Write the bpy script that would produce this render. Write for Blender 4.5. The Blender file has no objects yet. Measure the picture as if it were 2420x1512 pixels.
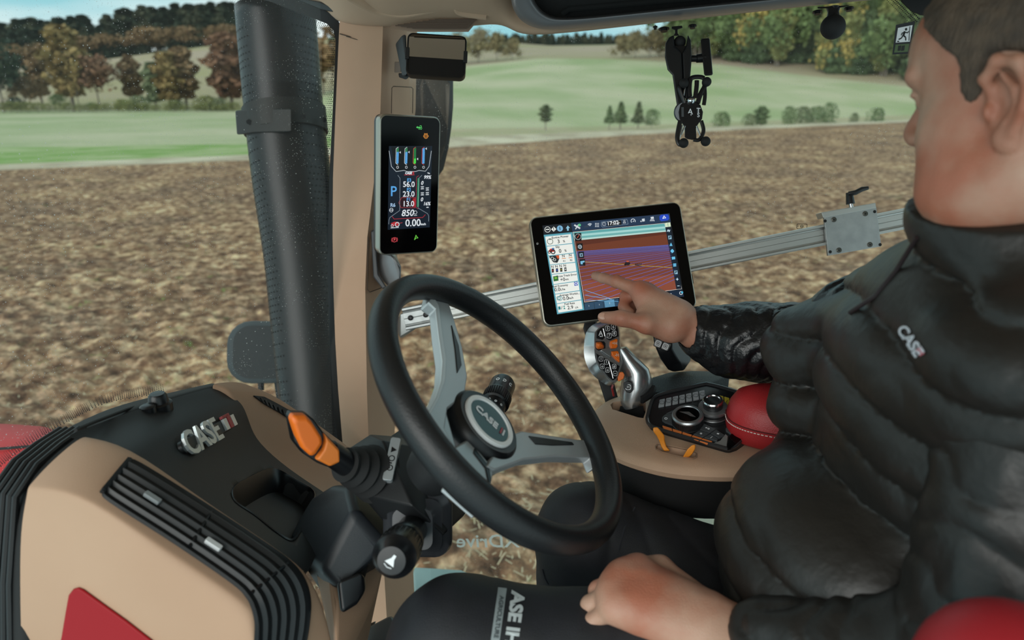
import bpy, bmesh, math, random
import numpy as np
from mathutils import Vector, Matrix
random.seed(7); RNG = np.random.default_rng(7)
scene = bpy.context.scene
COL = scene.collection
FPX = 1700.0
TH = math.atan(584/FPX)
CAM = Vector((0, 0, 2.75))
FW = Vector((0, math.cos(TH), -math.sin(TH))); UP = Vector((0, math.sin(TH), math.cos(TH))); RT = Vector((1, 0, 0))
# ---------------------------------------------------------------- camera, world, light, exposure
cd = bpy.data.cameras.new('camera'); cam = bpy.data.objects.new('camera', cd); COL.objects.link(cam)
cd.sensor_width = 36; cd.lens = 36*FPX/2420; cd.clip_start = 0.05; cd.clip_end = 2000
cam.location = CAM; cam.rotation_euler = (math.pi/2-TH, 0, 0)
cd.dof.use_dof = True; cd.dof.focus_distance = 1.22; cd.dof.aperture_fstop = 4.0
scene.camera = cam
scene.view_settings.view_transform = 'Standard'; scene.view_settings.look = 'None'
scene.view_settings.gamma = 1; scene.view_settings.use_curve_mapping = False
scene.view_settings.exposure = 0.28
world = bpy.data.worlds.new('overcast_sky'); scene.world = world; world.use_nodes = True
wn = world.node_tree; wn.nodes.clear()
def wnode(t, **k):
    n = wn.nodes.new(t)
    for a, b in k.items(): setattr(n, a, b)
    return n
w_out = wnode('ShaderNodeOutputWorld'); w_bg = wnode('ShaderNodeBackground')
w_tc = wnode('ShaderNodeTexCoord'); w_mp = wnode('ShaderNodeMapping'); w_mp.inputs['Scale'].default_value = (1, 1, 5)
w_ns = wnode('ShaderNodeTexNoise'); w_ns.inputs['Scale'].default_value = 2.6; w_ns.inputs['Detail'].default_value = 4
w_rp = wnode('ShaderNodeValToRGB')
w_rp.color_ramp.elements[0].position = .38; w_rp.color_ramp.elements[0].color = (.22, .45, .50, 1)
w_rp.color_ramp.elements[1].position = .62; w_rp.color_ramp.elements[1].color = (.60, .66, .65, 1)
wn.links.new(w_tc.outputs['Generated'], w_mp.inputs['Vector']); wn.links.new(w_mp.outputs[0], w_ns.inputs['Vector'])
wn.links.new(w_ns.outputs['Fac'], w_rp.inputs[0]); wn.links.new(w_rp.outputs[0], w_bg.inputs[0]); wn.links.new(w_bg.outputs[0], w_out.inputs[0])
w_bg.inputs['Strength'].default_value = 1.28
sd = bpy.data.lights.new('sun', 'SUN'); sun = bpy.data.objects.new('sun', sd); COL.objects.link(sun)
sd.energy = 1.8; sd.angle = math.radians(50); sd.color = (1, .97, .92)
sun.rotation_euler = Vector((-.46, -.87, .40)).to_track_quat('Z', 'Y').to_euler(); sun.location = (-5, -8, 7)
# ---------------------------------------------------------------- helpers
TX, TY = -.9778, .2095
TF = Vector((TX, TY, 0)); SR = Vector((TY, -TX, 0)); ZZ = Vector((0, 0, 1))
def W(t, s, z): return Vector((0, 0, z)) + TF*t + SR*s
def ray(x, y): return FW + RT*((x-1210)/FPX) - UP*((y-756)/FPX)
def P(x, y, d): return CAM + ray(x, y)*d
def PS(x, y, s): r = ray(x, y); return CAM + r*(s/r.dot(SR))
def PT(x, y, t): r = ray(x, y); return CAM + r*(t/r.dot(TF))
def PZ(x, y, z): r = ray(x, y); return CAM + r*((z-CAM.z)/r.z)
def PL(x, y, c, n): r = ray(x, y); return CAM + r*((c-CAM).dot(n)/r.dot(n))
def proj(p):
    q = Vector(p)-CAM; d = q.dot(FW); return (1210+FPX*q.dot(RT)/d, 756-FPX*q.dot(UP)/d, d)
def frame(o, x=None, z=None, y=None):
    """4x4 with given origin; z axis kept exact, x approx."""
    if z is None: z = x.cross(y)
    z = Vector(z).normalized()
    if x is None: x = Vector(y).cross(z)
    x = Vector(x); x = (x - z*x.dot(z)).normalized(); y = z.cross(x)
    m = Matrix((x, y, z)).transposed().to_4x4(); m.translation = Vector(o); return m
def quadpose(cs, w, h, d0=1.3):
    cs = np.array(cs, float); Rb, Ub, Fb = map(np.array, (RT, UP, FW)); C = np.array(CAM)
    loc = np.array([(-w/2, h/2, 0), (w/2, h/2, 0), (w/2, -h/2, 0), (-w/2, -h/2, 0)])
    def Mx(x):
        c = np.array(P(x[0], x[1], x[2])); a = x[3:6]; t = np.linalg.norm(a)+1e-12; k = a/t
        K = np.array([[0, -k[2], k[1]], [k[2], 0, -k[0]], [-k[1], k[0], 0]]); Rm = np.eye(3)+np.sin(t)*K+(1-np.cos(t))*K@K
        return c, np.array([Rb, Ub, -Fb]).T@Rm
    def res(x):
        c, m = Mx(x); q = c+loc@m.T-C; d = q@Fb
        return (np.stack([1210+FPX*(q@Rb)/d, 756-FPX*(q@Ub)/d], -1)-cs).ravel()
    best = None
    for a in ((.1, .5, .1), (.1, -.5, .1), (-.4, .5, 0), (-.4, -.5, 0)):
        x = np.array([cs[:, 0].mean(), cs[:, 1].mean(), d0, *a]); r = res(x); lam = .01
        for _ in range(60):
            J = np.array([(res(x+np.eye(6)[i]*1e-5)-r)/1e-5 for i in range(6)]).T; A = J.T@J
            dx = np.linalg.solve(A+lam*np.diag(np.diag(A)+1e-9), -J.T@r); r2 = res(x+dx)
            if r2@r2 < r@r: x = x+dx; r = r2; lam *= .4
            else: lam *= 3
        if best is None or r@r < best[0]: best = (r@r, x)
    c, m = Mx(best[1]); M = Matrix([list(m[i]) for i in range(3)]).to_4x4(); M.translation = Vector(c); return M
def lin(h):
    if isinstance(h, str): c = [int(h[i:i+2], 16)/255 for i in (0, 2, 4)]
    else: c = h
    return tuple(((v/12.92) if v <= .04045 else ((v+.055)/1.055)**2.4) for v in c)
MATS = {}
def mat(name, col='808080', rough=.6, metal=0., bump=0., bscale=300., col2=None, cscale=20., cpos=(.35, .65), emit=None, es=1., coat=0., sss=0., spec=.5, anis=None, bdist=.001, c3=None, cdetail=4):
    if name in MATS: return MATS[name]
    m = bpy.data.materials.new(name); m.use_nodes = True; t = m.node_tree; b = t.nodes['Principled BSDF']
    c = (*lin(col), 1); b.inputs['Base Color'].default_value = c; b.inputs['Roughness'].default_value = rough; b.inputs['Metallic'].default_value = metal
    b.inputs['Specular IOR Level'].default_value = spec
    m.diffuse_color = c
    if coat: b.inputs['Coat Weight'].default_value = coat; b.inputs['Coat Roughness'].default_value = .08
    if sss: b.inputs['Subsurface Weight'].default_value = sss; b.inputs['Subsurface Radius'].default_value = (.012, .005, .003); b.inputs['Subsurface Scale'].default_value = .6
    if emit: b.inputs['Emission Color'].default_value = (*lin(emit), 1); b.inputs['Emission Strength'].default_value = es
    tc = t.nodes.new('ShaderNodeTexCoord')
    if col2:
        n = t.nodes.new('ShaderNodeTexNoise'); n.inputs['Scale'].default_value = cscale; n.inputs['Detail'].default_value = cdetail
        r = t.nodes.new('ShaderNodeValToRGB'); r.color_ramp.elements[0].position = cpos[0]; r.color_ramp.elements[1].position = cpos[1]
        r.color_ramp.elements[0].color = c; r.color_ramp.elements[1].color = (*lin(col2), 1)
        if c3: e = r.color_ramp.elements.new(min(.99, cpos[1]+.12)); e.color = (*lin(c3), 1)
        t.links.new(tc.outputs['Object'], n.inputs['Vector']); t.links.new(n.outputs['Fac'], r.inputs[0]); t.links.new(r.outputs[0], b.inputs['Base Color'])
    if bump:
        n = t.nodes.new('ShaderNodeTexNoise'); n.inputs['Scale'].default_value = bscale; n.inputs['Detail'].default_value = 3
        if anis: mp = t.nodes.new('ShaderNodeMapping'); mp.inputs['Scale'].default_value = anis; t.links.new(tc.outputs['Object'], mp.inputs[0]); t.links.new(mp.outputs[0], n.inputs['Vector'])
        else: t.links.new(tc.outputs['Object'], n.inputs['Vector'])
        bp = t.nodes.new('ShaderNodeBump'); bp.inputs['Strength'].default_value = bump; bp.inputs['Distance'].default_value = bdist
        t.links.new(n.outputs['Fac'], bp.inputs['Height']); t.links.new(bp.outputs[0], b.inputs['Normal'])
    MATS[name] = m; return m
def emis(name, col, s=1.): return mat(name, '050505', .4, emit=col, es=s)
def tag(o, label=None, cat=None, group=None, kind=None):
    if label: o['label'] = label
    if cat: o['category'] = cat
    if group: o['group'] = group
    if kind: o['kind'] = kind
    return o
def empty(name, loc, label=None, cat=None, group=None, kind=None):
    o = bpy.data.objects.new(name, None); o.empty_display_size = .05; COL.objects.link(o); o.location = loc
    return tag(o, label, cat, group, kind)
I4 = Matrix.Identity(4)
class MB:
    def __init__(s, m=None): s.v = []; s.f = []; s.m = m or I4
    def at(s, m): s.m = m; return s
    def add(s, vs, fs):
        o = len(s.v); s.v += [s.m @ Vector(v) for v in vs]; s.f += [tuple(o+i for i in f) for f in fs]; return s
    def box(s, c, d, r=None):
        x, y, z = (k/2 for k in d); vs = [Vector((a, b, e)) for a in (-x, x) for b in (-y, y) for e in (-z, z)]
        if r: vs = [r @ v for v in vs]
        return s.add([Vector(c)+v for v in vs], [(0, 1, 3, 2), (4, 6, 7, 5), (0, 4, 5, 1), (2, 3, 7, 6), (0, 2, 6, 4), (1, 5, 7, 3)])
    def prism(s, poly, z0, z1, top=None):
        n = len(poly); top = top or poly
        vs = [(x, y, z0) for x, y in poly]+[(x, y, z1) for x, y in top]
        return s.add(vs, [tuple(range(n))[::-1], tuple(range(n, 2*n))]+[(i, (i+1) % n, n+(i+1) % n, n+i) for i in range(n)])
    def loft(s, secs, cap=True, closed=True, loop=False):
        n = len(secs[0]); vs = [p for q in secs for p in q]; fs = []; K = len(secs)
        for k in range(K if loop else K-1):
            k2 = (k+1) % K
            for i in range(n if closed else n-1): j = (i+1) % n; fs.append((k*n+i, k*n+j, k2*n+j, k2*n+i))
        if cap and not loop: fs += [tuple(range(n))[::-1], tuple(range((K-1)*n, K*n))]
        return s.add(vs, fs)
    def tube(s, path, r, n=12, cap=True, loop=False, flat=1., up=None):
        path = [Vector(p) for p in path]; K = len(path); rs = r if hasattr(r, '__len__') else [r]*K; secs = []; pu = up
        for k in range(K):
            if loop: t = path[(k+1) % K]-path[k-1]
            else: t = path[min(k+1, K-1)]-path[max(k-1, 0)]
            if t.length < 1e-9: t = path[k]-path[k-2] if k > 1 else Vector((0, 0, 1))
            t.normalize()
            if pu is None: pu = Vector((0, 0, 1)) if abs(t.z) < .9 else Vector((1, 0, 0))
            x = (pu-t*pu.dot(t)).normalized(); y = t.cross(x); pu = x
            secs.append([path[k]+x*(math.cos(a)*rs[k])+y*(math.sin(a)*rs[k]*flat) for a in [2*math.pi*i/n for i in range(n)]])
        return s.loft(secs, cap, True, loop)
    def cyl(s, a, b, r1, r2=None, n=24): return s.tube([a, b], [r1, r1 if r2 is None else r2], n)
    def lathe(s, prof, n=32, m=None):
        secs = [[(r*math.cos(2*math.pi*i/n), r*math.sin(2*math.pi*i/n), z) for i in range(n)] for r, z in prof]
        if m is not None:
            secs = [[m @ Vector(p) for p in q] for q in secs]
        return s.loft(secs)
    def ball(s, c, r, n=20, k=12, sc=(1, 1, 1)):
        c = Vector(c); secs = []
        for j in range(k+1):
            a = -math.pi/2+math.pi*j/k; rr = max(math.cos(a), .01)*r
            secs.append([c+Vector((rr*math.cos(2*math.pi*i/n)*sc[0], rr*math.sin(2*math.pi*i/n)*sc[1], r*math.sin(a)*sc[2])) for i in range(n)])
        return s.loft(secs)
    def grid(s, rows): return s.loft(rows, False, False)
    def text(s, body, size, m, ext=.0003, ax='LEFT', shear=0., bold=0., sx=1.):
        vs, fs = textmesh(body, size, ext, ax, shear, bold); om = s.m; s.m = om @ m; s.add([(v[0]*sx, v[1], v[2]) for v in vs], fs); s.m = om; return s
    def build(s, name, mt, parent=None, bevel=0, seg=2, ang=.6, sub=0, solid=0, soff=-1, flat=False, label=None, wn_=False):
        o0 = parent_origin(parent) if parent else Vector((0, 0, 0))
        me = bpy.data.meshes.new(name); me.from_pydata([v-o0 for v in s.v], [], s.f); me.validate(); me.update()
        bm = bmesh.new(); bm.from_mesh(me); bmesh.ops.recalc_face_normals(bm, faces=bm.faces); bm.to_mesh(me); bm.free()
        if not flat:
            me.polygons.foreach_set('use_smooth', [True]*len(me.polygons))
            if not sub and not bevel: me.set_sharp_from_angle(angle=ang)
        me.materials.append(mt)
        o = bpy.data.objects.new(name, me); COL.objects.link(o)
        if parent: o.parent = parent
        if solid: q = o.modifiers.new('solid', 'SOLIDIFY'); q.thickness = solid; q.offset = soff
        if bevel: q = o.modifiers.new('bevel', 'BEVEL'); q.width = bevel; q.segments = seg; q.limit_method = 'ANGLE'; q.angle_limit = ang; q.harden_normals = True
        if sub: q = o.modifiers.new('sub', 'SUBSURF'); q.levels = sub; q.render_levels = sub
        if label: o['label'] = label
        return o
def parent_origin(p):
    v = Vector((0, 0, 0))
    while p: v += p.location; p = p.parent
    return v
_tm = {}
def textmesh(body, size, ext, ax, shear, bold):
    k = (body, size, ext, ax, shear, bold)
    if k in _tm: return _tm[k]
    c = bpy.data.curves.new('t', 'FONT'); c.body = body; c.size = size; c.extrude = ext; c.align_x = ax; c.align_y = 'CENTER'; c.shear = shear; c.offset = bold; c.resolution_u = 3
    o = bpy.data.objects.new('t', c); COL.objects.link(o); me = bpy.data.meshes.new_from_object(o)
    r = ([tuple(v.co) for v in me.vertices], [tuple(p.vertices) for p in me.polygons])
    bpy.data.objects.remove(o); bpy.data.curves.remove(c); bpy.data.meshes.remove(me); _tm[k] = r; return r
def rrect(w, h, r, n=5, cx=0, cy=0):
    out = []
    for sx, sy, a0 in ((1, 1, 0), (-1, 1, 90), (-1, -1, 180), (1, -1, 270)):
        for i in range(n+1):
            a = math.radians(a0+90*i/n); out.append((cx+sx*(w/2-r)+r*math.cos(a), cy+sy*(h/2-r)+r*math.sin(a)))
    return out
def T3(x, y, z=0): return Matrix.Translation((x, y, z))
def RZ(a): return Matrix.Rotation(a, 4, 'Z')
def RX(a): return Matrix.Rotation(a, 4, 'X')
def RY(a): return Matrix.Rotation(a, 4, 'Y')
def cr(pts, n=6, closed=False):
    """Catmull-Rom resample of vectors"""
    pts = [Vector(p) for p in pts]; K = len(pts); out = []
    for k in range(K if closed else K-1):
        if closed: a, b, c, d = (pts[(k+i-1) % K] for i in range(4))
        else: a, b, c, d = pts[max(k-1, 0)], pts[k], pts[k+1], pts[min(k+2, K-1)]
        for i in range(n):
            t = i/n; out.append(.5*((2*b)+(c-a)*t+(2*a-5*b+4*c-d)*t*t+(3*b-a-3*c+d)*t**3))
    if not closed: out.append(pts[-1])
    return out
def poly_y(tab, x):
    xs = [a for a, b in tab]; return np.interp(x, xs, [b for a, b in tab])
def hashn(ix, iy, iz, seed):
    h = (ix.astype(np.int64)*374761393 + iy.astype(np.int64)*668265263 + iz.astype(np.int64)*2147483647 + seed*1274126177) & 0xffffffff
    h = ((h ^ (h >> 13))*1274126177) & 0xffffffff; return ((h ^ (h >> 16)) & 0xffff)/65535.
def vnoise(x, y, z=None, seed=0):
    z = np.zeros_like(x) if z is None else z
    xi, yi, zi = np.floor(x), np.floor(y), np.floor(z); fx, fy, fz = x-xi, y-yi, z-zi
    fx, fy, fz = (f*f*(3-2*f) for f in (fx, fy, fz)); r = 0
    for a in (0, 1):
        for b in (0, 1):
            for c in ((0, 1) if z.any() else (0,)):
                w = (fx if a else 1-fx)*(fy if b else 1-fy)*((fz if c else 1-fz) if z.any() else 1)
                r = r+w*hashn(xi+a, yi+b, zi+c, seed)
    return r
def fbm(x, y, z=None, o=4, seed=0):
    r = 0; a = .5
    for k in range(o): r = r+a*vnoise(x*2**k, y*2**k, None if z is None else z*2**k, seed+k); a *= .5
    return r
def npmesh(name, V, Fq, mt, parent=None, smooth=True):
    me = bpy.data.meshes.new(name); V = np.asarray(V, np.float32); Fq = np.asarray(Fq, np.int32)
    if parent: V = V-np.array(parent_origin(parent), np.float32)
    me.vertices.add(len(V)); me.vertices.foreach_set('co', V.ravel()); k = Fq.shape[1]
    me.loops.add(Fq.size); me.loops.foreach_set('vertex_index', Fq.ravel())
    me.polygons.add(len(Fq)); me.polygons.foreach_set('loop_start', np.arange(0, Fq.size, k, dtype=np.int32))
    me.update(calc_edges=True); me.polygons.foreach_set('use_smooth', [smooth]*len(Fq)); me.materials.append(mt)
    o = bpy.data.objects.new(name, me); COL.objects.link(o)
    if parent: o.parent = parent
    return o
def gridfaces(R_, C_):
    i = np.arange(R_*C_).reshape(R_, C_); return np.stack([i[:-1, :-1], i[:-1, 1:], i[1:, 1:], i[1:, :-1]], -1).reshape(-1, 4)
def copy_tree(o, parent=None):
    c = o.copy(); COL.objects.link(c)
    if parent: c.parent = parent
    for ch in [q for q in bpy.data.objects if q.parent == o]: copy_tree(ch, c)
    return c
# ---------------------------------------------------------------- terrain
EDGE = [(-900, 450), (0, 402), (590, 378), (1060, 348), (1500, 318), (2150, 288), (3300, 250)]
def np_ray(x, y):
    return np.array(FW)[None]+np.array(RT)[None]*((x-1210)/FPX)[:, None]-np.array(UP)[None]*((y-756)/FPX)[:, None]
def earth_mat():
    m = bpy.data.materials.new('tilled_earth'); m.use_nodes = True; t = m.node_tree; b = t.nodes['Principled BSDF']; b.inputs['Roughness'].default_value = .95
    b.inputs['Specular IOR Level'].default_value = .1
    tc = t.nodes.new('ShaderNodeTexCoord')
    def nz(s, d, sc=None):
        n = t.nodes.new('ShaderNodeTexNoise'); n.inputs['Scale'].default_value = s; n.inputs['Detail'].default_value = d; n.inputs['Roughness'].default_value = .65
        t.links.new(tc.outputs['Object'], n.inputs['Vector']); return n
    def ramp(n, st):
        r = t.nodes.new('ShaderNodeValToRGB'); e = r.color_ramp.elements
        e[0].position, e[0].color = st[0][0], (*lin(st[0][1]), 1); e[1].position, e[1].color = st[-1][0], (*lin(st[-1][1]), 1)
        for p, c in st[1:-1]: q = e.new(p); q.color = (*lin(c), 1)
        t.links.new(n.outputs['Fac'], r.inputs[0]); return r
    a = ramp(nz(5.5, 9), [(.33, '4c3b2f'), (.43, '7c6250'), (.50, '9a7f67'), (.57, 'c0aa8f'), (.66, 'dccdb4')])
    bb = ramp(nz(.55, 6), [(.36, '5f4534'), (.5, '94795f'), (.64, 'd8c8ae')])
    mx = t.nodes.new('ShaderNodeMix'); mx.data_type = 'RGBA'; mx.blend_type = 'OVERLAY'; mx.inputs[0].default_value = .55
    t.links.new(a.outputs[0], mx.inputs['A']); t.links.new(bb.outputs[0], mx.inputs['B'])
    g = ramp(nz(2.3, 3), [(.60, '000000'), (.70, 'ffffff')]); g2 = ramp(nz(16, 3), [(.5, '000000'), (.6, 'ffffff')])
    mu = t.nodes.new('ShaderNodeMath'); mu.operation = 'MULTIPLY'; t.links.new(g.outputs[0], mu.inputs[0]); t.links.new(g2.outputs[0], mu.inputs[1])
    mu2 = t.nodes.new('ShaderNodeMath'); mu2.operation = 'MULTIPLY'; mu2.inputs[1].default_value = .7; t.links.new(mu.outputs[0], mu2.inputs[0])
    m2 = t.nodes.new('ShaderNodeMix'); m2.data_type = 'RGBA'; m2.inputs['B'].default_value = (*lin('7c9350'), 1)
    t.links.new(mu2.outputs[0], m2.inputs[0]); t.links.new(mx.outputs['Result'], m2.inputs['A']); t.links.new(m2.outputs['Result'], b.inputs['Base Color'])
    bp = t.nodes.new('ShaderNodeBump'); bp.inputs['Distance'].default_value = .05; bp.inputs['Strength'].default_value = .9
    n = nz(9, 6); t.links.new(n.outputs['Fac'], bp.inputs['Height']); t.links.new(bp.outputs[0], b.inputs['Normal']); return m
def terrain():
    xs = np.arange(-900, 3300, 5.); K = 430
    ye = poly_y(EDGE, xs); y = ye[None]+(np.linspace(0, 1, K)**1.1)[:, None]*(1720-ye)[None]
    X = np.broadcast_to(xs, y.shape).ravel(); r = np_ray(X, y.ravel()); d = -2.75/r[:, 2]; p = np.array(CAM)+r*d[:, None]
    amp = np.clip(1-d/26., .25, 1)
    edge = np.clip((y.ravel()-np.repeat(ye[None], K, 0).ravel())/14, 0, 1)
    n = fbm(p[:, 0]*5.5, p[:, 1]*5.5, o=4, seed=3)-.45+.5*(fbm(p[:, 0]*15, p[:, 1]*15, o=2, seed=33)-.37); n2 = fbm(p[:, 0]*.8, p[:, 1]*.8, o=2, seed=9)-.35
    p[:, 2] = (n*.17*amp+n2*.12)*edge
    o = npmesh('ploughed_field', p, gridfaces(K, len(xs)), earth_mat()); tag(o, kind='structure')
    # straw left on the soil
    N = 5000; sx = RNG.uniform(-300, 2700, N); sy = RNG.uniform(430, 1550, N)**1.0; r = np_ray(sx, sy); d = -2.70/r[:, 2]; c = np.array(CAM)+r*d[:, None]
    c[:, 2] = (fbm(c[:, 0]*5.5, c[:, 1]*5.5, o=4, seed=3)-.45)*.17+(fbm(c[:, 0]*.8, c[:, 1]*.8, o=2, seed=9)-.35)*.12+.012
    a = RNG.uniform(0, math.pi, N); L = RNG.uniform(.01, .045, N); w = .0035+0*d; ux = np.stack([np.cos(a), np.sin(a), RNG.normal(0, .2, N)], -1)*L[:, None]; vx = np.stack([-np.sin(a), np.cos(a), np.zeros(N)], -1)*w[:, None]
    V = np.stack([c-ux-vx, c+ux-vx, c+ux+vx, c-ux+vx], 1).reshape(-1, 3); Fq = np.arange(4*N).reshape(-1, 4)
    o = npmesh('straw_litter', V, Fq, mat('straw', 'd3c5a4', .9, col2='b9a684', cscale=1.), smooth=False); tag(o, 'dry straw scraps scattered over the ploughed brown soil', 'straw', kind='stuff')
    # strips beyond the field edge
    xs = np.arange(-900, 3300, 12.); ye = poly_y(EDGE, xs); dE = -2.75/np_ray(xs, ye)[:, 2]
    y2 = poly_y([(-900, 440), (0, 388), (590, 365), (1060, 325), (1500, 308), (2150, 283), (3300, 246)], xs); d2 = dE*1.12
    y3 = poly_y([(-900, 385), (0, 348), (590, 340), (1060, 305), (1500, 297), (2150, 272), (3300, 240)], xs); d3 = dE*1.7
    y4 = poly_y([(-900, 262), (0, 262), (560, 258), (760, 220), (1060, 160), (1280, 138), (1450, 140), (1700, 152), (1900, 178), (2150, 205), (3300, 260)], xs); d4 = poly_y([(-900, 115), (560, 115), (1060, 130), (1450, 130), (2150, 95), (3300, 90)], xs)
    y5 = poly_y([(-900, 168), (0, 165), (250, 140), (560, 100), (900, 90), (1060, 88), (1300, 108), (1450, 106), (1700, 60), (3300, 60)], xs); d5 = d4+poly_y([(-900, 170), (560, 170), (1060, 150), (1450, 120), (1700, 60), (3300, 60)], xs)
    y6 = y5-6; d6 = d5+150
    rows = [(ye+1, dE*.999), (y2, d2), (y3, d3), (y4, d4), (y5, d5), (y6, d6)]
    pts = [np.array(CAM)+np_ray(xs, yy)*dd[:, None] for yy, dd in rows]
    def zone(name, a, b, m, n, z0=0):
        t = np.linspace(0, 1, n)[:, None, None]; G = pts[a][None]*(1-t)+pts[b][None]*t
        f = (fbm(G[..., 0]*.25, G[..., 1]*.25, o=3, seed=5)-.45)*.25*np.sin(np.pi*t[..., 0])
        G[..., 2] += f+z0; return tag(npmesh(name, G.reshape(-1, 3), gridfaces(n, len(xs)), m), kind='structure')
    zone('field_margin', 0, 1, mat('margin_soil', 'a3937c', .95, col2='c9bda4', cscale=.5, spec=.1), 8)
    xs_all, pts_all = xs, pts; cutx = int((1000+900)/12)
    xs, pts = xs_all[:cutx+1], [p[:cutx+1] for p in pts_all]; zone('verge', 1, 2, mat('verge_grass', '76964a', .95, col2='a3aa7c', cscale=.45, cpos=(.40, .62), spec=.1, bump=.5, bscale=5, bdist=.1), 12)
    xs, pts = xs_all[cutx:], [p[cutx:] for p in pts_all]; zone('verge', 1, 2, mat('verge_dry', '9b9a72', .95, col2='b0a184', cscale=.3, cpos=(.35, .6), spec=.1, bump=.5, bscale=5, bdist=.1), 12)
    xs, pts = xs_all, pts_all
    zone('meadow', 2, 3, mat('meadow_grass', '96a074', .95, col2='b6b192', cscale=.07, cpos=(.38, .62), c3='a3a37c', spec=.1, bump=.5, bscale=2, bdist=.2, cdetail=7), 30)
    zone('far_field', 3, 4, mat('far_soil', 'a89484', .95, col2='98906a', cscale=.02, spec=.1), 20)
    zone('far_ridge', 4, 5, mat('ridge_ground', '4e5a44', .95, spec=.1), 6)
terrain()
def leafmat(n, a, b, c3=None): return mat(n, a, .9, col2=b, cscale=1.2, cpos=(.35, .62), c3=c3, spec=.15)
BARK = lambda: mat('bark', '5b5247', .95, col2='8d857a', cscale=3.)
def tree(name, kind, h, m, seed, n=1300):
    """root empty at the trunk foot > trunk, foliage"""
    r = np.random.default_rng(seed); root = empty(name, (0, 0, 0))
    N = n; u = r.uniform(0, 1, N)
    if kind == 'conifer':
        zz = .08+.92*u**1.3; rad = (1-zz)*.17*(1+.35*np.sin(zz*60))+.01; a = r.uniform(0, 6.283, N); rr = rad*np.sqrt(r.uniform(.25, 1, N))
    elif kind == 'column':
        zz = .16+.84*u; rad = .14*np.sqrt(np.clip(1-((zz-.55)/.47)**2, .02, 1))*(1+.3*np.sin(zz*23+seed)); a = r.uniform(0, 6.283, N); rr = rad*np.sqrt(r.uniform(.05, 1, N))
    elif kind == 'bush':
        zz = .02+.95*u; rad = .50*np.sqrt(np.clip(1-((zz-.35)/.66)**2, .02, 1)); a = r.uniform(0, 6.283, N); rr = rad*np.sqrt(r.uniform(.05, 1, N))*(1+.25*np.sin(a*3+seed))
    else:
        cl = r.normal(0, 1, (16, 3))*np.array([.16, .16, .15])+np.array([0, 0, .62]); k = r.integers(0, 16, N); q = r.normal(0, 1, (N, 3))*.075+cl[k]
        zz = np.clip(q[:, 2], .15, 1.0); a = np.arctan2(q[:, 1], q[:, 0]); rr = np.hypot(q[:, 0], q[:, 1])
    c = np.stack([rr*np.cos(a), rr*np.sin(a), zz], -1)*h
    s = h*(.034 if n < 800 else .026)*r.uniform(.7, 1.6, N); q1 = r.normal(0, 1, (N, 3)); q1 /= np.linalg.norm(q1, axis=1)[:, None]; q2 = np.cross(q1, r.normal(0, 1, (N, 3))); q2 /= np.linalg.norm(q2, axis=1)[:, None]
    q1 *= s[:, None]; q2 *= s[:, None]
    V = np.stack([c-q1-q2*.6, c+q1-q2*.3, c+q1*.6+q2, c-q1*.7+q2*.8], 1).reshape(-1, 3)
    npmesh('foliage', V, np.arange(4*N).reshape(-1, 4), m, root, False)
    if kind != 'bush' or True:
        b = MB(); hh = h*(.9 if kind in ('conifer', 'column') else .6); b.tube([(0, 0, -.3), (.01*h, 0, hh*.4), (0, .01*h, hh)], [h*.016, h*.012, h*.003], 7)
        if kind == 'broad':
            for k in range(6): a_ = k*1.05; b.tube([(0, 0, h*(.22+.04*k)), (math.cos(a_)*h*.1, math.sin(a_)*h*.1, h*(.42+.04*k)), (math.cos(a_)*h*.19, math.sin(a_)*h*.19, h*(.55+.04*k))], [h*.008, h*.005, h*.002], 5)
        b.build('trunk', BARK(), root)
    return root
def plant(proto, used, px, py, d, scale, label, cat, group=None, rz=None):
    o = copy_tree(proto) if used else proto
    o.location = P(px, py, d); o.scale = (scale[0], scale[0], scale[1]) if hasattr(scale, '__len__') else (scale,)*3
    o.rotation_euler.z = random.uniform(0, 6.28) if rz is None else rz
    return tag(o, label, cat, group)
L_gd = leafmat('leaf_dark', '2f3d33', '4a5443'); L_g = leafmat('leaf_green', '4d5f3a', '6d7c4f'); L_y = leafmat('leaf_ochre', '86704a', '9c8658', '6f6244'); L_r = leafmat('leaf_rust', '705040', '8a6a52'); L_b = leafmat('leaf_brown', '7a6449', '94795a', '5f5a40')  # distance haze mixed into the leaf colours, paler and greyer
L_ol = leafmat('leaf_olive', '6a7046', '8b8c58'); L_m = leafmat('leaf_mist', '5b6a4c', '808565')
rT = random.Random(3)
# forest on the far ridge (left)
pr = [tree('ridge_tree', 'conifer', 1., L_gd, 1, 700), tree('ridge_tree', 'column', 1., leafmat('leaf_ridge', '3c4436', '565541'), 2, 700), tree('ridge_tree', 'broad', 1., L_b, 5, 700)]
used = [0, 0, 0]
for k in range(210):
    px = -60+rT.random()*690; lay = k % 3; base = np.interp(px, [-60, 0, 250, 560, 650], [172, 165, 140, 100, 92]); d = 300+lay*35; y0 = base-lay*7
    top = np.interp(px, [-60, 0, 150, 300, 400, 560, 650], [68, 62, 52, 32, 22, 16, 12])+rT.uniform(-5, 9)+(2-lay)*24
    i = 2 if (lay == 0 and rT.random() < .45) else (1 if rT.random() < .3 else 0)
    hgt = (y0-top)*d/FPX; plant(pr[i], used[i], px, y0, d, (hgt*(2.6 if i == 0 else 1.5), hgt), 'tree in the dense forest on the far ridge at upper left', 'tree', 'forest on the far ridge'); used[i] = 1
for k in range(46):
    px = 1170+k*7+rT.uniform(-3, 3); base = 109+rT.uniform(-1, 3); d = 262+rT.uniform(0, 20); hgt = (base-84+rT.uniform(-5, 5))*d/FPX; i = k % 2
    plant(pr[i], 1, px, base, d, (hgt*(2.2 if i == 0 else 1.4), hgt), 'far tree in the thin wood showing behind the meadow under the roof edge', 'tree', 'far wood above the meadow')
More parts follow.
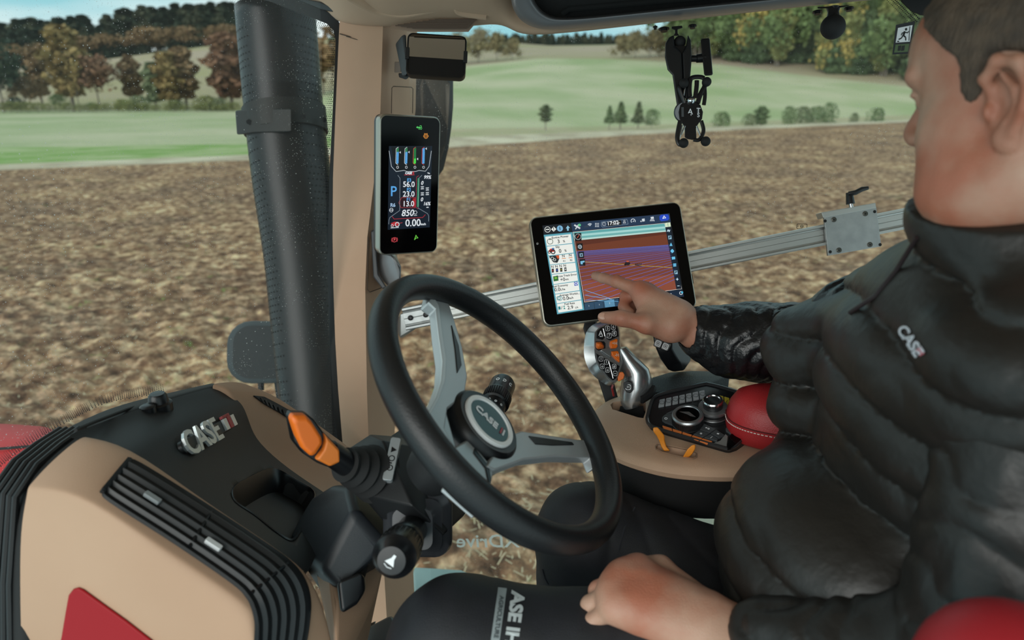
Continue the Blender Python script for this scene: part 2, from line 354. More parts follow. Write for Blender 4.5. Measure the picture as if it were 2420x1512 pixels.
# forest on the right
pr = [tree('forest_tree', 'conifer', 1., leafmat('leaf_pine', '44563c', '61704c'), 11, 1500), tree('forest_tree', 'broad', 1., L_g, 12, 1500), tree('forest_tree', 'column', 1., L_ol, 13, 1500), tree('forest_tree', 'broad', 1., leafmat('leaf_gold', '9a8a50', 'b09c5c', '7c7a48'), 14, 1500)]
used = [0]*4
for k in range(84):
    lay = k % 2; px = 1560+rT.random()*960; base = np.interp(px, [1450, 1700, 1900, 2150, 2600], [142, 153, 179, 206, 240]); d = float(np.interp(px, [1450, 2150, 2600], [132, 97, 92]))+2+lay*7+rT.uniform(0, 3)
    i = rT.choice([0, 1, 1, 2, 2, 3, 0]) if lay == 0 else rT.choice([0, 0, 1, 2]); hpx = rT.uniform(120, 185)*(130/d)*(1.0 if lay == 0 else 1.55); hgt = hpx*d/FPX
    plant(pr[i], used[i], px, base+rT.uniform(-4, 2), d, (hgt*(.75 if i in (1, 3) else .95), hgt), 'tree in the mixed autumn forest along the right-hand hill', 'tree', 'mixed forest on the right hill'); used[i] = 1
pr = tree('copse_tree', 'broad', 1., leafmat('leaf_copse', '7d7656', '8f7f5c', '6c5f4a'), 21, 1200); u_ = 0
for px, top in ((1085, 78), (1130, 70), (1175, 78), (1210, 92), (1470, 82), (1500, 74), (1535, 70), (1570, 66), (1610, 70), (1650, 72), (1690, 70)):
    d = 136; base = np.interp(px, [1060, 1280, 1450, 1700], [155, 140, 141, 153]); hg = (base-top)*d/FPX; plant(pr, u_, px, base, d, (hg*1.1, hg), 'brown-green tree of the copse at the top of the meadow', 'tree', 'copse above the meadow'); u_ = 1
# single trees at the left, in front of the ridge
singles = [(10, 255, 108, 150, 'broad', L_gd, 1.2, 'dark evergreen tree clump at the far left edge'), (62, 252, 112, 80, 'broad', L_b, 1.1, 'bare brownish tree right of the dark clump at the left edge'), (100, 240, 118, 118, 'column', L_b, 1.5, 'pale bare birch between the dark clump and the ochre tree'),
 (172, 250, 110, 178, 'column', L_y, 1.7, 'tall ochre birch left of the rust-brown tree'), (188, 255, 109, 110, 'broad', L_y, .8, 'low golden crown at the foot of the tall ochre birch'), (236, 246, 110, 118, 'broad', L_r, 1.1, 'round rust-brown tree at left'), (318, 240, 116, 106, 'column', L_b, 1.6, 'slim brown birch right of the rust-brown tree'),
 (371, 252, 112, 102, 'column', L_m, 1.5, 'narrow olive tree left of the pair of ochre birches'), (404, 250, 112, 122, 'column', L_y, 1.7, 'left one of the pair of ochre birches'), (442, 250, 114, 132, 'column', L_b, 1.7, 'right one of the pair of ochre birches'), (548, 252, 110, 165, 'column', L_r, 1.9, 'reddish-brown tree half hidden by the exhaust stack'), (294, 180, 190, 26, 'bush', L_gd, .9, 'small dark bush on the slope behind the rust-brown tree'),
 (640, 240, 112, 150, 'broad', L_b, 1.2, 'brown tree seen behind the exhaust stack'), (765, 235, 112, 160, 'broad', L_b, 1.3, 'misty brown tree just left of the cab pillar')]
for i, (px, py, d, hp, k, m, wd, lb) in enumerate(singles):
    hg = hp*d/FPX; t_ = tree('meadow_tree', k, 1., m, 40+i, 1300); plant(t_, 0, px, py+4, d, (hg*wd, hg), lb, 'tree')
bushes = [(40, 258, 30, L_gd, 'low dark bush under the evergreen clump'), (140, 246, 26, L_g, 'green bush left of the golden crown'), (290, 256, 24, L_ol, 'olive bush under the rust-brown tree'), (330, 256, 32, L_m, 'grey-green bush under the slim brown birch'), (418, 255, 22, L_gd, 'small dark bush under the pair of birches'), (490, 258, 34, L_ol, 'broad olive bush left of the exhaust stack'), (220, 258, 18, L_g, 'low green bush under the golden crown'), (520, 259, 30, L_m, 'grey-green bush touching the exhaust stack')]
for i, (px, py, hp, m, lb) in enumerate(bushes):
    d = 106; hg = hp*d/FPX; t_ = tree('bush', 'bush', 1., m, 70+i, 700); plant(t_, 0, px, py+3, d, (hg*1.6, hg), lb, 'bush')
pb = tree('hedge_bush', 'bush', 1., L_ol, 85, 500)
for k in range(26):
    px = -20+k*23+rT.uniform(-6, 6); hg = rT.uniform(12, 24)*104/FPX; plant(pb, k > 0, px, 261, 104, (hg*1.9, hg), 'small bush in the low hedge along the foot of the left trees', 'bush', 'low hedge at the left')
# shrubs along the edge of the ploughed field on the right
L_c = leafmat('leaf_shrub', '5f7350', '7c8a62')
for i, (px, py, hp, k, wd, lb) in enumerate([(1289, 292, 40, 'column', 2.2, 'small lone sapling in the meadow left of the phone mount'), (1440, 292, 38, 'conifer', 1.8, 'leftmost of the small conifers left of the phone mount'), (1466, 292, 46, 'conifer', 2., 'second of the small conifers left of the phone mount'), (1508, 292, 46, 'conifer', 1.9, 'dark pointed conifer third in the small row'), (1540, 294, 34, 'bush', 1., 'rounded shrub just left of the phone mount'), (1706, 302, 36, 'bush', 1.1, 'rounded green bush right of the phone mount'),
   (1770, 300, 30, 'bush', 1., 'low loose bush right of the rounded bush'), (1797, 298, 42, 'column', 2.4, 'slim shrub in the middle of the field edge'), (1862, 292, 38, 'bush', .8, 'left end of the hedge-like shrubs'), (1895, 290, 36, 'bush', 1.2, 'middle one of the hedge-like shrubs'), (1926, 289, 36, 'bush', 1., 'bush beside the darkest hedge shrub'), (1957, 290, 44, 'bush', .8, 'darkest and tallest of the hedge shrubs'), (2018, 287, 20, 'bush', 1., 'tiny low bush right of the hedge shrubs'), (2070, 286, 30, 'bush', 1.3, 'pale bush nearest the driver\'s face')]):
    d = float(np.interp(px, [1280, 2100], [40, 46])); hg = hp*d/FPX*1.1; t_ = tree('shrub', k, 1., L_c if i % 3 else L_m, 90+i, 700); plant(t_, 0, px, py+2, d, (hg*wd, hg), lb, 'shrub')
# ---------------------------------------------------------------- materials of the cab
BEIGE = mat('beige_plastic', 'bd9a80', .6, bump=.25, bscale=900, col2='b49076', spec=.35, cscale=3)
BEIGE2 = mat('beige_liner', 'b2967e', .8, bump=.3, bscale=1200)
BLACK = mat('black_plastic', '17181a', .55, bump=.2, bscale=900)
BLACKS = mat('black_satin', '101114', .34)
RUB = mat('rubber', '131314', .75)
GLOSS = mat('gloss_black', '050506', .12, spec=.18)
SILV = mat('satin_silver', '9a9da0', .34, metal=.85)
CHROME = mat('bright_metal', 'c4c6c8', .18, metal=1.)
ALU = mat('aluminium', 'b9bbb8', .38, metal=.8, bump=.15, bscale=600, anis=(1, 1, 12))
ALUD = mat('aluminium_plate', '9fa3a4', .42, metal=.75, col2='aeb2b2', cscale=40)
DARKM = mat('dark_metal', '1c1c1e', .35, metal=.6)
ORANGE = mat('orange_plastic', 'e8701c', .42)
REDP = mat('red_plastic', '9a121c', .5, spec=.25)
LEATH = mat('black_leather', '17181a', .42, bump=.35, bscale=420)
WHITE = mat('white_print', 'e8ebee', .5)
def glass_mat(name, speck=1., tint=(.93, .95, .94)):
    m = bpy.data.materials.new(name); m.use_nodes = True; t = m.node_tree; t.nodes.clear()
    o = t.nodes.new('ShaderNodeOutputMaterial'); tr = t.nodes.new('ShaderNodeBsdfTransparent'); tr.inputs[0].default_value = (*tint, 1)
    gl = t.nodes.new('ShaderNodeBsdfGlossy'); gl.inputs['Roughness'].default_value = .02; fr = t.nodes.new('ShaderNodeFresnel'); fr.inputs[0].default_value = 1.2
    a = t.nodes.new('ShaderNodeMixShader'); t.links.new(fr.outputs[0], a.inputs[0]); t.links.new(tr.outputs[0], a.inputs[1]); t.links.new(gl.outputs[0], a.inputs[2])
    df = t.nodes.new('ShaderNodeBsdfDiffuse'); df.inputs[0].default_value = (.75, .74, .70, 1); tl = t.nodes.new('ShaderNodeBsdfTranslucent'); tl.inputs[0].default_value = (.8, .8, .76, 1)
    ad = t.nodes.new('ShaderNodeMixShader'); ad.inputs[0].default_value = .6; t.links.new(df.outputs[0], ad.inputs[1]); t.links.new(tl.outputs[0], ad.inputs[2])
    tc = t.nodes.new('ShaderNodeTexCoord'); fac = None
    for sc, th in ((150, .20), (330, .26)):
        v = t.nodes.new('ShaderNodeTexVoronoi'); v.inputs['Scale'].default_value = sc; t.links.new(tc.outputs['Object'], v.inputs['Vector'])
        r = t.nodes.new('ShaderNodeMapRange'); r.inputs[1].default_value = th; r.inputs[2].default_value = th*.5; t.links.new(v.outputs['Distance'], r.inputs[0])
        n = t.nodes.new('ShaderNodeTexNoise'); n.inputs['Scale'].default_value = 9 if sc == 150 else 14; n.inputs['Detail'].default_value = 2; t.links.new(tc.outputs['Object'], n.inputs['Vector'])
        q = t.nodes.new('ShaderNodeMapRange'); q.inputs[1].default_value = .42; q.inputs[2].default_value = .66; t.links.new(n.outputs['Fac'], q.inputs[0])
        w = t.nodes.new('ShaderNodeMath'); w.operation = 'GREATER_THAN'; w.inputs[1].default_value = .55; sp = t.nodes.new('ShaderNodeSeparateColor'); t.links.new(v.outputs['Color'], sp.inputs[0]); t.links.new(sp.outputs[0], w.inputs[0])
        m1 = t.nodes.new('ShaderNodeMath'); m1.operation = 'MULTIPLY'; t.links.new(r.outputs[0], m1.inputs[0]); t.links.new(q.outputs[0], m1.inputs[1])
        m2 = t.nodes.new('ShaderNodeMath'); m2.operation = 'MULTIPLY'; t.links.new(m1.outputs[0], m2.inputs[0]); t.links.new(w.outputs[0], m2.inputs[1])
        if fac is None: fac = m2
        else:
            mx = t.nodes.new('ShaderNodeMath'); mx.operation = 'MAXIMUM'; t.links.new(fac.outputs[0], mx.inputs[0]); t.links.new(m2.outputs[0], mx.inputs[1]); fac = mx
    f2 = t.nodes.new('ShaderNodeMath'); f2.operation = 'MULTIPLY_ADD'; f2.inputs[1].default_value = .6*speck; f2.inputs[2].default_value = .035; t.links.new(fac.outputs[0], f2.inputs[0])
    b = t.nodes.new('ShaderNodeMixShader'); t.links.new(f2.outputs[0], b.inputs[0]); t.links.new(a.outputs[0], b.inputs[1]); t.links.new(ad.outputs[0], b.inputs[2]); t.links.new(b.outputs[0], o.inputs[0]); return m
GLASS = glass_mat('dusty_glass'); GLASS2 = glass_mat('dusty_side_glass', .9)
def hull(pts, name, mt, parent, bevel=.01, seg=3, ang=.5):
    bm = bmesh.new(); o0 = parent_origin(parent)
    for p in pts: bm.verts.new(Vector(p)-o0)
    r = bmesh.ops.convex_hull(bm, input=bm.verts)
    bmesh.ops.delete(bm, geom=list({g for g in r['geom_interior']+r['geom_unused'] if isinstance(g, bmesh.types.BMVert)}), context='VERTS')
    bmesh.ops.dissolve_limit(bm, angle_limit=.06, verts=bm.verts, edges=bm.edges)
    me = bpy.data.meshes.new(name); bm.to_mesh(me); bm.free(); me.polygons.foreach_set('use_smooth', [True]*len(me.polygons)); me.materials.append(mt)
    o = bpy.data.objects.new(name, me); COL.objects.link(o)
    if parent: o.parent = parent
    q = o.modifiers.new('bevel', 'BEVEL'); q.width = bevel; q.segments = seg; q.limit_method = 'ANGLE'; q.angle_limit = ang; q.harden_normals = True
    return o
# ---------------------------------------------------------------- cab shell
def pillar():
    rows = [(-150, 812, 918, 1000), (0, 806, 915, 990), (60, 802, 913, 986), (260, 793, 907, 982), (420, 787, 893, 965), (560, 786, 876, 940), (680, 788, 871, 938), (800, 792, 873, 940), (920, 799, 875, 936), (1040, 809, 879, 932), (1200, 822, 890, 950), (1340, 835, 915, 976), (1512, 850, 925, 985), (1800, 870, 950, 1000)]
    secs = []
    for y, l, m, r in rows:
        secs.append([P(l, y, 1.50), P((l+m)/2, y, 1.475), P(m-8, y, 1.462), P(m, y, 1.472), P((m+r)/2, y, 1.54), P(r, y, 1.61), P(r, y, 1.68), P(l+6, y, 1.62)])
    root = empty('trim_1', P(870, 600, 1.5), 'beige moulded corner pillar between the windscreen and the side window', None, None, 'structure')
    MB().loft(secs[::-1]).build('pillar_cover', BEIGE, root, ang=.5)
    # thin panel joints
    j = MB()
    pts = [P(925, 268, 1.478), P(926, 208, 1.478), P(930, 204, 1.482), P(972, 206, 1.545), P(976, 210, 1.55), P(975, 268, 1.55)]
    j.tube(pts, .0009, 5); j.tube([P(803, 80, 1.495), P(905, 108, 1.468)], .0012, 5); j.tube([P(818, 86, 1.487), P(905, 112, 1.466)], .0008, 5)
    j.tube([P(870, 560, 1.462), P(868, 684, 1.466), P(874, 690, 1.468), P(912, 676, 1.52)], .001, 5)
    j.build('panel_joint', mat('joint_shadow', '4d3f35', .8), root)
    b = MB(); b.box(P(877, 805, 1.468), (.006, .006, .05)); b.build('light_strip', mat('pale_strip', 'cfc6b8', .4), root, bevel=.002)
pillar()
def ceiling():
    root = empty('ceiling', P(1200, 0, 1.5), None, None, None, 'structure')
    cols = [(450, -70, 1.95), (560, -30, 1.85), (640, -2, 1.76), (662, 8, 1.72), (725, 31, 1.63), (781, 45, 1.55), (806, 66, 1.50), (905, 72, 1.462), (978, 70, 1.47), (1104, 73, 1.47), (1180, 60, 1.45), (1215, 82, 1.44), (1240, 90, 1.43), (1304, 91, 1.42), (1655, 50, 1.38), (1900, 24, 1.36), (2122, 0, 1.34), (2600, -55, 1.28)]
    r0 = [P(x, y, d+.12)+Vector((0, 0, .03)) for x, y, d in cols]; r1 = [P(x, y, d) for x, y, d in cols]
    r2 = [P(x, y-16, d-.03) for x, y, d in cols]; r3 = [P(x, y-60, d-(.10 if x < 1200 else .01)) for x, y, d in cols]; r4 = [P(x, y-260, d-(.32 if x < 1200 else .06)) for x, y, d in cols]
    r5 = [Vector((p.x*1.25, p.y*.35, 3.02)) for p in r4]; r6 = [Vector((p.x*1.2, -.12, 3.03)) for p in r4]
    for r in (r5, r6):
        r[-1] = r[-1]+Vector((.6, 0, 0)); r[-2] = r[-2]+Vector((.4, 0, 0))
    MB().grid([r0, r1, r2, r3, r4, r5, r6]).build('headliner', BEIGE2, root, sub=2)
    MB().grid([[p+Vector((0, 0, .035)) for p in r0], [p+Vector((0, 0, .09)) for p in r3], [Vector((p.x*1.3, p.y*.5, 3.2)) for p in r4], [Vector((p.x*1.5-.2, -.16, 3.2)) for p in r4]]).build('roof_skin', mat('roof_red', '8c1f24', .4), root)
    # raised moulding sweep, and a black bar for the slot's shadow in the front header
    MB().tube(cr([P(820, -14, 1.36), P(860, 8, 1.38), P(893, 22, 1.40), P(950, 30, 1.41), P(1010, 20, 1.40), P(1062, 8, 1.385), P(1078, 14, 1.39), P(1090, 26, 1.40), P(1149, 35, 1.41)], 5), .010, 10, flat=.5).build('moulding', BEIGE2, root)
    MB().tube([P(700, -4, 1.575), P(760, 14, 1.52), P(806, 29, 1.475)], [.002, .008, .002], 8, flat=.5).build('slot', BLACK, root)
    g = [(924, 60), (990, 49), (1050, 42), (1127, 44), (1107, 68), (978, 68)]; gp = [P(x, y, 1.425-.0002*(68-y)) for x, y in g]
    gg = MB(); gg.loft([gp, [p+Vector((0, -.004, -.006)) for p in gp]]); gg.build('speaker_grille', mat('grille_beige', '8f7866', .7), root)
    sl = MB()
    for k in range(11):
        y = 46+k*2.1; x0 = np.interp(y, [42, 60, 68], [1050, 924, 975]); x1 = np.interp(y, [42, 46, 68], [1100, 1126, 1106]); sl.tube([P(x0+6, y, 1.412), P(x1-4, y, 1.412)], .0011, 5)
    sl.build('grille_slats', mat('grille_dark', '5b4a3e', .7), root, label=None)['kind'] = 'stuff'
    # overhead hatch: silver surround and dark cloth panel
    h = empty('overhead_panel', P(1500, 10, 1.3), 'black cloth roof panel inside a curved grey surround above the side window', 'roof panel')
    out = [(1206, -60), (1209, -20), (1211, 8), (1222, 30), (1236, 47), (1262, 60), (1296, 67), (1428, 55), (1635, 33), (1820, 16), (2006, 0), (2400, -34)]
    inn = [(1250, -60), (1253, -20), (1258, 0), (1267, 15), (1280, 30), (1298, 40), (1320, 46), (1387, 43), (1552, 25), (1680, 12), (1800, 0), (2390, -60)]
    dd = lambda x: float(np.interp(x, [1200, 2400], [1.375, 1.25]))
    def dy(x, y, o): return P(x, y, dd(x)-o-max(0, 60-y)*.0008)
    o0 = [dy(x-2, y+5, -.01) for x, y in out]; o1 = [dy(x, y, .015) for x, y in out]; o2 = [dy(a[0]*.25+b[0]*.75, a[1]*.25+b[1]*.75, .022) for a, b in zip(out, inn)]; o3 = [dy(x, y, .018) for x, y in inn]; o4 = [dy(x+2, y-3, -.02) for x, y in inn]
    MB().grid([o0, o1, o2, o3, o4]).build('surround', mat('grey_surround', '77787b', .35, metal=.3), h, sub=2)
    i2 = [dy(x+4, y-6, -.02) for x, y in inn]; i3 = [dy(x*.9+150, y-60, -.0) for x, y in inn]; i4 = [dy(x*.5+800, -220, .0) for x, y in inn]
    MB().grid([o4, i2, i3, i4]).build('cloth_panel', mat('black_cloth', '1b1a1a', .95, bump=.6, bscale=900, bdist=.002), h, sub=1)
    MB().tube([dy(1330, 30, -.012), dy(1345, 20, -.01), dy(1700, -12, -.01)], .006, 8).build('seam', mat('cloth_seam', '0c0c0c', .95), h)
ceiling()
def shell():
    # glass of the front and of the right side
    wt = lambda s: .66+.27*(1-((s-.70)/.585)**2)
    ss = np.linspace(.02, 1.30, 22); V = []
    zs = (1.55, 2.0, 2.5, 3.02)
    for z in zs:
        for s in ss: V.append(W(wt(s)+(2.6-z)*.06, s, z))
    o = npmesh('window_1', V, gridfaces(len(zs), len(ss)), GLASS); tag(o, kind='structure')
    a = P(985, 600, 1.615); b = P(2420, 600, 1.50); g = MB()
    dr = Vector((b.x-a.x, b.y-a.y, 0)).normalized(); n = Vector((dr.y, -dr.x, 0)); a0 = Vector((a.x, a.y, 0)); e = a0+dr*1.9
    g.add([(a0.x, a0.y, 1.3), (e.x, e.y, 1.3), (e.x, e.y, 3.0), (a0.x, a0.y, 3.0)], [(0, 1, 2, 3)]); o = g.build('window_2', GLASS2, flat=True); tag(o, kind='structure')
    # black seal and dotted print along the windscreen edge
    root = empty('trim_2', P(790, 400, 1.51), 'black rubber seal and dotted print around the windscreen', None, None, 'structure')
    inn = [(470, -60), (584, -8), (640, 4), (700, 28), (747, 46), (772, 56), (788, 72), (793, 95), (791, 160), (785, 280), (778, 420), (774, 600), (778, 790), (788, 949), (798, 1045)]
    out = [(470, -90), (600, -60), (680, -30), (730, 10), (770, 26), (795, 40), (806, 62), (808, 95), (802, 160), (796, 280), (789, 420), (788, 600), (793, 790), (803, 949), (812, 1050)]
    dz = lambda x: float(np.interp(x, [470, 640, 780], [1.93, 1.70, 1.515]))
    MB().grid([[P(x, y, dz(x)+.004) for x, y in out], [P(x, y, dz(x)-.004) for x, y in out], [P(x, y, dz(x)-.004) for x, y in inn], [P(x, y, dz(x)+.004) for x, y in inn]]).build('seal', RUB, root, ang=1.)
    dots = MB(); path = cr([Vector((x, y, 0)) for x, y in inn], 26); acc = 0; last = path[0]; k = 0
    for p in path[1:]:
        acc += (p-last).length
        if acc > 4.2:
            acc = 0; tdir = (p-last).normalized(); nn = Vector((-tdir.y, tdir.x, 0))
            if nn.dot(Vector((600, 600, 0))-p) < 0: nn = -nn
            for j in range(7):
                q = p+nn*(2.5+j*4.0+(2 if k % 2 else 0)); r = .0016*(1-j*.11)
                c = P(q.x, q.y, dz(q.x)+.001); dots.add([c+RT*r, c+UP*r, c-RT*r, c-UP*r], [(0, 1, 2, 3)])
            k += 1
        last = p
    dots.build('print_dots', RUB, root, flat=True)['kind'] = 'stuff'
    # floor and other cab surfaces that are not open
    f = MB(); f.box((.2, .7, 1.36), (2.0, 1.6, .04)); 
    o = f.build('floor', mat('floor_mat', '202021', .9)); tag(o, kind='structure')
    # corner print at the top right
    c = MB(); pts = [(2118, -20), (2130, 6), (2150, 26), (2172, 36), (2200, 40), (2400, 30), (2400, -60), (2118, -60)]; q = [PL(x, y, a0-n*0+Vector((0, 0, 2)), n)-n*.0 for x, y in pts]
    sgn = 1 if n.dot(CAM-a0) > 0 else -1
    q = [v+n*sgn*.003 for v in q]; c.loft([q, [v+n*sgn*.004 for v in q]])
    dts = MB()
    for j in range(4):
        for i in range(22):
            t = i/21; x = 2104+t*66-j*5; y = -22+t*66+j*5+(2 if j % 2 else 0); p0 = PL(x, y, a0, n)+n*sgn*.003; r = .0019-.0003*j; dts.add([p0+dr*r, p0+ZZ*r, p0-dr*r, p0-ZZ*r], [(0, 1, 2, 3)])
    r2 = empty('trim_3', q[0], 'black dotted corner print at the top of the side window', None, None, 'structure'); c.build('corner_print', RUB, r2); dts.build('print_dots', RUB, r2, flat=True)['kind'] = 'stuff'
    return a0, n*sgn, dr
GA, GN, GD = shell()
def onglass(x, y, off=.003): return PL(x, y, GA, GN)+GN*off
def glassframe(x, y, off=.003): return frame(onglass(x, y, off), x=GD, z=GN)
def stickers():
    o = onglass(2138, 90); rt = empty('exit_sticker', o, 'black and white emergency exit sticker on the side window by the driver\'s brow', 'sticker')
    fx = frame(o, x=onglass(2160, 92)-onglass(2110, 92), z=GN); k = (onglass(2160, 92)-onglass(2110, 92)).length/50.
    m = fx; fi = m.inverted()
    def LC(x, y):
        a, b = (x+30)/60, (y+40)/83; q = fi @ onglass(2107.7+a*46+b*7, 129-b*77.3-a*2*b); return (q.x, q.y)
    b = MB(m); b.prism([LC(x, y) for x, y in [(-28, 35), (30, 43), (24, -38), (-31, -40)]], 0, .0006); b.build('backing', mat('sticker_black', '14161a', .5), rt, ang=.3)
    w = MB(m); w.prism([LC(x, y) for x, y in [(-21, 27), (23, 33), (19, -8), (-24, -10)]], .0006, .001); w.build('white_field', WHITE, rt)
    f = MB(m); z0, z1 = .001, .0014
    def seg(a, b_, r):
        a, b_ = Vector((*a, 0)), Vector((*b_, 0)); d = (b_-a).normalized(); nn = Vector((-d.y, d.x, 0))*r; q = [a-nn, b_-nn, b_+nn, a+nn]; f.prism([LC(p.x, p.y) for p in q], z0, z1)
    f.prism([LC(4+3.6*math.cos(a), 23+3.6*math.sin(a)) for a in [i*.6283 for i in range(10)]], z0, z1)
    for s_ in (((1, 18), (-3, 7), 3.2), ((1, 16), (10, 14), 1.4), ((10, 14), (13, 18), 1.2), ((0, 16), (-8, 13), 1.4), ((-8, 13), (-9, 8), 1.2), ((-3, 8), (5, 3), 1.9), ((5, 3), (6, -5), 1.7), ((-4, 7), (-8, 1), 1.8), ((-8, 1), (-16, -2), 1.7), ((-20, -7), (-14, -7), 1.5), ((15, 30), (16, -6), 1.0)): seg(*s_)
    f.build('running_figure', mat('sticker_ink', '10120f', .5), rt)
    g = MB(m)
    g.prism([LC(x, y) for x, y in [(-24, -15), (18, -13), (16, -33), (-26, -35)]], .0006, .0009); g.build('green_field', mat('sticker_green', '51663f', .5), rt)
    h = MB(m)
    for x0 in (-15, -4): h.prism([LC(x, y) for x, y in [(x0, -18), (x0+9, -17), (x0+8, -30), (x0-1, -31)]], .0009, .0013)
    h.build('book_icon', mat('sticker_ink'), rt)
    # mirrored lettering on the lower glass and small pictogram
    fx = glassframe(1155, 1278)
    u = onglass(1230, 1270)-onglass(1080, 1270); fx = frame(onglass(1185, 1278), x=-u, z=-GN); kk = u.length/150
    t = MB(fx); t.text('CVXDrive', 50*kk, T3(0, 0), .0003, 'CENTER', bold=.0005, sx=1.0); o = t.build('window_lettering', mat('pale_teal_print', 'e2efe8', .7), flat=True); tag(o, 'pale mirrored lettering across the lower side window below the wheel', 'lettering')
    fx = frame(onglass(1894, 534), x=GD, z=GN); t = MB(fx)
    pr_ = rrect(.022, .011, .003); t.loft([[(x, y, 0) for x, y in pr_], [(x*.9, y*.82, 0) for x, y in pr_]], cap=False); cc = [(.0035*math.cos(a), .0035*math.sin(a)) for a in [i*.524 for i in range(12)]]
    t.loft([[(x, y, 0) for x, y in cc], [(x*.7, y*.7, 0) for x, y in cc]], cap=False); t.box((0, 0, 0), (.005, .0012, .0002)); t.box((-.008, 0, 0), (.002, .002, .0002)); o = t.build('window_pictogram', mat('sticker_ink'), flat=True); tag(o, 'tiny framed pictogram printed on the side window above the rail', 'marking')
stickers()
# ---------------------------------------------------------------- outside parts of the tractor
def outside():
    # exhaust stack
    c = [P(640, -60, 1.92), P(651, 22, 1.93), P(671, 253, 1.95), P(690, 419, 1.95), P(718, 600, 1.94), P(737, 778, 1.93), P(757, 949, 1.92), P(780, 1130, 1.92)]
    R_ = .104; root = empty('exhaust_stack', c[-1], 'tall black perforated exhaust stack outside the windscreen', 'exhaust')
    cc = c[1:]; path = cr(cc, 6); b = MB(); b.tube(path, R_, 48, cap=False)
    ax = (path[0]-path[5]).normalized(); b.tube([path[0]+ax*.001, path[0]-ax*.03], R_-.004, 48, cap=False); b.build('heat_shield', mat('black_steel', '2a2a2b', .38, metal=.55), root, solid=.004)
    e = MB(); e.tube(cr([path[2], path[1], path[0]-ax*.02, path[0]+ax*.005], 5), .07, 28, cap=False); e.build('tail_pipe', DARKM, root, solid=.003)
    h = MB()
    for k in range(len(path)-1):
        a, d = path[k], path[k+1]; L = (d-a).length; nr = max(1, int(L/.0165)); ax_ = (d-a).normalized(); x = RT-ax_*RT.dot(ax_); x.normalize(); y = ax_.cross(x)
        if y.dot(CAM-a) < 0: y = -y
        for j in range(nr):
            p = a+(d-a)*(j/nr)
            if 3 > k*1 and j < 0: continue
            if k == 0 or (k == 1 and j < 2): continue
            for i in range(9):
                for A0 in (math.radians(178), math.radians(52)):
                    A = A0-i*math.radians(7.) - (math.radians(3.5) if j % 2 else 0); nn = x*math.cos(A)+y*math.sin(A); q = p+nn*(R_+.0008); u = nn.cross(ax_)
                    if A < math.radians(-8): continue
                    h.add([q+u*.0024*math.cos(t)+ax_*.0024*math.sin(t) for t in (0, 1.05, 2.09, 3.14, 4.19, 5.24)], [(0, 1, 2, 3, 4, 5)])
    h.build('perforation', mat('hole_black', '020202', .9), root, flat=True)['kind'] = 'stuff'
    a, d = P(672, 262, 1.95), P(677, 312, 1.95); ax_ = (a-d).normalized(); cl = MB(); cl.tube([a+ax_*.004, d-ax_*.004], R_+.006, 48); cl.build('clamp_band', mat('clamp_steel', '2b2b2a', .55, metal=.5), root)
    hull([P(556, 262, 1.90), P(600, 256, 1.85), P(600, 312, 1.85), P(560, 318, 1.90), P(556, 262, 1.95), P(600, 256, 1.95), P(600, 312, 1.95), P(560, 318, 1.95), P(690, 256, 1.83), P(690, 311, 1.83)], 'clamp_ear', mat('clamp_steel'), root, .004)
    for x, y, dd in ((588, 288, 1.868), (717, 275, 1.845), (766, 283, 1.90)):
        p = P(x, y, dd); MB().cyl(p, p+(CAM-p).normalized()*.014, .007, n=6).build('bolt', DARKM, root)
    # rounded work lamp behind the exhaust
    root = empty('work_lamp', P(640, 930, 2.2), 'rounded black lamp housing beside the foot of the exhaust stack', 'lamp')
    m = frame(P(640, 832, 2.2), x=RT, z=(CAM-P(640, 832, 2.2)).normalized()); w = .25
    sec = lambda sx, sy, z, r: [(x, y, z) for x, y in rrect(w*sx, .19*sy, r)]
    b = MB(m); b.loft([sec(.6, .6, -.09, .04), sec(.9, .92, -.06, .06), sec(1, 1, 0, .07), sec(.98, .97, .03, .07), sec(.85, .83, .045, .05)]); b.build('housing', mat('lamp_grey', '2a2e30', .5, bump=.2, bscale=500), root, ang=.7)
    MB().tube([P(660, 900, 2.2), P(664, 935, 2.2), P(690, 950, 2.2)], .016, 10).build('bracket', DARKM, root); MB().cyl(P(617, 904, 2.18), P(617, 922, 2.18), .009).build('bolt', DARKM, root)
    # side mirror outside the right window
    root = empty('side_mirror', P(1020, 400, 2.1), 'large outside mirror with black rim seen behind the corner pillar', 'mirror')
    ol = [(930, 175), (1000, 172), (1055, 176), (1071, 190), (1071, 250), (1067, 300), (1060, 350), (1048, 400), (1030, 425), (1000, 436), (930, 436)]
    il = [(930, 183), (1000, 181), (1050, 185), (1063, 196), (1062, 250), (1058, 300), (1052, 345), (1042, 378), (1026, 385), (1000, 386), (930, 386)]
    o1 = [P(x, y, 2.05) for x, y in ol]; o2 = [P(1000+(x-1000)*.93, 300+(y-300)*.93, 2.13) for x, y in ol]; i1 = [P(x, y, 2.048) for x, y in il]; i2 = [P(x, y, 2.054) for x, y in il]
    MB().loft([o2, o1, i1, i2]).build('housing', mat('mirror_black', '131417', .4), root, ang=.8)
    MB().loft([i2, [p+FW*.001 for p in i2]]).build('mirror_glass', mat('mirror_tan_reflection', '8f8276', .25, metal=.3), root)  # the tan view it reflects is put into the glass colour
    MB().tube([P(950, 420, 2.08), P(930, 470, 1.9), P(915, 500, 1.66)], .02, 10).build('arm', DARKM, root)
    # bonnet
    root = empty('bonnet', P(30, 1060, 1.6), 'red tractor bonnet edge at the far left beyond the windscreen', 'bonnet')
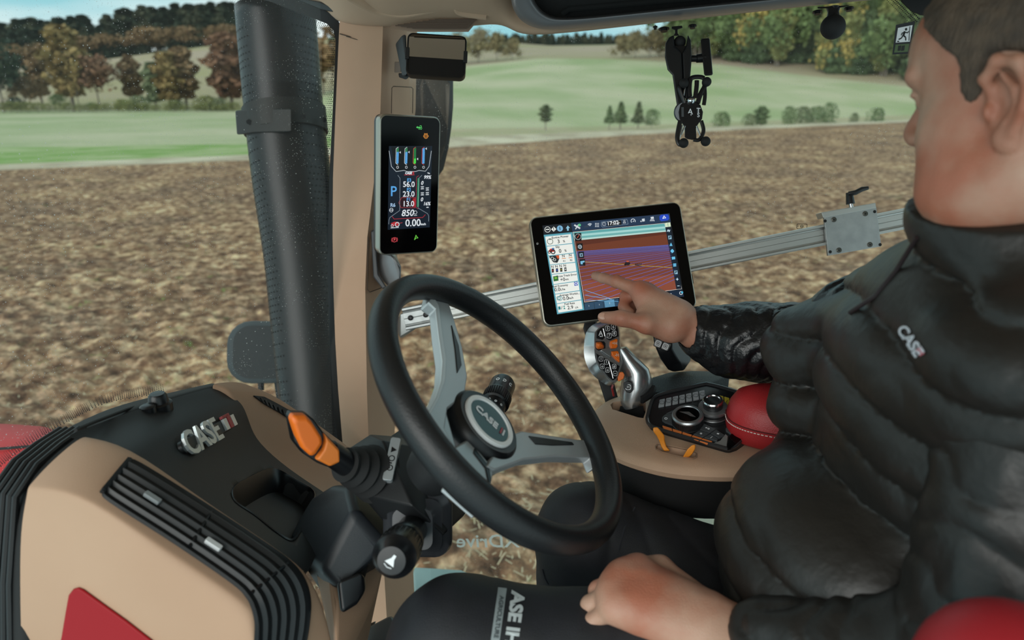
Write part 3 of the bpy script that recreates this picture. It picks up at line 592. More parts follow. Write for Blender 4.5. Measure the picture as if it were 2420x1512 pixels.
    g = [[P(-500, 1000, 1.9), P(-150, 1006, 1.85), (P(0, 1009, 1.8)), P(80, 1016, 1.78), P(124, 1022, 1.76)], [P(-500, 1060, 1.7), P(-150, 1060, 1.65), P(0, 1056, 1.6), P(90, 1050, 1.6), P(150, 1045, 1.62)], [P(-500, 1300, 1.5), P(-150, 1240, 1.5), P(0, 1170, 1.5), P(110, 1110, 1.52), P(180, 1070, 1.55)], [P(-500, 1500, 1.5), P(-100, 1400, 1.5), P(40, 1300, 1.5), P(140, 1200, 1.5), P(200, 1100, 1.55)]]
    MB().grid(g).build('bonnet_panel', mat('red_paint', 'b81f22', .5, spec=.3), root, sub=2, solid=.02)
    MB().tube([P(-500, 1062, 1.645), P(-150, 1062, 1.62), P(0, 1060, 1.58), P(90, 1053, 1.575), P(150, 1047, 1.60)], .003, 6).build('panel_joint', RUB, root)
    # step below the door and front fender piece
    root = empty('tank_step', P(1060, 1400, 2.1), 'grey-green plastic tank cover outside the lower side window', 'tank cover')
    teal = mat('greyed_green', '7f9794', .5, col2='8fa6a2', cscale=6)
    hull([P(975, 1338, 2.2), P(1090, 1345, 2.2), P(1117, 1360, 2.2), P(1120, 1400, 2.1), P(1110, 1440, 2.05), P(985, 1420, 2.0), P(970, 1500, 1.95), P(1100, 1520, 2.0)], 'cover', teal, root, .012)
    hull([P(1133, 1368, 2.25), P(1167, 1370, 2.25), P(1166, 1398, 2.2), P(1122, 1398, 2.15), P(1120, 1440, 2.15), P(1160, 1440, 2.15)], 'foot_block', teal, root, .006)
    root = empty('rear_fender', P(1620, 1250, 2.0), 'cream sheet panel outside the window below the armrest', 'panel')
    hull([P(1548, 1165, 1.9), P(1682, 1183, 1.9), P(1678, 1230, 1.9), P(1640, 1215, 1.85), P(1690, 1180, 2.0), P(1560, 1160, 2.0), P(1600, 1700, 1.9), P(1700, 1700, 1.95)], 'panel', mat('cream_panel', 'b8b5a0', .5), root, .006)
outside()
# ---------------------------------------------------------------- steering wheel and column
WC = P(1192, 952, .913); WN = Vector((.6846, -.1479, .7138)).normalized()
WM = frame(WC, x=SR, z=WN); WMI = WM.inverted()
def wl(x, y, h):   # pixel -> local point on the plane at height h above the rim plane
    return WMI @ PL(x, y, WC+WN*h, WN)
def z2(pts): return [(640+x/1.938, 620+y/1.938) for x, y in pts]
def wheel():
    root = empty('steering_wheel', WC, 'black leather steering wheel with three satin silver spokes', 'steering wheel')
    R0 = .192; N = 120
    def rimpt(a, e=1.): return WM @ Vector((R0*e*math.cos(a), R0*e*math.sin(a), 0))
    b = MB()
    secs = []
    for i in range(N):
        a = 2*math.pi*i/N; c = Vector((R0*math.cos(a), R0*math.sin(a), 0)); u = Vector((math.cos(a), math.sin(a), 0)); r = .0178
        secs.append([WM @ (c+u*(r*math.cos(t)*.92)+Vector((0, 0, r*math.sin(t)*1.08))) for t in [2*math.pi*k/20 for k in range(20)]])
    b.loft(secs, loop=True).build('rim', LEATH, root)
    # seams across the rim
    for px, py in ((1249, 826), (905, 792), (1395, 1240)):
        q = wl(px, py, 0); a = math.atan2(q.y, q.x); c = Vector((R0*math.cos(a), R0*math.sin(a), 0)); u = Vector((math.cos(a), math.sin(a), 0))
        MB().tube([WM @ (c+u*(.0162*math.cos(t)*.94)+Vector((0, 0, .0166*math.sin(t)*1.08))) for t in [2*math.pi*k/24 for k in range(24)]], .0009, 6, loop=True).build('rim_seam', mat('seam_dark', '050505', .8), root)
    # stitching on the inner side
    q0, q1, q2 = (wl(1120, 745, 0), wl(1395, 1010, 0), wl(1400, 1200, 0)); A = [math.atan2(q.y, q.x) for q in (q0, q1, q2)]
    st = MB()
    for i in range(150):
        a = A[0]+(A[2]-A[0])*i/149; th = math.pi*.80
        for dth in (-.13, .13):
            t0 = th+dth; c = Vector((math.cos(a), math.sin(a), 0)); rr = R0+.0152*math.cos(t0)*.95; z = .0165*math.sin(t0)*1.08
            p = WM @ Vector((c.x*rr, c.y*rr, z)); rr2 = R0+.0165*math.cos(t0+dth*.9)*.95; a2 = a+.007; p2 = WM @ Vector((math.cos(a2)*rr2, math.sin(a2)*rr2, .0165*math.sin(t0+dth*.9)*1.08)); st.tube([p, p2], .0009, 4)
    st.build('stitching', mat('stitch_black', '0a0a0b', .6), root)['kind'] = 'stuff'
    def plate(pts, h, th, name, mt, par, bev=.003, dish=None):
        q = [wl(x, y, h) for x, y in z2(pts)]; hs = dish or (lambda r: 0)
        ctr = sum((Vector((v.x, v.y, 0)) for v in q), Vector())/len(q)
        top = [WM @ Vector((v.x, v.y, h+hs(math.hypot(v.x, v.y)))) for v in q]; bot = [WM @ Vector((v.x, v.y, h-th+hs(math.hypot(v.x, v.y)))) for v in q]
        return MB().loft([bot, top]).build(name, mt, par, bevel=bev, seg=2)
    SP = mat('spoke_silver', 'bcc0c2', .36, metal=.35, bump=.1, bscale=800)
    s = plate([(728, 132), (800, 140), (812, 168), (845, 268), (880, 390), (903, 520), (893, 590), (850, 640), (812, 668), (800, 760), (850, 850), (800, 810), (745, 745), (720, 682), (755, 620), (782, 540), (787, 450), (770, 340), (757, 215), (716, 185)], -.010, .016, 'spoke', SP, root)
    plate([(829, 285), (862, 380), (875, 470), (856, 505), (846, 400)], -.0085, .004, 'slot', BLACKS, s, .0005)
    plate([(722, 180), (757, 212), (772, 340), (788, 450), (782, 540), (757, 620), (722, 682), (735, 690), (770, 625), (800, 540), (805, 440), (788, 330), (772, 200), (745, 150)], -.0075, .004, 'facet', mat('spoke_light', 'd0d3d4', .4, metal=.3), s, .001)
    s = plate([(1060, 800), (1150, 769), (1250, 785), (1400, 808), (1478, 810), (1503, 828), (1532, 912), (1482, 942), (1462, 893), (1300, 888), (1160, 903), (1030, 952), (990, 930)], -.010, .016, 'spoke', SP, root)
    plate([(1183, 793), (1380, 822), (1390, 834), (1290, 836), (1215, 830)], -.0085, .004, 'slot', BLACKS, s, .0005)
    s = plate([(800, 660), (850, 840), (905, 806), (930, 830), (1003, 920), (1022, 960), (1012, 1020), (960, 990), (905, 935), (850, 890), (800, 830), (735, 700)], -.014, .016, 'spoke', SP, root)
    plate([(935, 850), (1000, 930), (1012, 1000), (1000, 1010), (985, 940), (930, 870)], -.0125, .004, 'slot', BLACKS, s, .0005)
    plate([(800, 1020), (950, 1150), (935, 1158), (795, 1035)], -.030, .006, 'spoke_foot', SP, root, .001)
    # hub with emblem
    hc = PL(1156, 995, WC-WN*.004, WN); bc = PL(1128, 1005, WC-WN*.030, WN); m = frame(hc, x=SR, z=WN); hub = MB()
    prof = [(.052, -.05), (.054, -.03), (.053, -.015), (.049, -.004), (.045, 0), (.040, -.001)]
    hub.lathe(prof, 48, m).build('hub', BLACKS, root)
    MB().lathe([(.0375, -.003), (.0375, .0015), (.0365, .003), (.0315, .003), (.0305, .0015), (.0305, -.003)], 48, m).build('emblem_ring', mat('ring_white', 'f6f8f8', .6), root)
    MB().lathe([(.0302, -.003), (.0302, .0012), (.001, .0014)], 48, m).build('emblem_field', mat('emblem_teal', '4c6466', .4, metal=.4), root)
    ea = wl(1127, 965, 0); eb = wl(1190, 1026, 0); em_ = m @ RZ(math.atan2(eb.y-ea.y, eb.x-ea.x))
    t = MB(em_); t.text('CASE', .0155, T3(-.024, 0, .0022), .0004, 'LEFT', bold=.0004); t.build('emblem_lettering', WHITE, root, flat=True)
    t = MB(em_); t.text('I', .0155, T3(.0165, 0, .0022), .0004, 'LEFT', bold=.0004); t.build('emblem_red_bar', mat('emblem_red', 'a8323a', .4), root, flat=True)
    t = MB(em_); t.text('I', .0155, T3(.0205, 0, .0022), .0004, 'LEFT', bold=.0004); t.build('emblem_bar', WHITE, root, flat=True)
    MB().lathe([(.03, -.12), (.038, -.10), (.04, -.045)], 32, m).build('hub_stem', BLACK, root)
wheel()
def accordion(mb, a, b, r0, r1, n=5):
    pts = []; rs = []
    for i in range(n*4+1):
        t = i/(n*4); pts.append(Vector(a).lerp(b, t)); rs.append((r0+(r1-r0)*t)*(1+.10*math.cos(2*math.pi*t*n)))
    mb.tube(pts, rs, 28)
def column():
    root = empty('steering_column', P(740, 1330, 1.03), 'black plastic steering column housing between dashboard and wheel', 'steering column')
    # main head: box under the wheel
    hull([P(875, 1026, 1.05), P(955, 1032, 1.12), P(1000, 1040, 1.13), P(1118, 1190, 1.03), P(1100, 1215, 1.0), P(1050, 1262, .93), P(975, 1195, .90), P(870, 1172, .93), P(812, 1120, .98), P(815, 1065, 1.03), P(930, 1262, .96), P(1020, 1290, .98), P(1000, 1060, 1.0), P(905, 1040, .96), P(955, 1130, .93)], 'column_head', BLACK, root, .012)
    hull([P(960, 1000, 1.16), P(1110, 1080, 1.10), P(1100, 1190, 1.03), P(1000, 1200, .98), P(940, 1080, 1.0), P(900, 1040, 1.06)], 'column_neck', BLACK, root, .012)
    # lower body
    hull([P(743, 1170, 1.06), P(784, 1144, 1.05), P(826, 1150, 1.01), P(838, 1203, .95), P(900, 1275, .95), P(890, 1312, .95), P(800, 1392, .93), P(760, 1350, .93), P(680, 1275, 1.0), P(700, 1240, 1.1), P(900, 1150, 1.1), P(960, 1240, 1.02), P(905, 1330, 1.02), P(780, 1430, 1.02)], 'column_body', mat('blueblack_plastic', '23262b', .42, bump=.15, bscale=900), root, .02, 4)
    hull([P(740, 1340, .96), P(800, 1388, .93), P(886, 1318, .95), P(862, 1385, 1.0), P(800, 1450, 1.0), P(760, 1420, 1.04)], 'lower_shroud', BLACK, root, .01)
    # silver symbol plate on the housing
    q = [(898, 1037), (922, 1040), (955, 1130), (930, 1132)]
    pl = [P(899, 1038, .951), P(922, 1041, .951), P(954, 1128, .922), P(930, 1133, .922)]; n_ = (pl[1]-pl[0]).cross(pl[3]-pl[0]).normalized()
    if n_.dot(CAM-pl[0]) < 0: n_ = -n_
    c0 = sum(pl, Vector())/4; fm = frame(c0, x=(pl[1]-pl[0]), z=n_); w = (pl[1]-pl[0]).length; h = (pl[3]-pl[0]).length
    sp = MB(fm); sp.prism(rrect(w, h, .003), -.012, .002); s_ = sp.build('symbol_plate', mat('plate_silver', 'aab0b3', .4, metal=.5), root, bevel=.0006)
    ic = MB(fm)
    ic.prism([(-.003, .016), (.004, .012), (-.003, .008)], .002, .0026)
    for yy in (0, -.013): 
        ic.loft([[(.0042*math.cos(a), yy+.0042*math.sin(a), .0025) for a in [i*.5236 for i in range(12)]], [(.003*math.cos(a), yy+.003*math.sin(a), .0025) for a in [i*.5236 for i in range(12)]]], cap=False)
    ic.box((0, -.0065, .0022), (.003, .0015, .0006)); ic.build('symbols', BLACKS, s_, flat=True)
    # gaiter and orange tipped shuttle lever
    sh = empty('shuttle_lever', P(860, 1120, .93), 'orange-tipped paddle lever with ribbed black gaiter on the left of the column', 'lever')
    g = MB(); accordion(g, P(888, 1118, .955), P(815, 1098, .905), .036, .020, 4); g.build('gaiter', RUB, sh)
    a, b = P(822, 1098, .91), P(775, 1066, .885); MB().tube([a, b], [.016, .015], 20).build('stem', BLACKS, sh)
    e0 = P(795, 1078, .89); e1 = P(704, 1000, .85); d_ = (e1-e0).normalized(); sd_ = (P(740, 1085, .86)-P(790, 1020, .87)); fm = frame(e0, x=d_, y=None, z=d_.cross(sd_).normalized()*1.)
    if fm.col[2].to_3d().dot(CAM-e0) < 0: fm = frame(e0, x=d_, z=-d_.cross(sd_).normalized())
    fi = fm.inverted(); L = lambda px, py, z: fi @ PL(px, py, e0+fm.col[2].to_3d()*z, fm.col[2].to_3d())
    def pad(pts, z0, z1, name, mt, shrink=.9, bev=.003):
        q = [L(x, y, (z0+z1)/2) for x, y in pts]; c_ = sum(q, Vector())/len(q); bot = [fm @ Vector((v.x, v.y, z0)) for v in q]; mid = [fm @ Vector((v.x, v.y, z1-.004)) for v in q]; top = [fm @ Vector((c_.x+(v.x-c_.x)*shrink, c_.y+(v.y-c_.y)*shrink, z1)) for v in q]
        return MB().loft([bot, mid, top]).build(name, mt, sh, bevel=bev, seg=3, ang=.3)
    pad([(679, 983), (684, 972), (722, 974), (736, 985), (758, 1015), (805, 1060), (803, 1092), (770, 1100), (745, 1090), (712, 1068), (690, 1040)], -.012, .004, 'paddle_edge', BLACKS, .97)
    pad([(685, 990), (690, 978), (720, 978), (733, 992), (757, 1030), (759, 1046), (742, 1072), (732, 1076), (712, 1058), (698, 1030)], .0, .016, 'orange_tip', ORANGE, .80)
    pad([(764, 1022), (800, 1060), (802, 1090), (778, 1101), (744, 1084), (762, 1058), (766, 1040)], .0, .012, 'orange_grip', mat('orange_light', 'e07a2c', .4), .86)
    # lower stalk towards the camera
    st = empty('horn_stalk', P(985, 1240, .93), 'black stalk with white horn symbol below the wheel', 'stalk')
    a = P(985, 1235, .95); b = P(925, 1325, .80); dv = (b-a); LL = dv.length; dn = dv.normalized(); fm = frame(a, x=RT, z=dn)
    g = MB(fm)
    def sq(r, z): return [(x, y, z) for x, y in rrect(r*2, r*2, r*.45)]
    g.loft([sq(.046, -.01), sq(.044, .004), sq(.034, .010), sq(.036, .016), sq(.028, .024), sq(.026, .03)]); g.build('gaiter', mat('collar_grey', '34363a', .3), st, ang=.9)
    MB(fm).lathe([(.019, .02), (.020, LL*.45), (.023, LL*.5), (.0245, LL*.62), (.023, LL*.64), (.0245, LL*.66), (.026, LL*.84), (.0255, LL*.90), (.021, LL*.93), (.019, LL*.97), (.016, LL), (.001, LL*1.005)], 32).build('barrel', BLACKS, st)
    rb = MB(fm)
    for i in range(30):
        an = i*math.pi/15; rb.box((.0252*math.cos(an), .0252*math.sin(an), LL*.75), (.0016, .0016, LL*.14), Matrix.Rotation(an, 3, 'Z'))
    rb.build('ribs', BLACKS, st)['kind'] = 'stuff'
    hn = MB(fm @ T3(0, 0, LL*1.005) @ RZ(-2.2)); hn.prism([(-.008, .0015), (-.003, .002), (.004, .006), (.004, -.006), (-.003, -.002), (-.008, -.0015)], 0, .0008); hn.tube([(.0065, .005, .0005), (.008, 0, .0005), (.0065, -.005, .0005)], .0006, 5); hn.build('horn_symbol', WHITE, st, flat=True)
    # light / wiper stalk with dial, on the far side of the wheel
    st = empty('dial_stalk', P(1172, 965, 1.12), 'short black dial stalk with white symbols behind the wheel hub', 'stalk')
    a = P(1155, 985, 1.09); b = P(1190, 905, 1.16); dn = (b-a).normalized(); LL = (b-a).length; fm = frame(a, x=RT, z=dn)
    MB(fm).lathe([(.014, -.06), (.016, 0), (.019, LL*.1), (.019, LL*.35), (.0215, LL*.38), (.0225, LL*.60), (.0215, LL*.62), (.0205, LL*.66), (.0205, LL*.95), (.017, LL*1.03), (.001, LL*1.05)], 32).build('barrel', BLACKS, st)
    rb = MB(fm)
    for i in range(36):
        an = i*math.pi/18; rb.box((.0222*math.cos(an), .0222*math.sin(an), LL*.49), (.0012, .0014, LL*.2), Matrix.Rotation(an, 3, 'Z'))
    rb.build('ribs', BLACKS, st)['kind'] = 'stuff'
    # little white symbols around the barrel
    tv = (CAM-b).normalized(); ang0 = math.atan2((fm.inverted().to_3x3() @ tv).y, (fm.inverted().to_3x3() @ tv).x)
    for hgt, r_, chars in ((.80, .0208, 'ODC'), (.22, .0193, '0oo')):
        for k, ch in enumerate(chars):
            an = ang0+(1-k)*-.55; mm = fm @ RZ(an) @ T3(r_, 0, LL*hgt) @ RY(math.pi/2) @ RZ(math.pi/2)
            MB(mm).text(ch, .008, T3(0, 0, 0), .0003, 'CENTER', bold=.0002).build('symbol', WHITE, st, flat=True)
    # small stub lever behind the wheel at the top of the column
column()
# ---------------------------------------------------------------- dashboard
from mathutils.bvhtree import BVHTree
class Surf:
    def __init__(s, *objs):
        bpy.context.view_layer.update(); dg = bpy.context.evaluated_depsgraph_get(); s.b = []
        for o in objs: s.b.append((BVHTree.FromObject(o, dg), parent_origin(o.parent)))
    def __call__(s, x, y, off=0.):
        d = ray(x, y).normalized(); best = None
        for b, o in s.b:
            h = b.ray_cast(CAM-o, d)
            if h[0] is not None and (best is None or h[3] < best[2]): best = (h[0]+o, h[1], h[3])
        if best is None: print('MISS', x, y); return PL(x, y, s.p, s.n)+s.n*off
        p, n, _ = best
        if n.dot(d) > 0: n = -n
        s.n = n; s.p = p; return p+n*off
def dash():
    root = empty('dashboard', W(.6, .8, 2.0), 'beige and black dashboard cowl with long air vents in front of the wheel', 'dashboard')
    inn = [(207, 1024, .655), (300, 1040, .66), (453, 1153, .66), (580, 1238, .66), (700, 1317, .66), (738, 1362, .66), (766, 1425, .66), (788, 1530, .66), (792, 1700, .66)]
    cre = [(66, 1152, .572), (177, 1162, .56), (330, 1262, .56), (465, 1350, .56), (585, 1430, .56), (607, 1468, .56), (614, 1525, .56), (612, 1640, .56), (612, 1800, .56)]
    A = [PS(*p) for p in inn]; B = [PS(*p) for p in cre]; rows = []
    down = [PS(48, 1248, .563), PS(47, 1400, .555), PS(52, 1640, .545), PS(54, 1850, .54)]
    rows.append([a-ZZ*.05+SR*.001 for a in A]); rows.append([a-ZZ*.008+SR*.002 for a in A])
    for u in (.05, .3, .7, .96, 1.): rows.append([a.lerp(b, u)+ZZ*(.006*math.sin(math.pi*u)) for a, b in zip(A, B)])
    for i, (dz, ds) in enumerate(((.012, .008), (.06, .013), (.18, .02), (.34, .026))):
        r = [b-ZZ*dz-SR*ds for b in B]; k = (B[0]-ZZ*dz).z
        r[0] = [PS(63, 1175, .566), PS(48, 1248, .558), PS(47, 1400, .545), PS(54, 1700, .535)][i]; r[1] = r[0].lerp(r[2], .38); rows.append(r)
    cow = MB().grid(rows).build('left_cowl', BEIGE, root, sub=2)
    sf = Surf(cow)
    # vent
    up = cr([Vector((x, y, 0)) for x, y in [(306, 1088), (332, 1093), (474, 1181), (625, 1280), (688, 1326), (722, 1370), (735, 1421), (731, 1481), (722, 1530)]], 5); lo = cr([Vector((x, y, 0)) for x, y in [(241, 1166), (259, 1188), (410, 1285), (545, 1378), (580, 1412), (594, 1440), (601, 1475), (600, 1512), (598, 1540)]], 5)
    L_ = lambda i, u, off: (lambda p: sf(p.x, p.y, off))(up[i].lerp(lo[i], u))
    n = len(up); us = [0, .04, .08, .5, .92, .96, 1]; of = [.0005, .003, .0015, .001, .0015, .003, .0005]
    MB().grid([[L_(i, u, o) for i in range(n)] for u, o in zip(us, of)]).build('vent_frame', BLACK, root, ang=.9)
    e = MB(); e.tube([L_(0, u, .002) for u in (0, .25, .5, .75, 1)], .003, 8); e.tube([L_(1, u, .0015) for u in (.05, .25, .5, .75, .95)], .006, 8, flat=.35); e.build('vent_end', BLACK, root)
    for k in range(5):
        u = .16+k*.165; s_ = MB(); s_.grid([[L_(i, u-.018, .0015) for i in range(3, n)], [L_(i, u-.010, .0050) for i in range(3, n)], [L_(i, u+.004, .0052) for i in range(3, n)], [L_(i, u+.05, .0012) for i in range(3, n)]])
        s_.build('vent_slat', mat('slat_black', '1b1c1e', .4), root, ang=.3)
    for px, py, c in ((356, 1184, '8f9496'), (500, 1294, 'd9dadb')):  # silver tabs; the white light on one is put into its paler colour
        p = sf(px, py, .006); nn = sf.n; xd = sf(px+20, py+13, .006)-p; m = frame(p, x=xd, z=nn); MB(m).prism(rrect(.020, .0068, .0015), -.003, .0022).build('vent_tab', mat('tab_'+c, c, .4), root, bevel=.0006)
    for i0 in (11, 20):
        MB().tube([L_(i0, u, .0022) for u in (.1, .3, .5, .7, .9)], .0022, 6).build('vent_divider', BLACKS, root)
    # red inset
    rd = [(188, 1385), (176, 1388), (165, 1402), (158, 1440), (148, 1500), (135, 1560), (300, 1620), (450, 1600), (420, 1560), (362, 1510), (300, 1462), (230, 1412), (200, 1390)]
    P1 = [sf(x, y, .0005) for x, y in rd]; cxx = sum(x for x, y in rd)/len(rd); cyy = sum(y for x, y in rd)/len(rd)
    P2 = [sf(cxx+(x-cxx)*.97, cyy+(y-cyy)*.97, .004) for x, y in rd]
    MB().loft([P1, P2]).build('red_inset', REDP, root, bevel=.002, seg=3)
    # black middle panel
    rows = [((140, 1012, .64), (508, 905, .955)), ((207, 1022, .665), (530, 912, .96)), ((300, 1042, .665), (548, 930, .96)), ((340, 1070, .665), (560, 952, .96)), ((400, 1115, .665), (575, 1000, .96)), ((453, 1153, .665), (592, 1043, .96)), ((580, 1238, .665), (668, 1108, .96)), ((704, 1319, .665), (746, 1158, .96)), ((724, 1340, .665), (790, 1190, .96))]
    G = []
    for i, (a, b) in enumerate(rows):
        a = PS(*a)-ZZ*.012; b = PS(b[0]+(0 if i < 3 else 14), b[1]+(0 if i < 3 else -6), b[2]+.01)-ZZ*.006; G.append([a.lerp(b, u)+ZZ*((-.012 if 3 < i < 7 else .004)*math.sin(math.pi*u)) for u in (0, .1, .3, .5, .7, .9, 1)])
    pan = MB().grid(G).build('middle_panel', BLACK, root, sub=2)
    sp = Surf(pan)
    # cup holder cut
    cup = cr([Vector((x, y, 0)) for x, y in [(551, 1165), (560, 1148), (590, 1130), (634, 1110), (662, 1113), (700, 1135), (742, 1163), (735, 1200), (712, 1250), (690, 1276), (655, 1258), (604, 1218), (560, 1188)]], 4, True)
    top = [sp(p.x, p.y, .0) for p in cup]; nn = Vector((0, 0, 0))
    c0 = sum(top, Vector())/len(top); nn = sum(((top[i]-c0).cross(top[(i+3) % len(top)]-c0) for i in range(len(top))), Vector()).normalized()
    if nn.z < 0: nn = -nn
    cutm = MB().loft([[p-nn*.03 for p in top], [p+nn*.05 for p in top]]).build('cutter', BLACK, root, flat=True)
    q = pan.modifiers.new('b', 'BOOLEAN'); q.object = cutm; q.operation = 'DIFFERENCE'; q.solver = 'FAST'
    bpy.context.view_layer.update(); me = bpy.data.meshes.new_from_object(pan.evaluated_get(bpy.context.evaluated_depsgraph_get())); pan.modifiers.clear(); pan.data = me; bpy.data.objects.remove(cutm)
    sh = lambda k, dz: [c0+(p-c0)*k+Vector((0, 0, dz)) for p in top]
    MB().loft([sh(1.03, .0015), sh(1.0, .0025), sh(.985, -.002), sh(.95, -.03), sh(.90, -.075), sh(.84, -.085)], cap=False).build('cup_holder', BLACKS, root, ang=.9)
    MB().loft([sh(.9, -.083), sh(.9, -.088)]).build('cup_holder_floor', RUB, root)
    MB(T3(*(c0+Vector((.015, .0, -.079))))).lathe([(.036, 0), (.038, .004), (.034, .004), (.033, .001)], 32).build('cup_ring', BLACKS, root)
    # panel groove and sensor knob
    sp2 = sp
    MB().tube([sp2(x, y, .0005) for x, y in [(178, 1017), (230, 995), (300, 968), (380, 945), (450, 926)]], .0022, 6).build('panel_groove', RUB, root)
    p = sp(376, 958, 0); MB(T3(*p)).lathe([(.018, -.01), (.018, .004), (.014, .006), (.0125, .016), (.010, .019), (.001, .0195)], 24).build('sun_sensor', BLACKS, root)
    p = sp(350, 966, 0); MB(T3(*p)).lathe([(.011, -.01), (.011, .004), (.008, .006), (.001, .006)], 20).build('sensor_cap', BLACKS, root)
    # emblem on the panel
    a = sp(428, 1062, .003); b = sp(540, 1000, .003); nn = sp.n; m = frame((a+b)/2, x=(b-a), z=(sp(480, 1032) and sp.n)); L = (b-a).length
    em = MB(m); em.prism(rrect(L*1.06, .020, .009), -.004, .002, rrect(L*1.04, .018, .008)); em.build('emblem_base', BLACKS, root, bevel=.001)
    t = MB(m); t.text('CASE', L*.29, T3(-L*.50, 0, .004), .002, 'LEFT', bold=.0011, sx=1.0); t.build('emblem_lettering', mat('chrome_white', 'dfe3e4', .25, metal=.5), root, flat=True)
    s_ = lambda x0, y0, y1, w, sl: [(x0, y0), (x0+w, y0), (x0+w+sl, y1), (x0+sl, y1)]
    t = MB(m)
    for x0 in (L*.29, L*.465): t.prism(s_(x0, -.008, .010, L*.075, L*.02), .002, .0065)
    t.build('emblem_bar', mat('chrome_white'), root, bevel=.0004)
    t = MB(m); t.prism(s_(L*.375, -.008, .015, L*.07, L*.02), .002, .0075); t.prism([(L*.30, .0105), (L*.43, .0105), (L*.43, .0148), (L*.31, .0148)], .002, .0075); t.build('emblem_red_bar', mat('emblem_red', 'a8323a', .4), root, bevel=.0004)
    # right cowl
    rows = [((500, 906, .95), (545, 902, 1.02), (600, 915, 1.10)), ((520, 909, .957), (575, 915, 1.03), (650, 932, 1.11)), ((540, 920, .96), (605, 935, 1.03), (690, 958, 1.11)), ((556, 946, .96), (600, 985, 1.005), (740, 988, 1.12)), ((575, 1000, .96), (610, 1045, .99), (780, 1016, 1.12)), ((594, 1044, .96), (640, 1080, .99), (815, 1040, 1.12)), ((668, 1109, .96), (700, 1120, .99), (850, 1068, 1.12)), ((748, 1160, .96), (760, 1150, .99), (880, 1100, 1.12)), ((830, 1210, .96), (840, 1200, .99), (930, 1150, 1.12))]
    G = []
    for a, c, b in rows:
        a, c, b = PS(*a), PS(*c), PS(*b); G.append([a-ZZ*.05, a-ZZ*.004, a.lerp(c, .1), c, c.lerp(b, .5)+ZZ*.004, b, b-ZZ*.02+SR*.01, b-ZZ*.2+SR*.02])
    rc_ = MB().grid(G).build('right_cowl', BEIGE, root, sub=2); sr = Surf(rc_)
    ou = [(596, 936), (622, 939), (650, 953), (697, 979), (706, 992), (684, 992), (655, 974), (625, 957)]
    MB().loft([[sr(x, y, .0005) for x, y in ou], [sr(x, y, .003) for x, y in ou]]).build('side_vent_frame', BLACK, root, bevel=.001)
    for k in range(8):
        u = k/7; x0, y0 = 612+u*75, 942+u*38; s_ = MB(); s_.tube([sr(x0, y0, .004), sr(x0+2+6*(1-u), y0+13, .004)], .0016, 6); s_.build('side_vent_slat', mat('slat_black'), root)
    # black base trim with ridges next to the windscreen
    A = [(-60, 1700), (-50, 1350), (-30, 1160), (20, 1095), (70, 1058), (129, 1022), (241, 964), (384, 932), (490, 910)]; B = [(56, 1720), (46, 1400), (58, 1190), (110, 1110), (170, 1058), (222, 1020), (300, 975), (420, 938), (515, 912)]
    PA = [PT(x, y, .80) for x, y in A]; PB = [PT(x, y, .705) for x, y in B]
    PB[0] = PT(56, 1720, .69)
    G = [[p-ZZ*.05+TF*.01 for p in PA], PA]+[[a.lerp(b, u)+ZZ*.004 for a, b in zip(PA, PB)] for u in (.3, .6, .9)]+[PB, [p-ZZ*.03-TF*.02+SR*.01 for p in PB]]
    bt = MB().grid(G).build('base_trim', RUB, root, sub=2)
    for u in (.18, .34, .50, .66, .80):
        MB().tube([PA[i].lerp(PB[i], u)+ZZ*.005 for i in range(0, 6)], .0042, 8).build('trim_ridge', BLACK, root)
    # dotted print at the foot of the windscreen
    d = MB(); pth = cr([Vector((x, y, 0)) for x, y in [(-40, 1140), (20, 1088), (70, 1050), (129, 1015), (241, 957), (320, 940), (390, 928)]], 30); acc = 0; k = 0
    for i in range(1, len(pth)):
        acc += (pth[i]-pth[i-1]).length
        if acc > 4.4:
            acc = 0; k += 1; tn = (pth[i]-pth[i-1]).normalized(); nv = Vector((tn.y, -tn.x, 0))
            for j in range(6):
                q = pth[i]+nv*(j*3.6+1.5+(2 if k % 2 else 0)); c = PT(q.x, q.y, .815); r = .0012*(1-.1*j); d.add([c+RT*r, c+UP*r, c-RT*r, c-UP*r], [(0, 1, 2, 3)])
    d.build('print_dots', RUB, root, flat=True)['kind'] = 'stuff'
    # beige knee panel under the column
    hull([P(738, 1312, .99), P(775, 1345, .95), P(800, 1420, .93), P(797, 1530, .90), P(905, 1345, 1.02), P(893, 1400, 1.0), P(862, 1470, .96), P(800, 1600, .90), P(760, 1310, 1.1), P(900, 1330, 1.1), P(850, 1600, 1.05)], 'knee_panel', BEIGE, root, .015, 4)
    hull([P(795, 1372, .915), P(862, 1345, .93), P(866, 1392, .93), P(842, 1432, .92), P(805, 1455, .91), P(800, 1400, .97), P(860, 1400, .97)], 'dark_recess', BLACKS, root, .006)
    return root
dash()
def pedal():
    root = empty('pedal_box', P(890, 1530, 1.1), 'dark blue-black moulded pedal cover at the bottom left of the driver\'s knee', 'pedal')
    hull([P(868, 1482, 1.12), P(925, 1452, 1.13), P(945, 1470, 1.12), P(950, 1530, 1.05), P(880, 1560, 1.03), P(850, 1530, 1.08), P(900, 1480, 1.2), P(960, 1520, 1.2)], 'cover', mat('petrol_plastic', '26333a', .35), root, .008)
    hull([P(862, 1478, 1.13), P(890, 1466, 1.14), P(888, 1474, 1.13), P(860, 1488, 1.12), P(870, 1480, 1.17)], 'hinge', BLACKS, root, .003)
pedal()
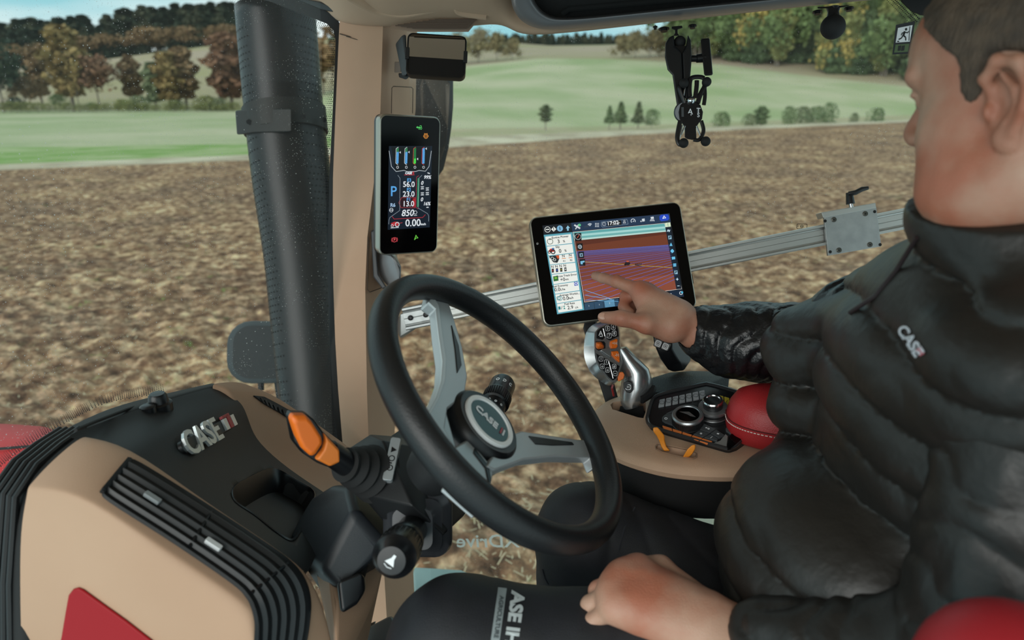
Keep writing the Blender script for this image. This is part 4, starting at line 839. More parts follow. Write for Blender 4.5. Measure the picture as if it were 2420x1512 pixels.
# ---------------------------------------------------------------- displays
class UI:
    def __init__(s, m, conv, z0): s.m = m; s.inv = m.inverted(); s.c = conv; s.z = z0; s.n = m.col[2].to_3d().normalized(); s.L = {}
    def p(s, x, y):
        X, Y = s.c(x, y); q = s.inv @ PL(X, Y, s.m.translation+s.n*s.z, s.n); return (q.x, q.y)
    def mb(s, col, lay): return s.L.setdefault((col, lay), MB(s.m))
    def poly(s, pts, col, lay=1): z = s.z+lay*.00012; q = [s.p(*a) for a in pts]; s.mb(col, lay).add([(x, y, z) for x, y in q], [tuple(range(len(q)))])
    def line(s, pts, w, col, lay=2):
        z = s.z+lay*.00012; q = [Vector(s.p(*a)) for a in pts]
        for a, b in zip(q, q[1:]):
            d = (b-a)
            if d.length < 1e-6: continue
            n = Vector((-d.y, d.x)).normalized()*w/2; s.mb(col, lay).add([(v.x, v.y, z) for v in (a-n, b-n, b+n, a+n)], [(0, 1, 2, 3)])
    def ring(s, x, y, r, w, col, lay=3, n=16, a0=0, a1=6.2832):
        X, Y = s.p(x, y); z = s.z+lay*.00012; A = [a0+(a1-a0)*i/n for i in range(n+1)]; s.mb(col, lay).add([(X+k*math.cos(a), Y+k*math.sin(a), z) for k in (r, r-w) for a in A], [(i, i+1, n+2+i, n+1+i) for i in range(n)])
    def text(s, t, x, y, size, col, lay=3, ax='CENTER', shear=0, bold=0): X, Y = s.p(x, y); s.mb(col, lay).text(t, size, T3(X, Y, s.z+lay*.00012), 0, ax, shear, bold)
    def build(s, par, es=.78):
        for (col, lay), b in sorted(s.L.items()): b.build('screen_graphics', emis('glow_'+col, col, es), par, flat=True)['kind'] = 'stuff'
def pillar_display():
    w, h = .130, .270; m = quadpose([(901, 275), (1043, 278), (1036, 599), (895, 608)], w, h, 1.4); root = empty('pillar_display', m.translation, 'tall black touch display with silver edge on the corner pillar', 'display')
    MB(m).loft([[(x, y, z) for x, y in rrect(w*k, h*k2, r)] for z, k, k2, r in ((-.030, .94, .97, .012), (-.026, 1, 1, .014), (-.018, 1, 1, .014))]).build('back_shell', BLACKS, root, ang=.5)
    MB(m).loft([[(x, y, z) for x, y in rrect(w-i, h-i, r)] for z, i, r in ((-.018, .001, .014), (-.017, -.001, .015), (-.003, -.001, .015), (.0, .002, .014), (.0005, .005, .012))]).build('silver_frame', mat('frame_silver', 'a9a69b', .32, metal=.85), root, ang=.5)
    MB(m).prism(rrect(w-.005, h-.005, .012), -.002, .001).build('front_glass', GLOSS, root, bevel=.0004)
    u = UI(m, lambda x, y: (860+x/2.7, 60+y/2.7), .0012)
    u.poly([(160, 770), (435, 770), (420, 1288), (152, 1304)], '0e1826', 0); u.poly([(175, 775), (425, 775), (400, 925), (200, 928)], '07090d', 1)
    B = '5aa7e6'; Wt = 'e6edf2'; G = '3fbf4c'; R_ = 'd2363e'
    for i, x in enumerate((214, 270, 325, 380)):
        g = {0: '2f7d4c', 1: '2f7d4c', 2: '1f7a3c', 3: B}[i]; u.poly([(x-6, 785), (x+8, 780), (x+6, 880), (x-8, 884)], g if i != 2 else '1f7a3c', 2); u.poly([(x-6, 808), (x+8, 806), (x+6, 880), (x-8, 884)], B, 3) if i != 2 else u.poly([(x-6, 850), (x+7, 848), (x+6, 880), (x-8, 884)], '4fe04a', 3)
        u.line([(x+5, 776), (x-9, 786), (x-12, 878), (x+3, 890)], .0007, [Wt, Wt, 'd6604a', R_][i], 4)
        yy = [810, 808, 852, 786][i]; u.poly([(x+12, yy), (x+20, yy-8), (x+20, yy+8)], Wt, 4); u.ring(x, 905, .0026, .0007, Wt, 4, 10)
        for k in range(12): u.line([(x-7, 786+k*8.2), (x+7, 785+k*8.2)], .00022, '0b2036', 5)
    u.line([(160, 800), (175, 900), (205, 932), (255, 925), (275, 932), (330, 932), (350, 925), (392, 930), (415, 900), (430, 800)], .0009, 'c3ccd2', 4)
    u.text('CASE', 283, 943, .0062, Wt, 4, shear=.25, bold=.0003); u.text('II', 315, 941, .0070, R_, 4, bold=.0002); u.line([(256, 954), (322, 953)], .0008, R_, 4)
    u.line([(215, 955), (230, 975), (228, 1180), (165, 1225), (160, 1240), (158, 1268)], .0008, '8d99a3', 4); u.line([(370, 955), (350, 975), (345, 1165), (405, 1200), (413, 1215), (413, 1250)], .0008, '8d99a3', 4)
    u.poly([(235, 1098), (330, 1098), (328, 1163), (238, 1163), (222, 1130)], '2a1018', 2); u.line([(330, 1098), (240, 1098), (222, 1130), (236, 1163), (328, 1163)], .0007, 'b8494f', 4)
    u.poly([(312, 1105), (330, 1102), (328, 1160), (312, 1155)], 'a8242c', 3); u.poly([(342, 975), (354, 972), (350, 1155), (338, 1158)], '2d8f63', 3)
    for k in range(17): u.line([(339, 980+k*10.5), (354, 979+k*10.5)], .0004, '0c2a1e', 4)
    u.line([(350, 958), (335, 968), (331, 1160), (345, 1170)], .0006, 'c7474f', 4)
    for t, x, y, sz, c, sh in (('P', 188, 1061, .0275, B, 0), ('F3', 288, 988, .0095, B, 0), ('56.0', 286, 1015, .0150, Wt, 0), ('F2', 286, 1049, .0095, B, 0), ('23.0', 285, 1077, .0150, Wt, 0), ('F1', 285, 1111, .0095, B, 0), ('13.0', 283, 1139, .0150, Wt, 0), ('R6', 184, 1147, .0100, 'a8c8e8', 0), ('99%', 404, 969, .0095, Wt, .2), ('0', 370, 1006, .0105, Wt, .2), ('0', 368, 1111, .0105, Wt, .2), ('16%', 400, 1138, .0095, Wt, .2), ('850', 277, 1198, .0180, Wt, .2), ('0.00', 313, 1261, .0200, Wt, 0), ('km/h', 378, 1268, .0058, Wt, 0)): u.text(t, x, y, sz, c, 5, shear=sh, bold=.0002)
    u.ring(328, 1193, .0040, .0008, Wt, 5, 6); u.line([(318, 1212), (338, 1211)], .0009, Wt, 5); u.ring(174, 1178, .0042, .0008, Wt, 5); u.line([(164, 1178), (184, 1178)], .001, Wt, 5)
    u.line([(180, 1218), (192, 1235), (375, 1225), (392, 1206)], .0007, R_, 4)
    for x, y in ((404, 1044), (404, 1073), (372, 1036), (372, 1075)): u.line([(x-10, y-7), (x+10, y-8)], .0012, Wt, 5); u.line([(x-8, y), (x+8, y)], .0010, 'aab4bc', 5); u.line([(x-10, y+7), (x+10, y+6)], .0012, Wt, 5)
    u.line([(405, 940), (420, 945)], .0016, Wt, 5); u.line([(398, 1160), (412, 1160)], .0016, Wt, 5)
    u.poly([(172, 1262), (195, 1252), (222, 1254), (220, 1276), (178, 1280)], 'b32d35', 4); u.ring(180, 1278, .0030, .001, 'd0d6da', 5); u.ring(212, 1270, .0050, .0016, 'd0d6da', 5); u.line([(225, 1262), (245, 1258)], .0008, 'c7474f', 5); u.line([(170, 1292), (222, 1288)], .0010, Wt, 5)
    # tell-tales outside the screen area
    g = '58d86a'; u.poly([(333, 650), (343, 643), (343, 657)], g); u.line([(343, 650), (360, 650)], .0016, g); u.ring(364, 657, .0022, .0008, g); u.ring(352, 658, .0018, .0007, g); u.line([(356, 640), (366, 640), (368, 652)], .0009, g)
    o_ = 'e0923c'; u.ring(395, 706, .0050, .0010, o_); u.ring(395, 706, .0026, .0009, o_); u.line([(385, 688), (391, 696)], .0009, o_); u.line([(405, 688), (400, 696)], .0009, o_); u.line([(378, 706), (385, 706)], .0009, o_); u.line([(405, 706), (413, 706)], .0009, o_)
    r_ = 'e8545c'; u.ring(195, 1367, .0050, .0008, r_); u.text('P', 195, 1367, .0068, r_, 3, bold=.0002); u.ring(195, 1367, .0068, .0007, r_, 3, 8, -.7, .7); u.ring(195, 1367, .0068, .0007, r_, 3, 8, 2.44, 3.84)
    g2 = '6fcf4a'; u.line([(333, 1337), (322, 1368)], .0014, g2); u.line([(330, 1338), (345, 1356), (333, 1356), (322, 1368)], .0012, g2)
    u.build(root)
    b = hull([P(884, 590, 1.50), P(928, 604, 1.44), P(949, 630, 1.45), P(948, 662, 1.46), P(919, 678, 1.48), P(882, 640, 1.50), P(880, 600, 1.55), P(935, 600, 1.54), P(920, 676, 1.55)], 'mount_arm', mat('arm_grey', '8b8d90', .4, metal=.3), root, .006)
    MB().loft([[P(x, y, 1.475) for x, y in [(876, 545), (886, 540), (890, 600), (895, 650), (915, 680), (905, 684), (882, 655)]], [P(x, y, 1.46) for x, y in [(878, 548), (886, 545), (889, 600), (893, 648), (912, 678), (905, 681), (884, 653)]]]).build('mount_cover', mat('arm_dark', '4a4a4d', .5), root, bevel=.002)
pillar_display()
MON = quadpose([(1250, 512), (1607, 478), (1648, 722), (1284, 774)], .284, .2003, 1.30)
def monitor():
    w, h = .284, .2003; m = MON; root = empty('guidance_monitor', m.translation, 'large black touch monitor with silver edge showing a field map', 'monitor')
    MB(m).loft([[(x, y, z) for x, y in rrect(w*k, h*k2, r)] for z, k, k2, r in ((-.030, .90, .88, .012), (-.024, .97, .97, .014), (-.016, .995, .995, .014))]).build('back_shell', BLACKS, root, ang=.5)
    MB(m).loft([[(x, y, z) for x, y in rrect(w-i, h-i, r)] for z, i, r in ((-.018, .001, .014), (-.016, -.001, .015), (-.003, -.001, .015), (-.0005, .001, .014), (.0004, .005, .012))]).build('silver_frame', mat('frame_silver'), root, ang=.5)
    MB(m).prism(rrect(w-.0045, h-.0045, .012), -.002, .001).build('front_glass', GLOSS, root, bevel=.0004)
    u = UI(m, lambda x, y: (1220+x/3.978, 460+y/3.978), .0012); Wt = 'eef1ea'; K = '20242a'
    u.poly([(245, 290), (1440, 175), (1578, 958), (385, 1125)], '0d1219', 0)
    u.poly([(515, 265), (1440, 177), (1452, 256), (527, 345)], '223650', 1); u.poly([(247, 292), (512, 267), (524, 348), (258, 374)], '161c24', 1)
    u.poly([(258, 378), (527, 352), (640, 1083), (385, 1124)], '5ba3b4', 1)
    ly = [392, 485, 575, 660, 750, 845, 935, 1025, 1112]; ry = [368, 459, 549, 636, 722, 812, 902, 989, 1077]
    lx = lambda y: 270+(y-392)*(396-270)/(1112-392); rx = lambda y: 513+(y-368)*(626-513)/(1077-368)
    for i in range(8): u.poly([(lx(ly[i])+2, ly[i]+3), (rx(ry[i])-1, ry[i]+3), (rx(ry[i+1])-3, ry[i+1]-4), (lx(ly[i+1])+1, ly[i+1]-3)], Wt, 2)
    # map
    TL, TR, BR_, BL = (531, 350), (1395, 266), (1557, 886), (640, 1012)
    def mp(a, b): 
        l = (TL[0]+(BL[0]-TL[0])*b, TL[1]+(BL[1]-TL[1])*b); r = (TR[0]+(BR_[0]-TR[0])*b, TR[1]+(BR_[1]-TR[1])*b); return (l[0]+(r[0]-l[0])*a, l[1]+(r[1]-l[1])*a)
    def band(a, b, c, l=1): u.poly([mp(0, a), mp(1, a), mp(1, b), mp(0, b)], c, l)
    band(0, 1, 'd8d2cc', 1)
    def B2(a, b, a2, b2, c, l=2): u.poly([mp(.004, a), mp(.996, a2), mp(.996, b2), mp(.004, b)], c, l)
    B2(.006, .04, .006, .05, '5fa7a8'); B2(.04, .07, .05, .08, 'a5d6d2'); B2(.07, .10, .08, .11, '6fb0ae'); B2(.10, .125, .11, .13, 'b9dcd4')
    B2(.125, .20, .13, .17, '5a2d20'); B2(.20, .29, .17, .33, '6f3a26'); B2(.29, .34, .33, .42, '5e4a72'); B2(.34, .45, .42, .55, '6d3f4d'); B2(.45, .70, .55, .78, '783f30'); B2(.70, .994, .78, .994, '8a4a36')
    for k in range(21):
        t = (k/20)**1.9; a = .28+t*.95; b_ = .33+t*.50
        a1, b1 = a, b_
        if a1 > .99: # clip on the bottom edge
            q = (.99-b1)/(a1-b1); u.line([mp(1-q, .99), mp(.99, b1)], .0003+t*.0004, '4562c4' if k % 3 else '6678cc', 3)
        else: u.line([mp(.006, a1), mp(.99, b1)], .0003+t*.0004, '4562c4' if k % 3 else '6678cc', 3)
    u.line([(618, 630), (1466, 686)], .0008, 'b9a14a', 4)
    for q in range(3): u.line([(650, 900+q*45), (880+q*40, 975+q*14)], .0008, '6fb0e0', 4)
    u.poly([(1022, 640), (1035, 628), (1062, 630), (1072, 650), (1062, 662), (1020, 664)], '201a22', 5); u.poly([(1036, 622), (1056, 622), (1060, 634), (1034, 634)], 'c65a3a', 6); u.poly([(1015, 650), (1030, 650), (1028, 668), (1016, 666)], '101016', 6)
    for q in range(4): u.line([(1118+q*16, 664), (1128+q*16, 645)], .0013, '1d2430', 6)
    u.line([(1112, 660), (1180, 672)], .0010, '1d2430', 6)
    for x, y, s_ in ((580, 400, 34), (598, 490, 28), (610, 567, 28), (622, 638, 28)): u.poly([(x-s_, y-s_*1.1), (x+s_*.9, y-s_*1.2), (x+s_, y+s_), (x-s_*.85, y+s_*1.1)], '0b0d12', 4)
    u.ring(580, 396, .0055, .0006, 'cfd6da', 5); u.line([(572, 408), (590, 380)], .0010, 'd2533f', 6); u.ring(598, 490, .0036, .0009, 'cfe3f0', 5); u.line([(598, 480), (598, 500)], .0006, 'cfe3f0', 5); u.line([(588, 490), (608, 490)], .0006, 'cfe3f0', 5)
    u.poly([(594, 552), (624, 549), (628, 582), (597, 585)], '7fa2b8', 5); u.poly([(604, 562), (618, 560), (620, 574), (606, 576)], '1a2630', 6); u.poly([(602, 626), (642, 620), (640, 636), (604, 642)], '7fc0e0', 5); u.poly([(604, 642), (624, 640), (626, 654), (606, 655)], '7fc0e0', 5)
    u.poly([(1400, 305), (1448, 300), (1553, 884), (1505, 890)], '101d2c', 3); u.poly([(1397, 266), (1447, 260), (1453, 300), (1402, 306)], 'd6e6c8', 4); u.line([(1424, 268), (1428, 300)], .0008, '5a8a6a', 5)
    C_ = '6cc3ea'
    for k, (x, y) in enumerate(((1432, 340), (1443, 402), (1454, 468), (1466, 530), (1478, 597), (1489, 662), (1500, 730), (1513, 795), (1524, 858))):
        if k == 0: u.line([(x-14, y+8), (x-4, y-12), (x+4, y+10), (x+12, y-10)], .0013, 'cfe9f6', 5)
        elif k in (1, 6): 
            u.poly([(x-16, y-16), (x+14, y-18), (x+17, y+16), (x-13, y+18)], '8fb7cc', 5); u.line([(x-10, y+10), (x+10, y-10)], .0014, '14202c', 6); u.line([(x-10, y-4), (x+2, y-12)], .0010, '14202c', 6)
        elif k == 2: u.poly([(x, y-18), (x+14, y+14), (x-14, y+14)], C_, 5)
        elif k == 3: u.line([(x-16, y), (x+16, y)], .0022, C_, 5); u.line([(x, y-18), (x, y+18)], .0022, C_, 5); u.ring(x, y, .003, .003, C_, 5)
        elif k == 4: u.poly([(x-17, y-12), (x+14, y-15), (x+16, y+10), (x-15, y+13)], C_, 5)
        elif k == 5: 
            for j in (-10, 0, 10): u.line([(x-14, y+j), (x+14, y+j-2)], .0016, C_, 5)
        elif k == 7: u.line([(x-11, y), (x+11, y)], .0012, 'cfe9f6', 5); u.line([(x, y-12), (x, y+12)], .0012, 'cfe9f6', 5)
        else: u.line([(x-11, y), (x+11, y-1)], .0010, 'cfe9f6', 5)
    # bottom bar
    u.poly([(640, 1020), (960, 976), (970, 1046), (645, 1086)], '2c4a63', 2); u.poly([(826, 996), (920, 983), (930, 1048), (836, 1060)], '5b8fae', 3)
    for x, y in ((735, 1048), (820, 1035), (926, 1020)): u.line([(x-5, y-34), (x+5, y+34)], .0005, '0d1219', 4)
    for t, x, y in (('1', 683, 1046), ('1', 781, 1034), ('2', 877, 1020)): u.text(t, x, y, .0040, 'dfe8ee', 5)
    u.poly([(1440, 905), (1562, 893), (1577, 957), (1450, 972)], '14253a', 2); u.ring(1548, 925, .0032, .001, 'e3ecf2', 5); u.ring(1558, 918, .002, .002, '4db6d8', 6); u.text('R', 1456, 938, .0055, 'e3ecf2', 5)
    # top icons
    u.ring(294, 328, .0055, .0009, Wt, 5); u.line([(278, 328), (310, 326)], .0018, Wt, 5); u.poly([(352, 300), (376, 324), (352, 348), (328, 326)], Wt, 5); u.text('!', 352, 325, .0085, K, 6, bold=.0003); u.ring(410, 318, .0056, .0056, '7db4d6', 5); u.text('i', 410, 318, .009, K, 6, bold=.0003)
    u.poly([(484, 290), (505, 314), (492, 314), (494, 338), (478, 340), (476, 316), (465, 318)], '8fc4dc', 5)
    u.line([(545, 285), (600, 318)], .0030, 'd2d8dc', 5); u.line([(556, 325), (586, 280)], .0018, 'd2d8dc', 5); u.ring(594, 286, .0026, .0026, '5fc48c', 6)
    for k in range(5): u.line([(640+k*9, 308), (640+k*9, 300-k*5)], .0011, '3a4450', 5)
    for r in (.0056, .0038, .0018): u.ring(694, 298, r, .0010, 'e3ecf2', 5, 8, .8, 2.4)
    for i in range(3):
        for j in range(3): u.poly([(740+i*14, 268+j*14), (748+i*14, 267+j*14), (749+i*14, 275+j*14), (741+i*14, 276+j*14)], 'd8dfe4', 5)
    u.line([(800, 258), (1040, 232), (1052, 276), (812, 306), (798, 292), (800, 258)], .0007, '7f95a8', 4); u.poly([(852, 250), (984, 236), (990, 286), (858, 300)], '050709', 4); u.text('17:02', 908, 268, .0100, 'eef3f6', 5, bold=.0002); u.text('m', 966, 263, .0045, 'eef3f6', 5)
    u.ring(825, 276, .0036, .0007, 'cfd6da', 5); u.line([(825, 270), (825, 280)], .0008, 'cfd6da', 5); u.ring(1016, 248, .0018, .0006, 'cfd6da', 5); u.line([(1004, 268), (1010, 256), (1022, 256), (1030, 266), (1004, 268)], .0007, 'cfd6da', 5)
    u.ring(1098, 248, .0045, .0011, 'e3ecf2', 5, 14, -.6, 3.8); u.line([(1096, 255), (1106, 244)], .0012, 'e3ecf2', 5)
    u.poly([(1180, 228), (1206, 224), (1208, 250), (1184, 254)], 'd0d8de', 5); u.poly([(1166, 246), (1176, 244), (1178, 256), (1168, 258)], 'd0d8de', 5)
    u.poly([(1262, 210), (1290, 206), (1294, 226), (1266, 230)], 'd0d8de', 5)
    for k in range(4): u.line([(1258+k*13, 250), (1266+k*8, 232)], .0012, 'd0d8de', 5)
    u.poly([(1345, 205), (1360, 190), (1420, 184), (1434, 196), (1438, 228), (1424, 242), (1364, 250), (1348, 238)], '2449c2', 4); u.line([(1390, 198), (1376, 226)], .0013, 'e9f0f8', 6); u.line([(1388, 200), (1406, 220), (1390, 220), (1378, 226)], .0011, 'e9f0f8', 6)
    # cards
    for t, x, y, sz in (('Engine Power', 412, 399, .0056), ('3', 398, 441, .0098), ('%', 449, 439, .0058), ('Slip', 388, 492, .0056), ('0', 412, 530, .0098), ('%', 463, 527, .0058), ('N', 443, 577, .0068), ('N', 507, 570, .0068), ('R1', 452, 624, .0040), ('R2', 516, 616, .0040), ('N', 339, 679, .0066), ('N', 377, 675, .0066), ('N', 417, 671, .0066), ('N', 456, 667, .0066),
                        ('Cross Track Error', 472, 760, .0050), ('+0', 436, 798, .0085), ('cm', 476, 795, .0052), ('Fuel Economy', 412, 857, .0050), ('0.0', 386, 893, .0090), ('L/ha', 437, 890, .0052), ('Average Workin...', 502, 937, .0050), ('0.0', 466, 975, .0090), ('ha/h', 515, 971, .0052), ('Fuel Rate', 501, 1024, .0050), ('2.9', 508, 1061, .0090), ('L/h', 568, 1060, .0044)): u.text(t, x, y, sz, K, 4, bold=.00012)
    u.ring(318, 440, .0056, .0011, '5a6a5c', 4); u.poly([(308, 418), (328, 416), (326, 424), (310, 426)], '5a6a5c', 4)
    u.poly([(305, 528), (320, 508), (345, 506), (360, 515), (356, 536), (310, 542)], 'b5342c', 4); u.poly([(334, 502), (356, 500), (358, 516), (336, 518)], '3d6fa8', 5); u.ring(312, 540, .0030, .0012, '15161a', 5); u.ring(346, 538, .0044, .0018, '15161a', 5)
    u.poly([(308, 578), (400, 568), (405, 600), (392, 630), (385, 640), (350, 636), (318, 600)], '22262a', 4); u.poly([(370, 572), (402, 569), (404, 596), (390, 604)], 'd0582c', 5); u.ring(338, 600, .0030, .0010, 'c8d0cc', 5); u.ring(360, 612, .0026, .0010, 'c8d0cc', 5)
    u.line([(428, 600), (466, 598)], .0011, 'd8823c', 4); u.line([(492, 594), (528, 590)], .0011, 'd8823c', 4)
    for k, c in enumerate(('8f3b34', '2f4fb0', '8a8440', '2b2e31')):
        x, y = 343+k*39.5, 715-k*4; u.poly([(x-11, y-18), (x+10, y-20), (x+12, y+16), (x-9, y+18)], '2b2e31', 4); u.poly([(x-6, y-8), (x+6, y-9), (x+7, y+5), (x-5, y+6)], c if k < 3 else 'b8bcbc', 5)
    u.poly([(346, 768), (392, 762), (398, 808), (352, 816)], '2c6a3a', 4); u.poly([(358, 776), (382, 773), (384, 790), (361, 794)], '7fbf3f', 5); u.poly([(542, 822), (575, 817), (580, 852), (547, 857)], '2a3fb0', 4); u.ring(561, 836, .0026, .0012, 'e6ecf6', 5)
    u.line([(382, 962), (410, 955), (414, 985), (388, 990), (382, 962)], .0012, '3c7f7a', 4); u.ring(412, 975, .0042, .0010, '3c8fa0', 5); u.poly([(393, 1052), (414, 1049), (418, 1078), (397, 1082)], '2c7f86', 4); u.line([(424, 1078), (432, 1046)], .0008, K, 4); u.poly([(440, 1046), (460, 1043), (450, 1058), (464, 1074), (444, 1077), (449, 1060)], '2c8f86', 4)
    u.build(root)
    o = MB(m); o.lathe([(.0022, -.001), (.0022, .0014), (.0012, .0016), (.0001, .0016)], 14, T3(*UI(m, u.c, .001).p(200, 459), 0) @ T3(0, 0, 0)); o.build('light_sensor', SILV, root)
    o = MB(m); o.prism(rrect(.004, .018, .001, cx=.143, cy=-.045), -.013, -.006); o.build('side_button', BLACKS, root)
    # arm carrying the monitor down to the armrest
    a = empty('monitor_arm', P(1440, 900, 1.38), 'black arm carrying the monitor from behind the joystick', 'bracket')
    MB().loft([[P(x+dx, y, d+dd) for dx, dd in ((-14, 0), (14, 0), (16, .03), (-12, .03))] for x, y, d in [(1400, 740, 1.355), (1392, 775, 1.35), (1412, 850, 1.345), (1438, 930, 1.34), (1455, 985, 1.34)]]).build('arm', BLACK, a, bevel=.004)
    MB().tube([P(1411, 770, 1.345), P(1432, 850, 1.34), P(1456, 940, 1.33)], .0035, 8).build('cable', RUB, a)
monitor()
# ---------------------------------------------------------------- aluminium rail with clamps
def rail():
    root = empty('aluminium_rail', P(1010, 743, 1.5), 'long grooved aluminium rail running along the side window', 'rail')
    a = P(958, 753, 1.50); b = P(2500, 444, 1.44); x = (b-a).normalized(); z = (CAM-(a+b)/2); z = (z-x*z.dot(x)).normalized(); m = frame(a, x=x, z=z); L = (b-a).length
    K_ = 1.1
    pf = [(-.021, -.012), (-.021, .006), (-.0195, .009), (-.0155, .009), (-.014, .005), (-.011, .004), (-.0105, .0055), (-.0005, .0055), (0, .0045), (.0005, .0055), (.0105, .0055), (.011, .004), (.014, .005), (.0155, .009), (.0195, .009), (.021, .006), (.021, -.012)]
    MB(m).loft([[(xx, y, z_) for y, z_ in pf] for xx in (0, L)]).build('rail_profile', ALU, root, ang=.3)
    mm = frame(P(990, 747, 1.485), x=x, z=z); e = MB(mm)
    e.loft([[(xx, y*1.12, z_+.004) for y, z_ in pf] for xx in (-.030, .030)]); br = e.build('end_clamp', ALUD, root, bevel=.0015)
    for k in (-.016, .016): MB(mm).lathe([(.0055, .008), (.0055, .013), (.003, .0135), (.003, .011), (.0001, .011)], 16, T3(k, 0, 0)).build('bolt', DARKM, br)
    hull([P(945, 742, 1.49), P(985, 727, 1.485), P(990, 772, 1.485), P(945, 798, 1.50), P(935, 770, 1.53), P(950, 800, 1.54), P(970, 735, 1.52)], 'foot', ALUD, root, .003)
    # sliding plate
    pr = empty('sliding_clamp', P(2015, 550, 1.34), 'square aluminium clamp plate with black lever on the rail', 'clamp')
    q = [(1948, 513), (2071, 489), (2083, 582), (1957, 604)]; c = a+x*((P(2013, 548, 1.445)-a).dot(x)); mm = frame(c+z*.011, x=x, z=z); inv = mm.inverted(); n_ = mm.col[2].to_3d()
    pl = lambda X, Y, h: inv @ PL(X, Y, mm.translation+n_*h, n_)
    def plate(pts, z0, z1): vs = [pl(X, Y, z1) for X, Y in pts]; return MB(mm).prism([(v.x, v.y) for v in vs], z0, z1)
    plate(q, -.002, .006).build('plate', ALUD, pr, bevel=.001)
    plate([(1941, 502), (2069, 479), (2071, 491), (1946, 515)], -.024, .007).build('top_lip', ALU, pr, bevel=.001)
    for X, Y in ((1971, 519), (2045, 505), (1983, 591), (2056, 578)):
        v = pl(X, Y, .006); s_ = MB(mm @ T3(v.x, v.y, .006)).lathe([(.0052, -.001), (.0052, .0012), (.0042, .0016), (.0034, .0004), (.0001, .0004)], 20).build('screw', mat('screw_steel', '6f6e68', .3, metal=.8), pr); MB(mm @ T3(v.x, v.y, .0066)).box((0, 0, 0), (.005, .0012, .001)).box((0, 0, 0), (.0012, .005, .001)).build('recess', RUB, s_)
    for X, Y in ((1950, 522), (2067, 500), (1962, 595), (2080, 578)): v = pl(X, Y, .006); MB(mm @ T3(v.x, v.y, .0056)).lathe([(.0032, 0), (.0032, .0006), (.0001, .0006)], 14).build('hole', RUB, pr)
    p0, p1 = P(2012, 490, 1.44), P(2009, 474, 1.44); MB().cyl(p0, p1, .004, n=12).build('stud', CHROME, pr)
    hd = MB(); hd.cyl(P(2010, 482, 1.44), P(2007, 455, 1.44), .0085, .0065, 16); hd.tube([P(2005, 458, 1.435), P(2022, 455, 1.43), P(2037, 447, 1.43), P(2052, 444, 1.43)], [.0045, .005, .005, .0035], 10, flat=.7); hd.build('lever_handle', BLACKS, pr)
rail()
# ---------------------------------------------------------------- cab mirror
def cab_mirror():
    w, h = .118, .086; m = quadpose([(965, 76), (1103, 88), (1100, 183), (958, 177)], w, h, 1.42); root = empty('cab_mirror', m.translation, 'small rectangular rear-view mirror with black frame at the top of the pillar', 'mirror')
    MB(m).loft([[(x, y, z) for x, y in rrect(w*k, h*k, r)] for z, k, r in ((-.022, .93, .010), (-.018, 1., .012), (-.002, 1.01, .012), (.002, .995, .011), (.002, .95, .010), (-.001, .94, .010))]).build('frame', BLACKS, root, ang=.6)
    MB(m @ RX(.10)).prism(rrect(w*.945, h*.925, .009), -.004, -.0005).build('mirror_glass', mat('mirror_silver', 'c9c6c0', .02, metal=1.), root, flat=True)
    for s_ in (-1, 1):
        MB(m).box((s_*w*.49, .0, .001), (.008, h*.27, .006)).build('clip', BLACK, root, bevel=.001)
    hull([P(934, 103, 1.47), P(950, 82, 1.45), P(960, 80, 1.45), P(964, 178, 1.44), P(950, 180, 1.45), P(944, 140, 1.46), P(955, 95, 1.50), P(955, 178, 1.50)], 'housing', mat('mirror_housing', '3d4042', .5), root, .004)
    hull([P(932, 145, 1.475), P(946, 145, 1.465), P(948, 172, 1.465), P(931, 172, 1.475), P(946, 160, 1.50)], 'mount_block', mat('mount_tan', '6f6258', .6), root, .002)
    hull([P(940, 172, 1.47), P(968, 172, 1.45), P(968, 182, 1.45), P(960, 189, 1.455), P(942, 183, 1.47), P(955, 180, 1.5)], 'mount_foot', BLACK, root, .003)
cab_mirror()
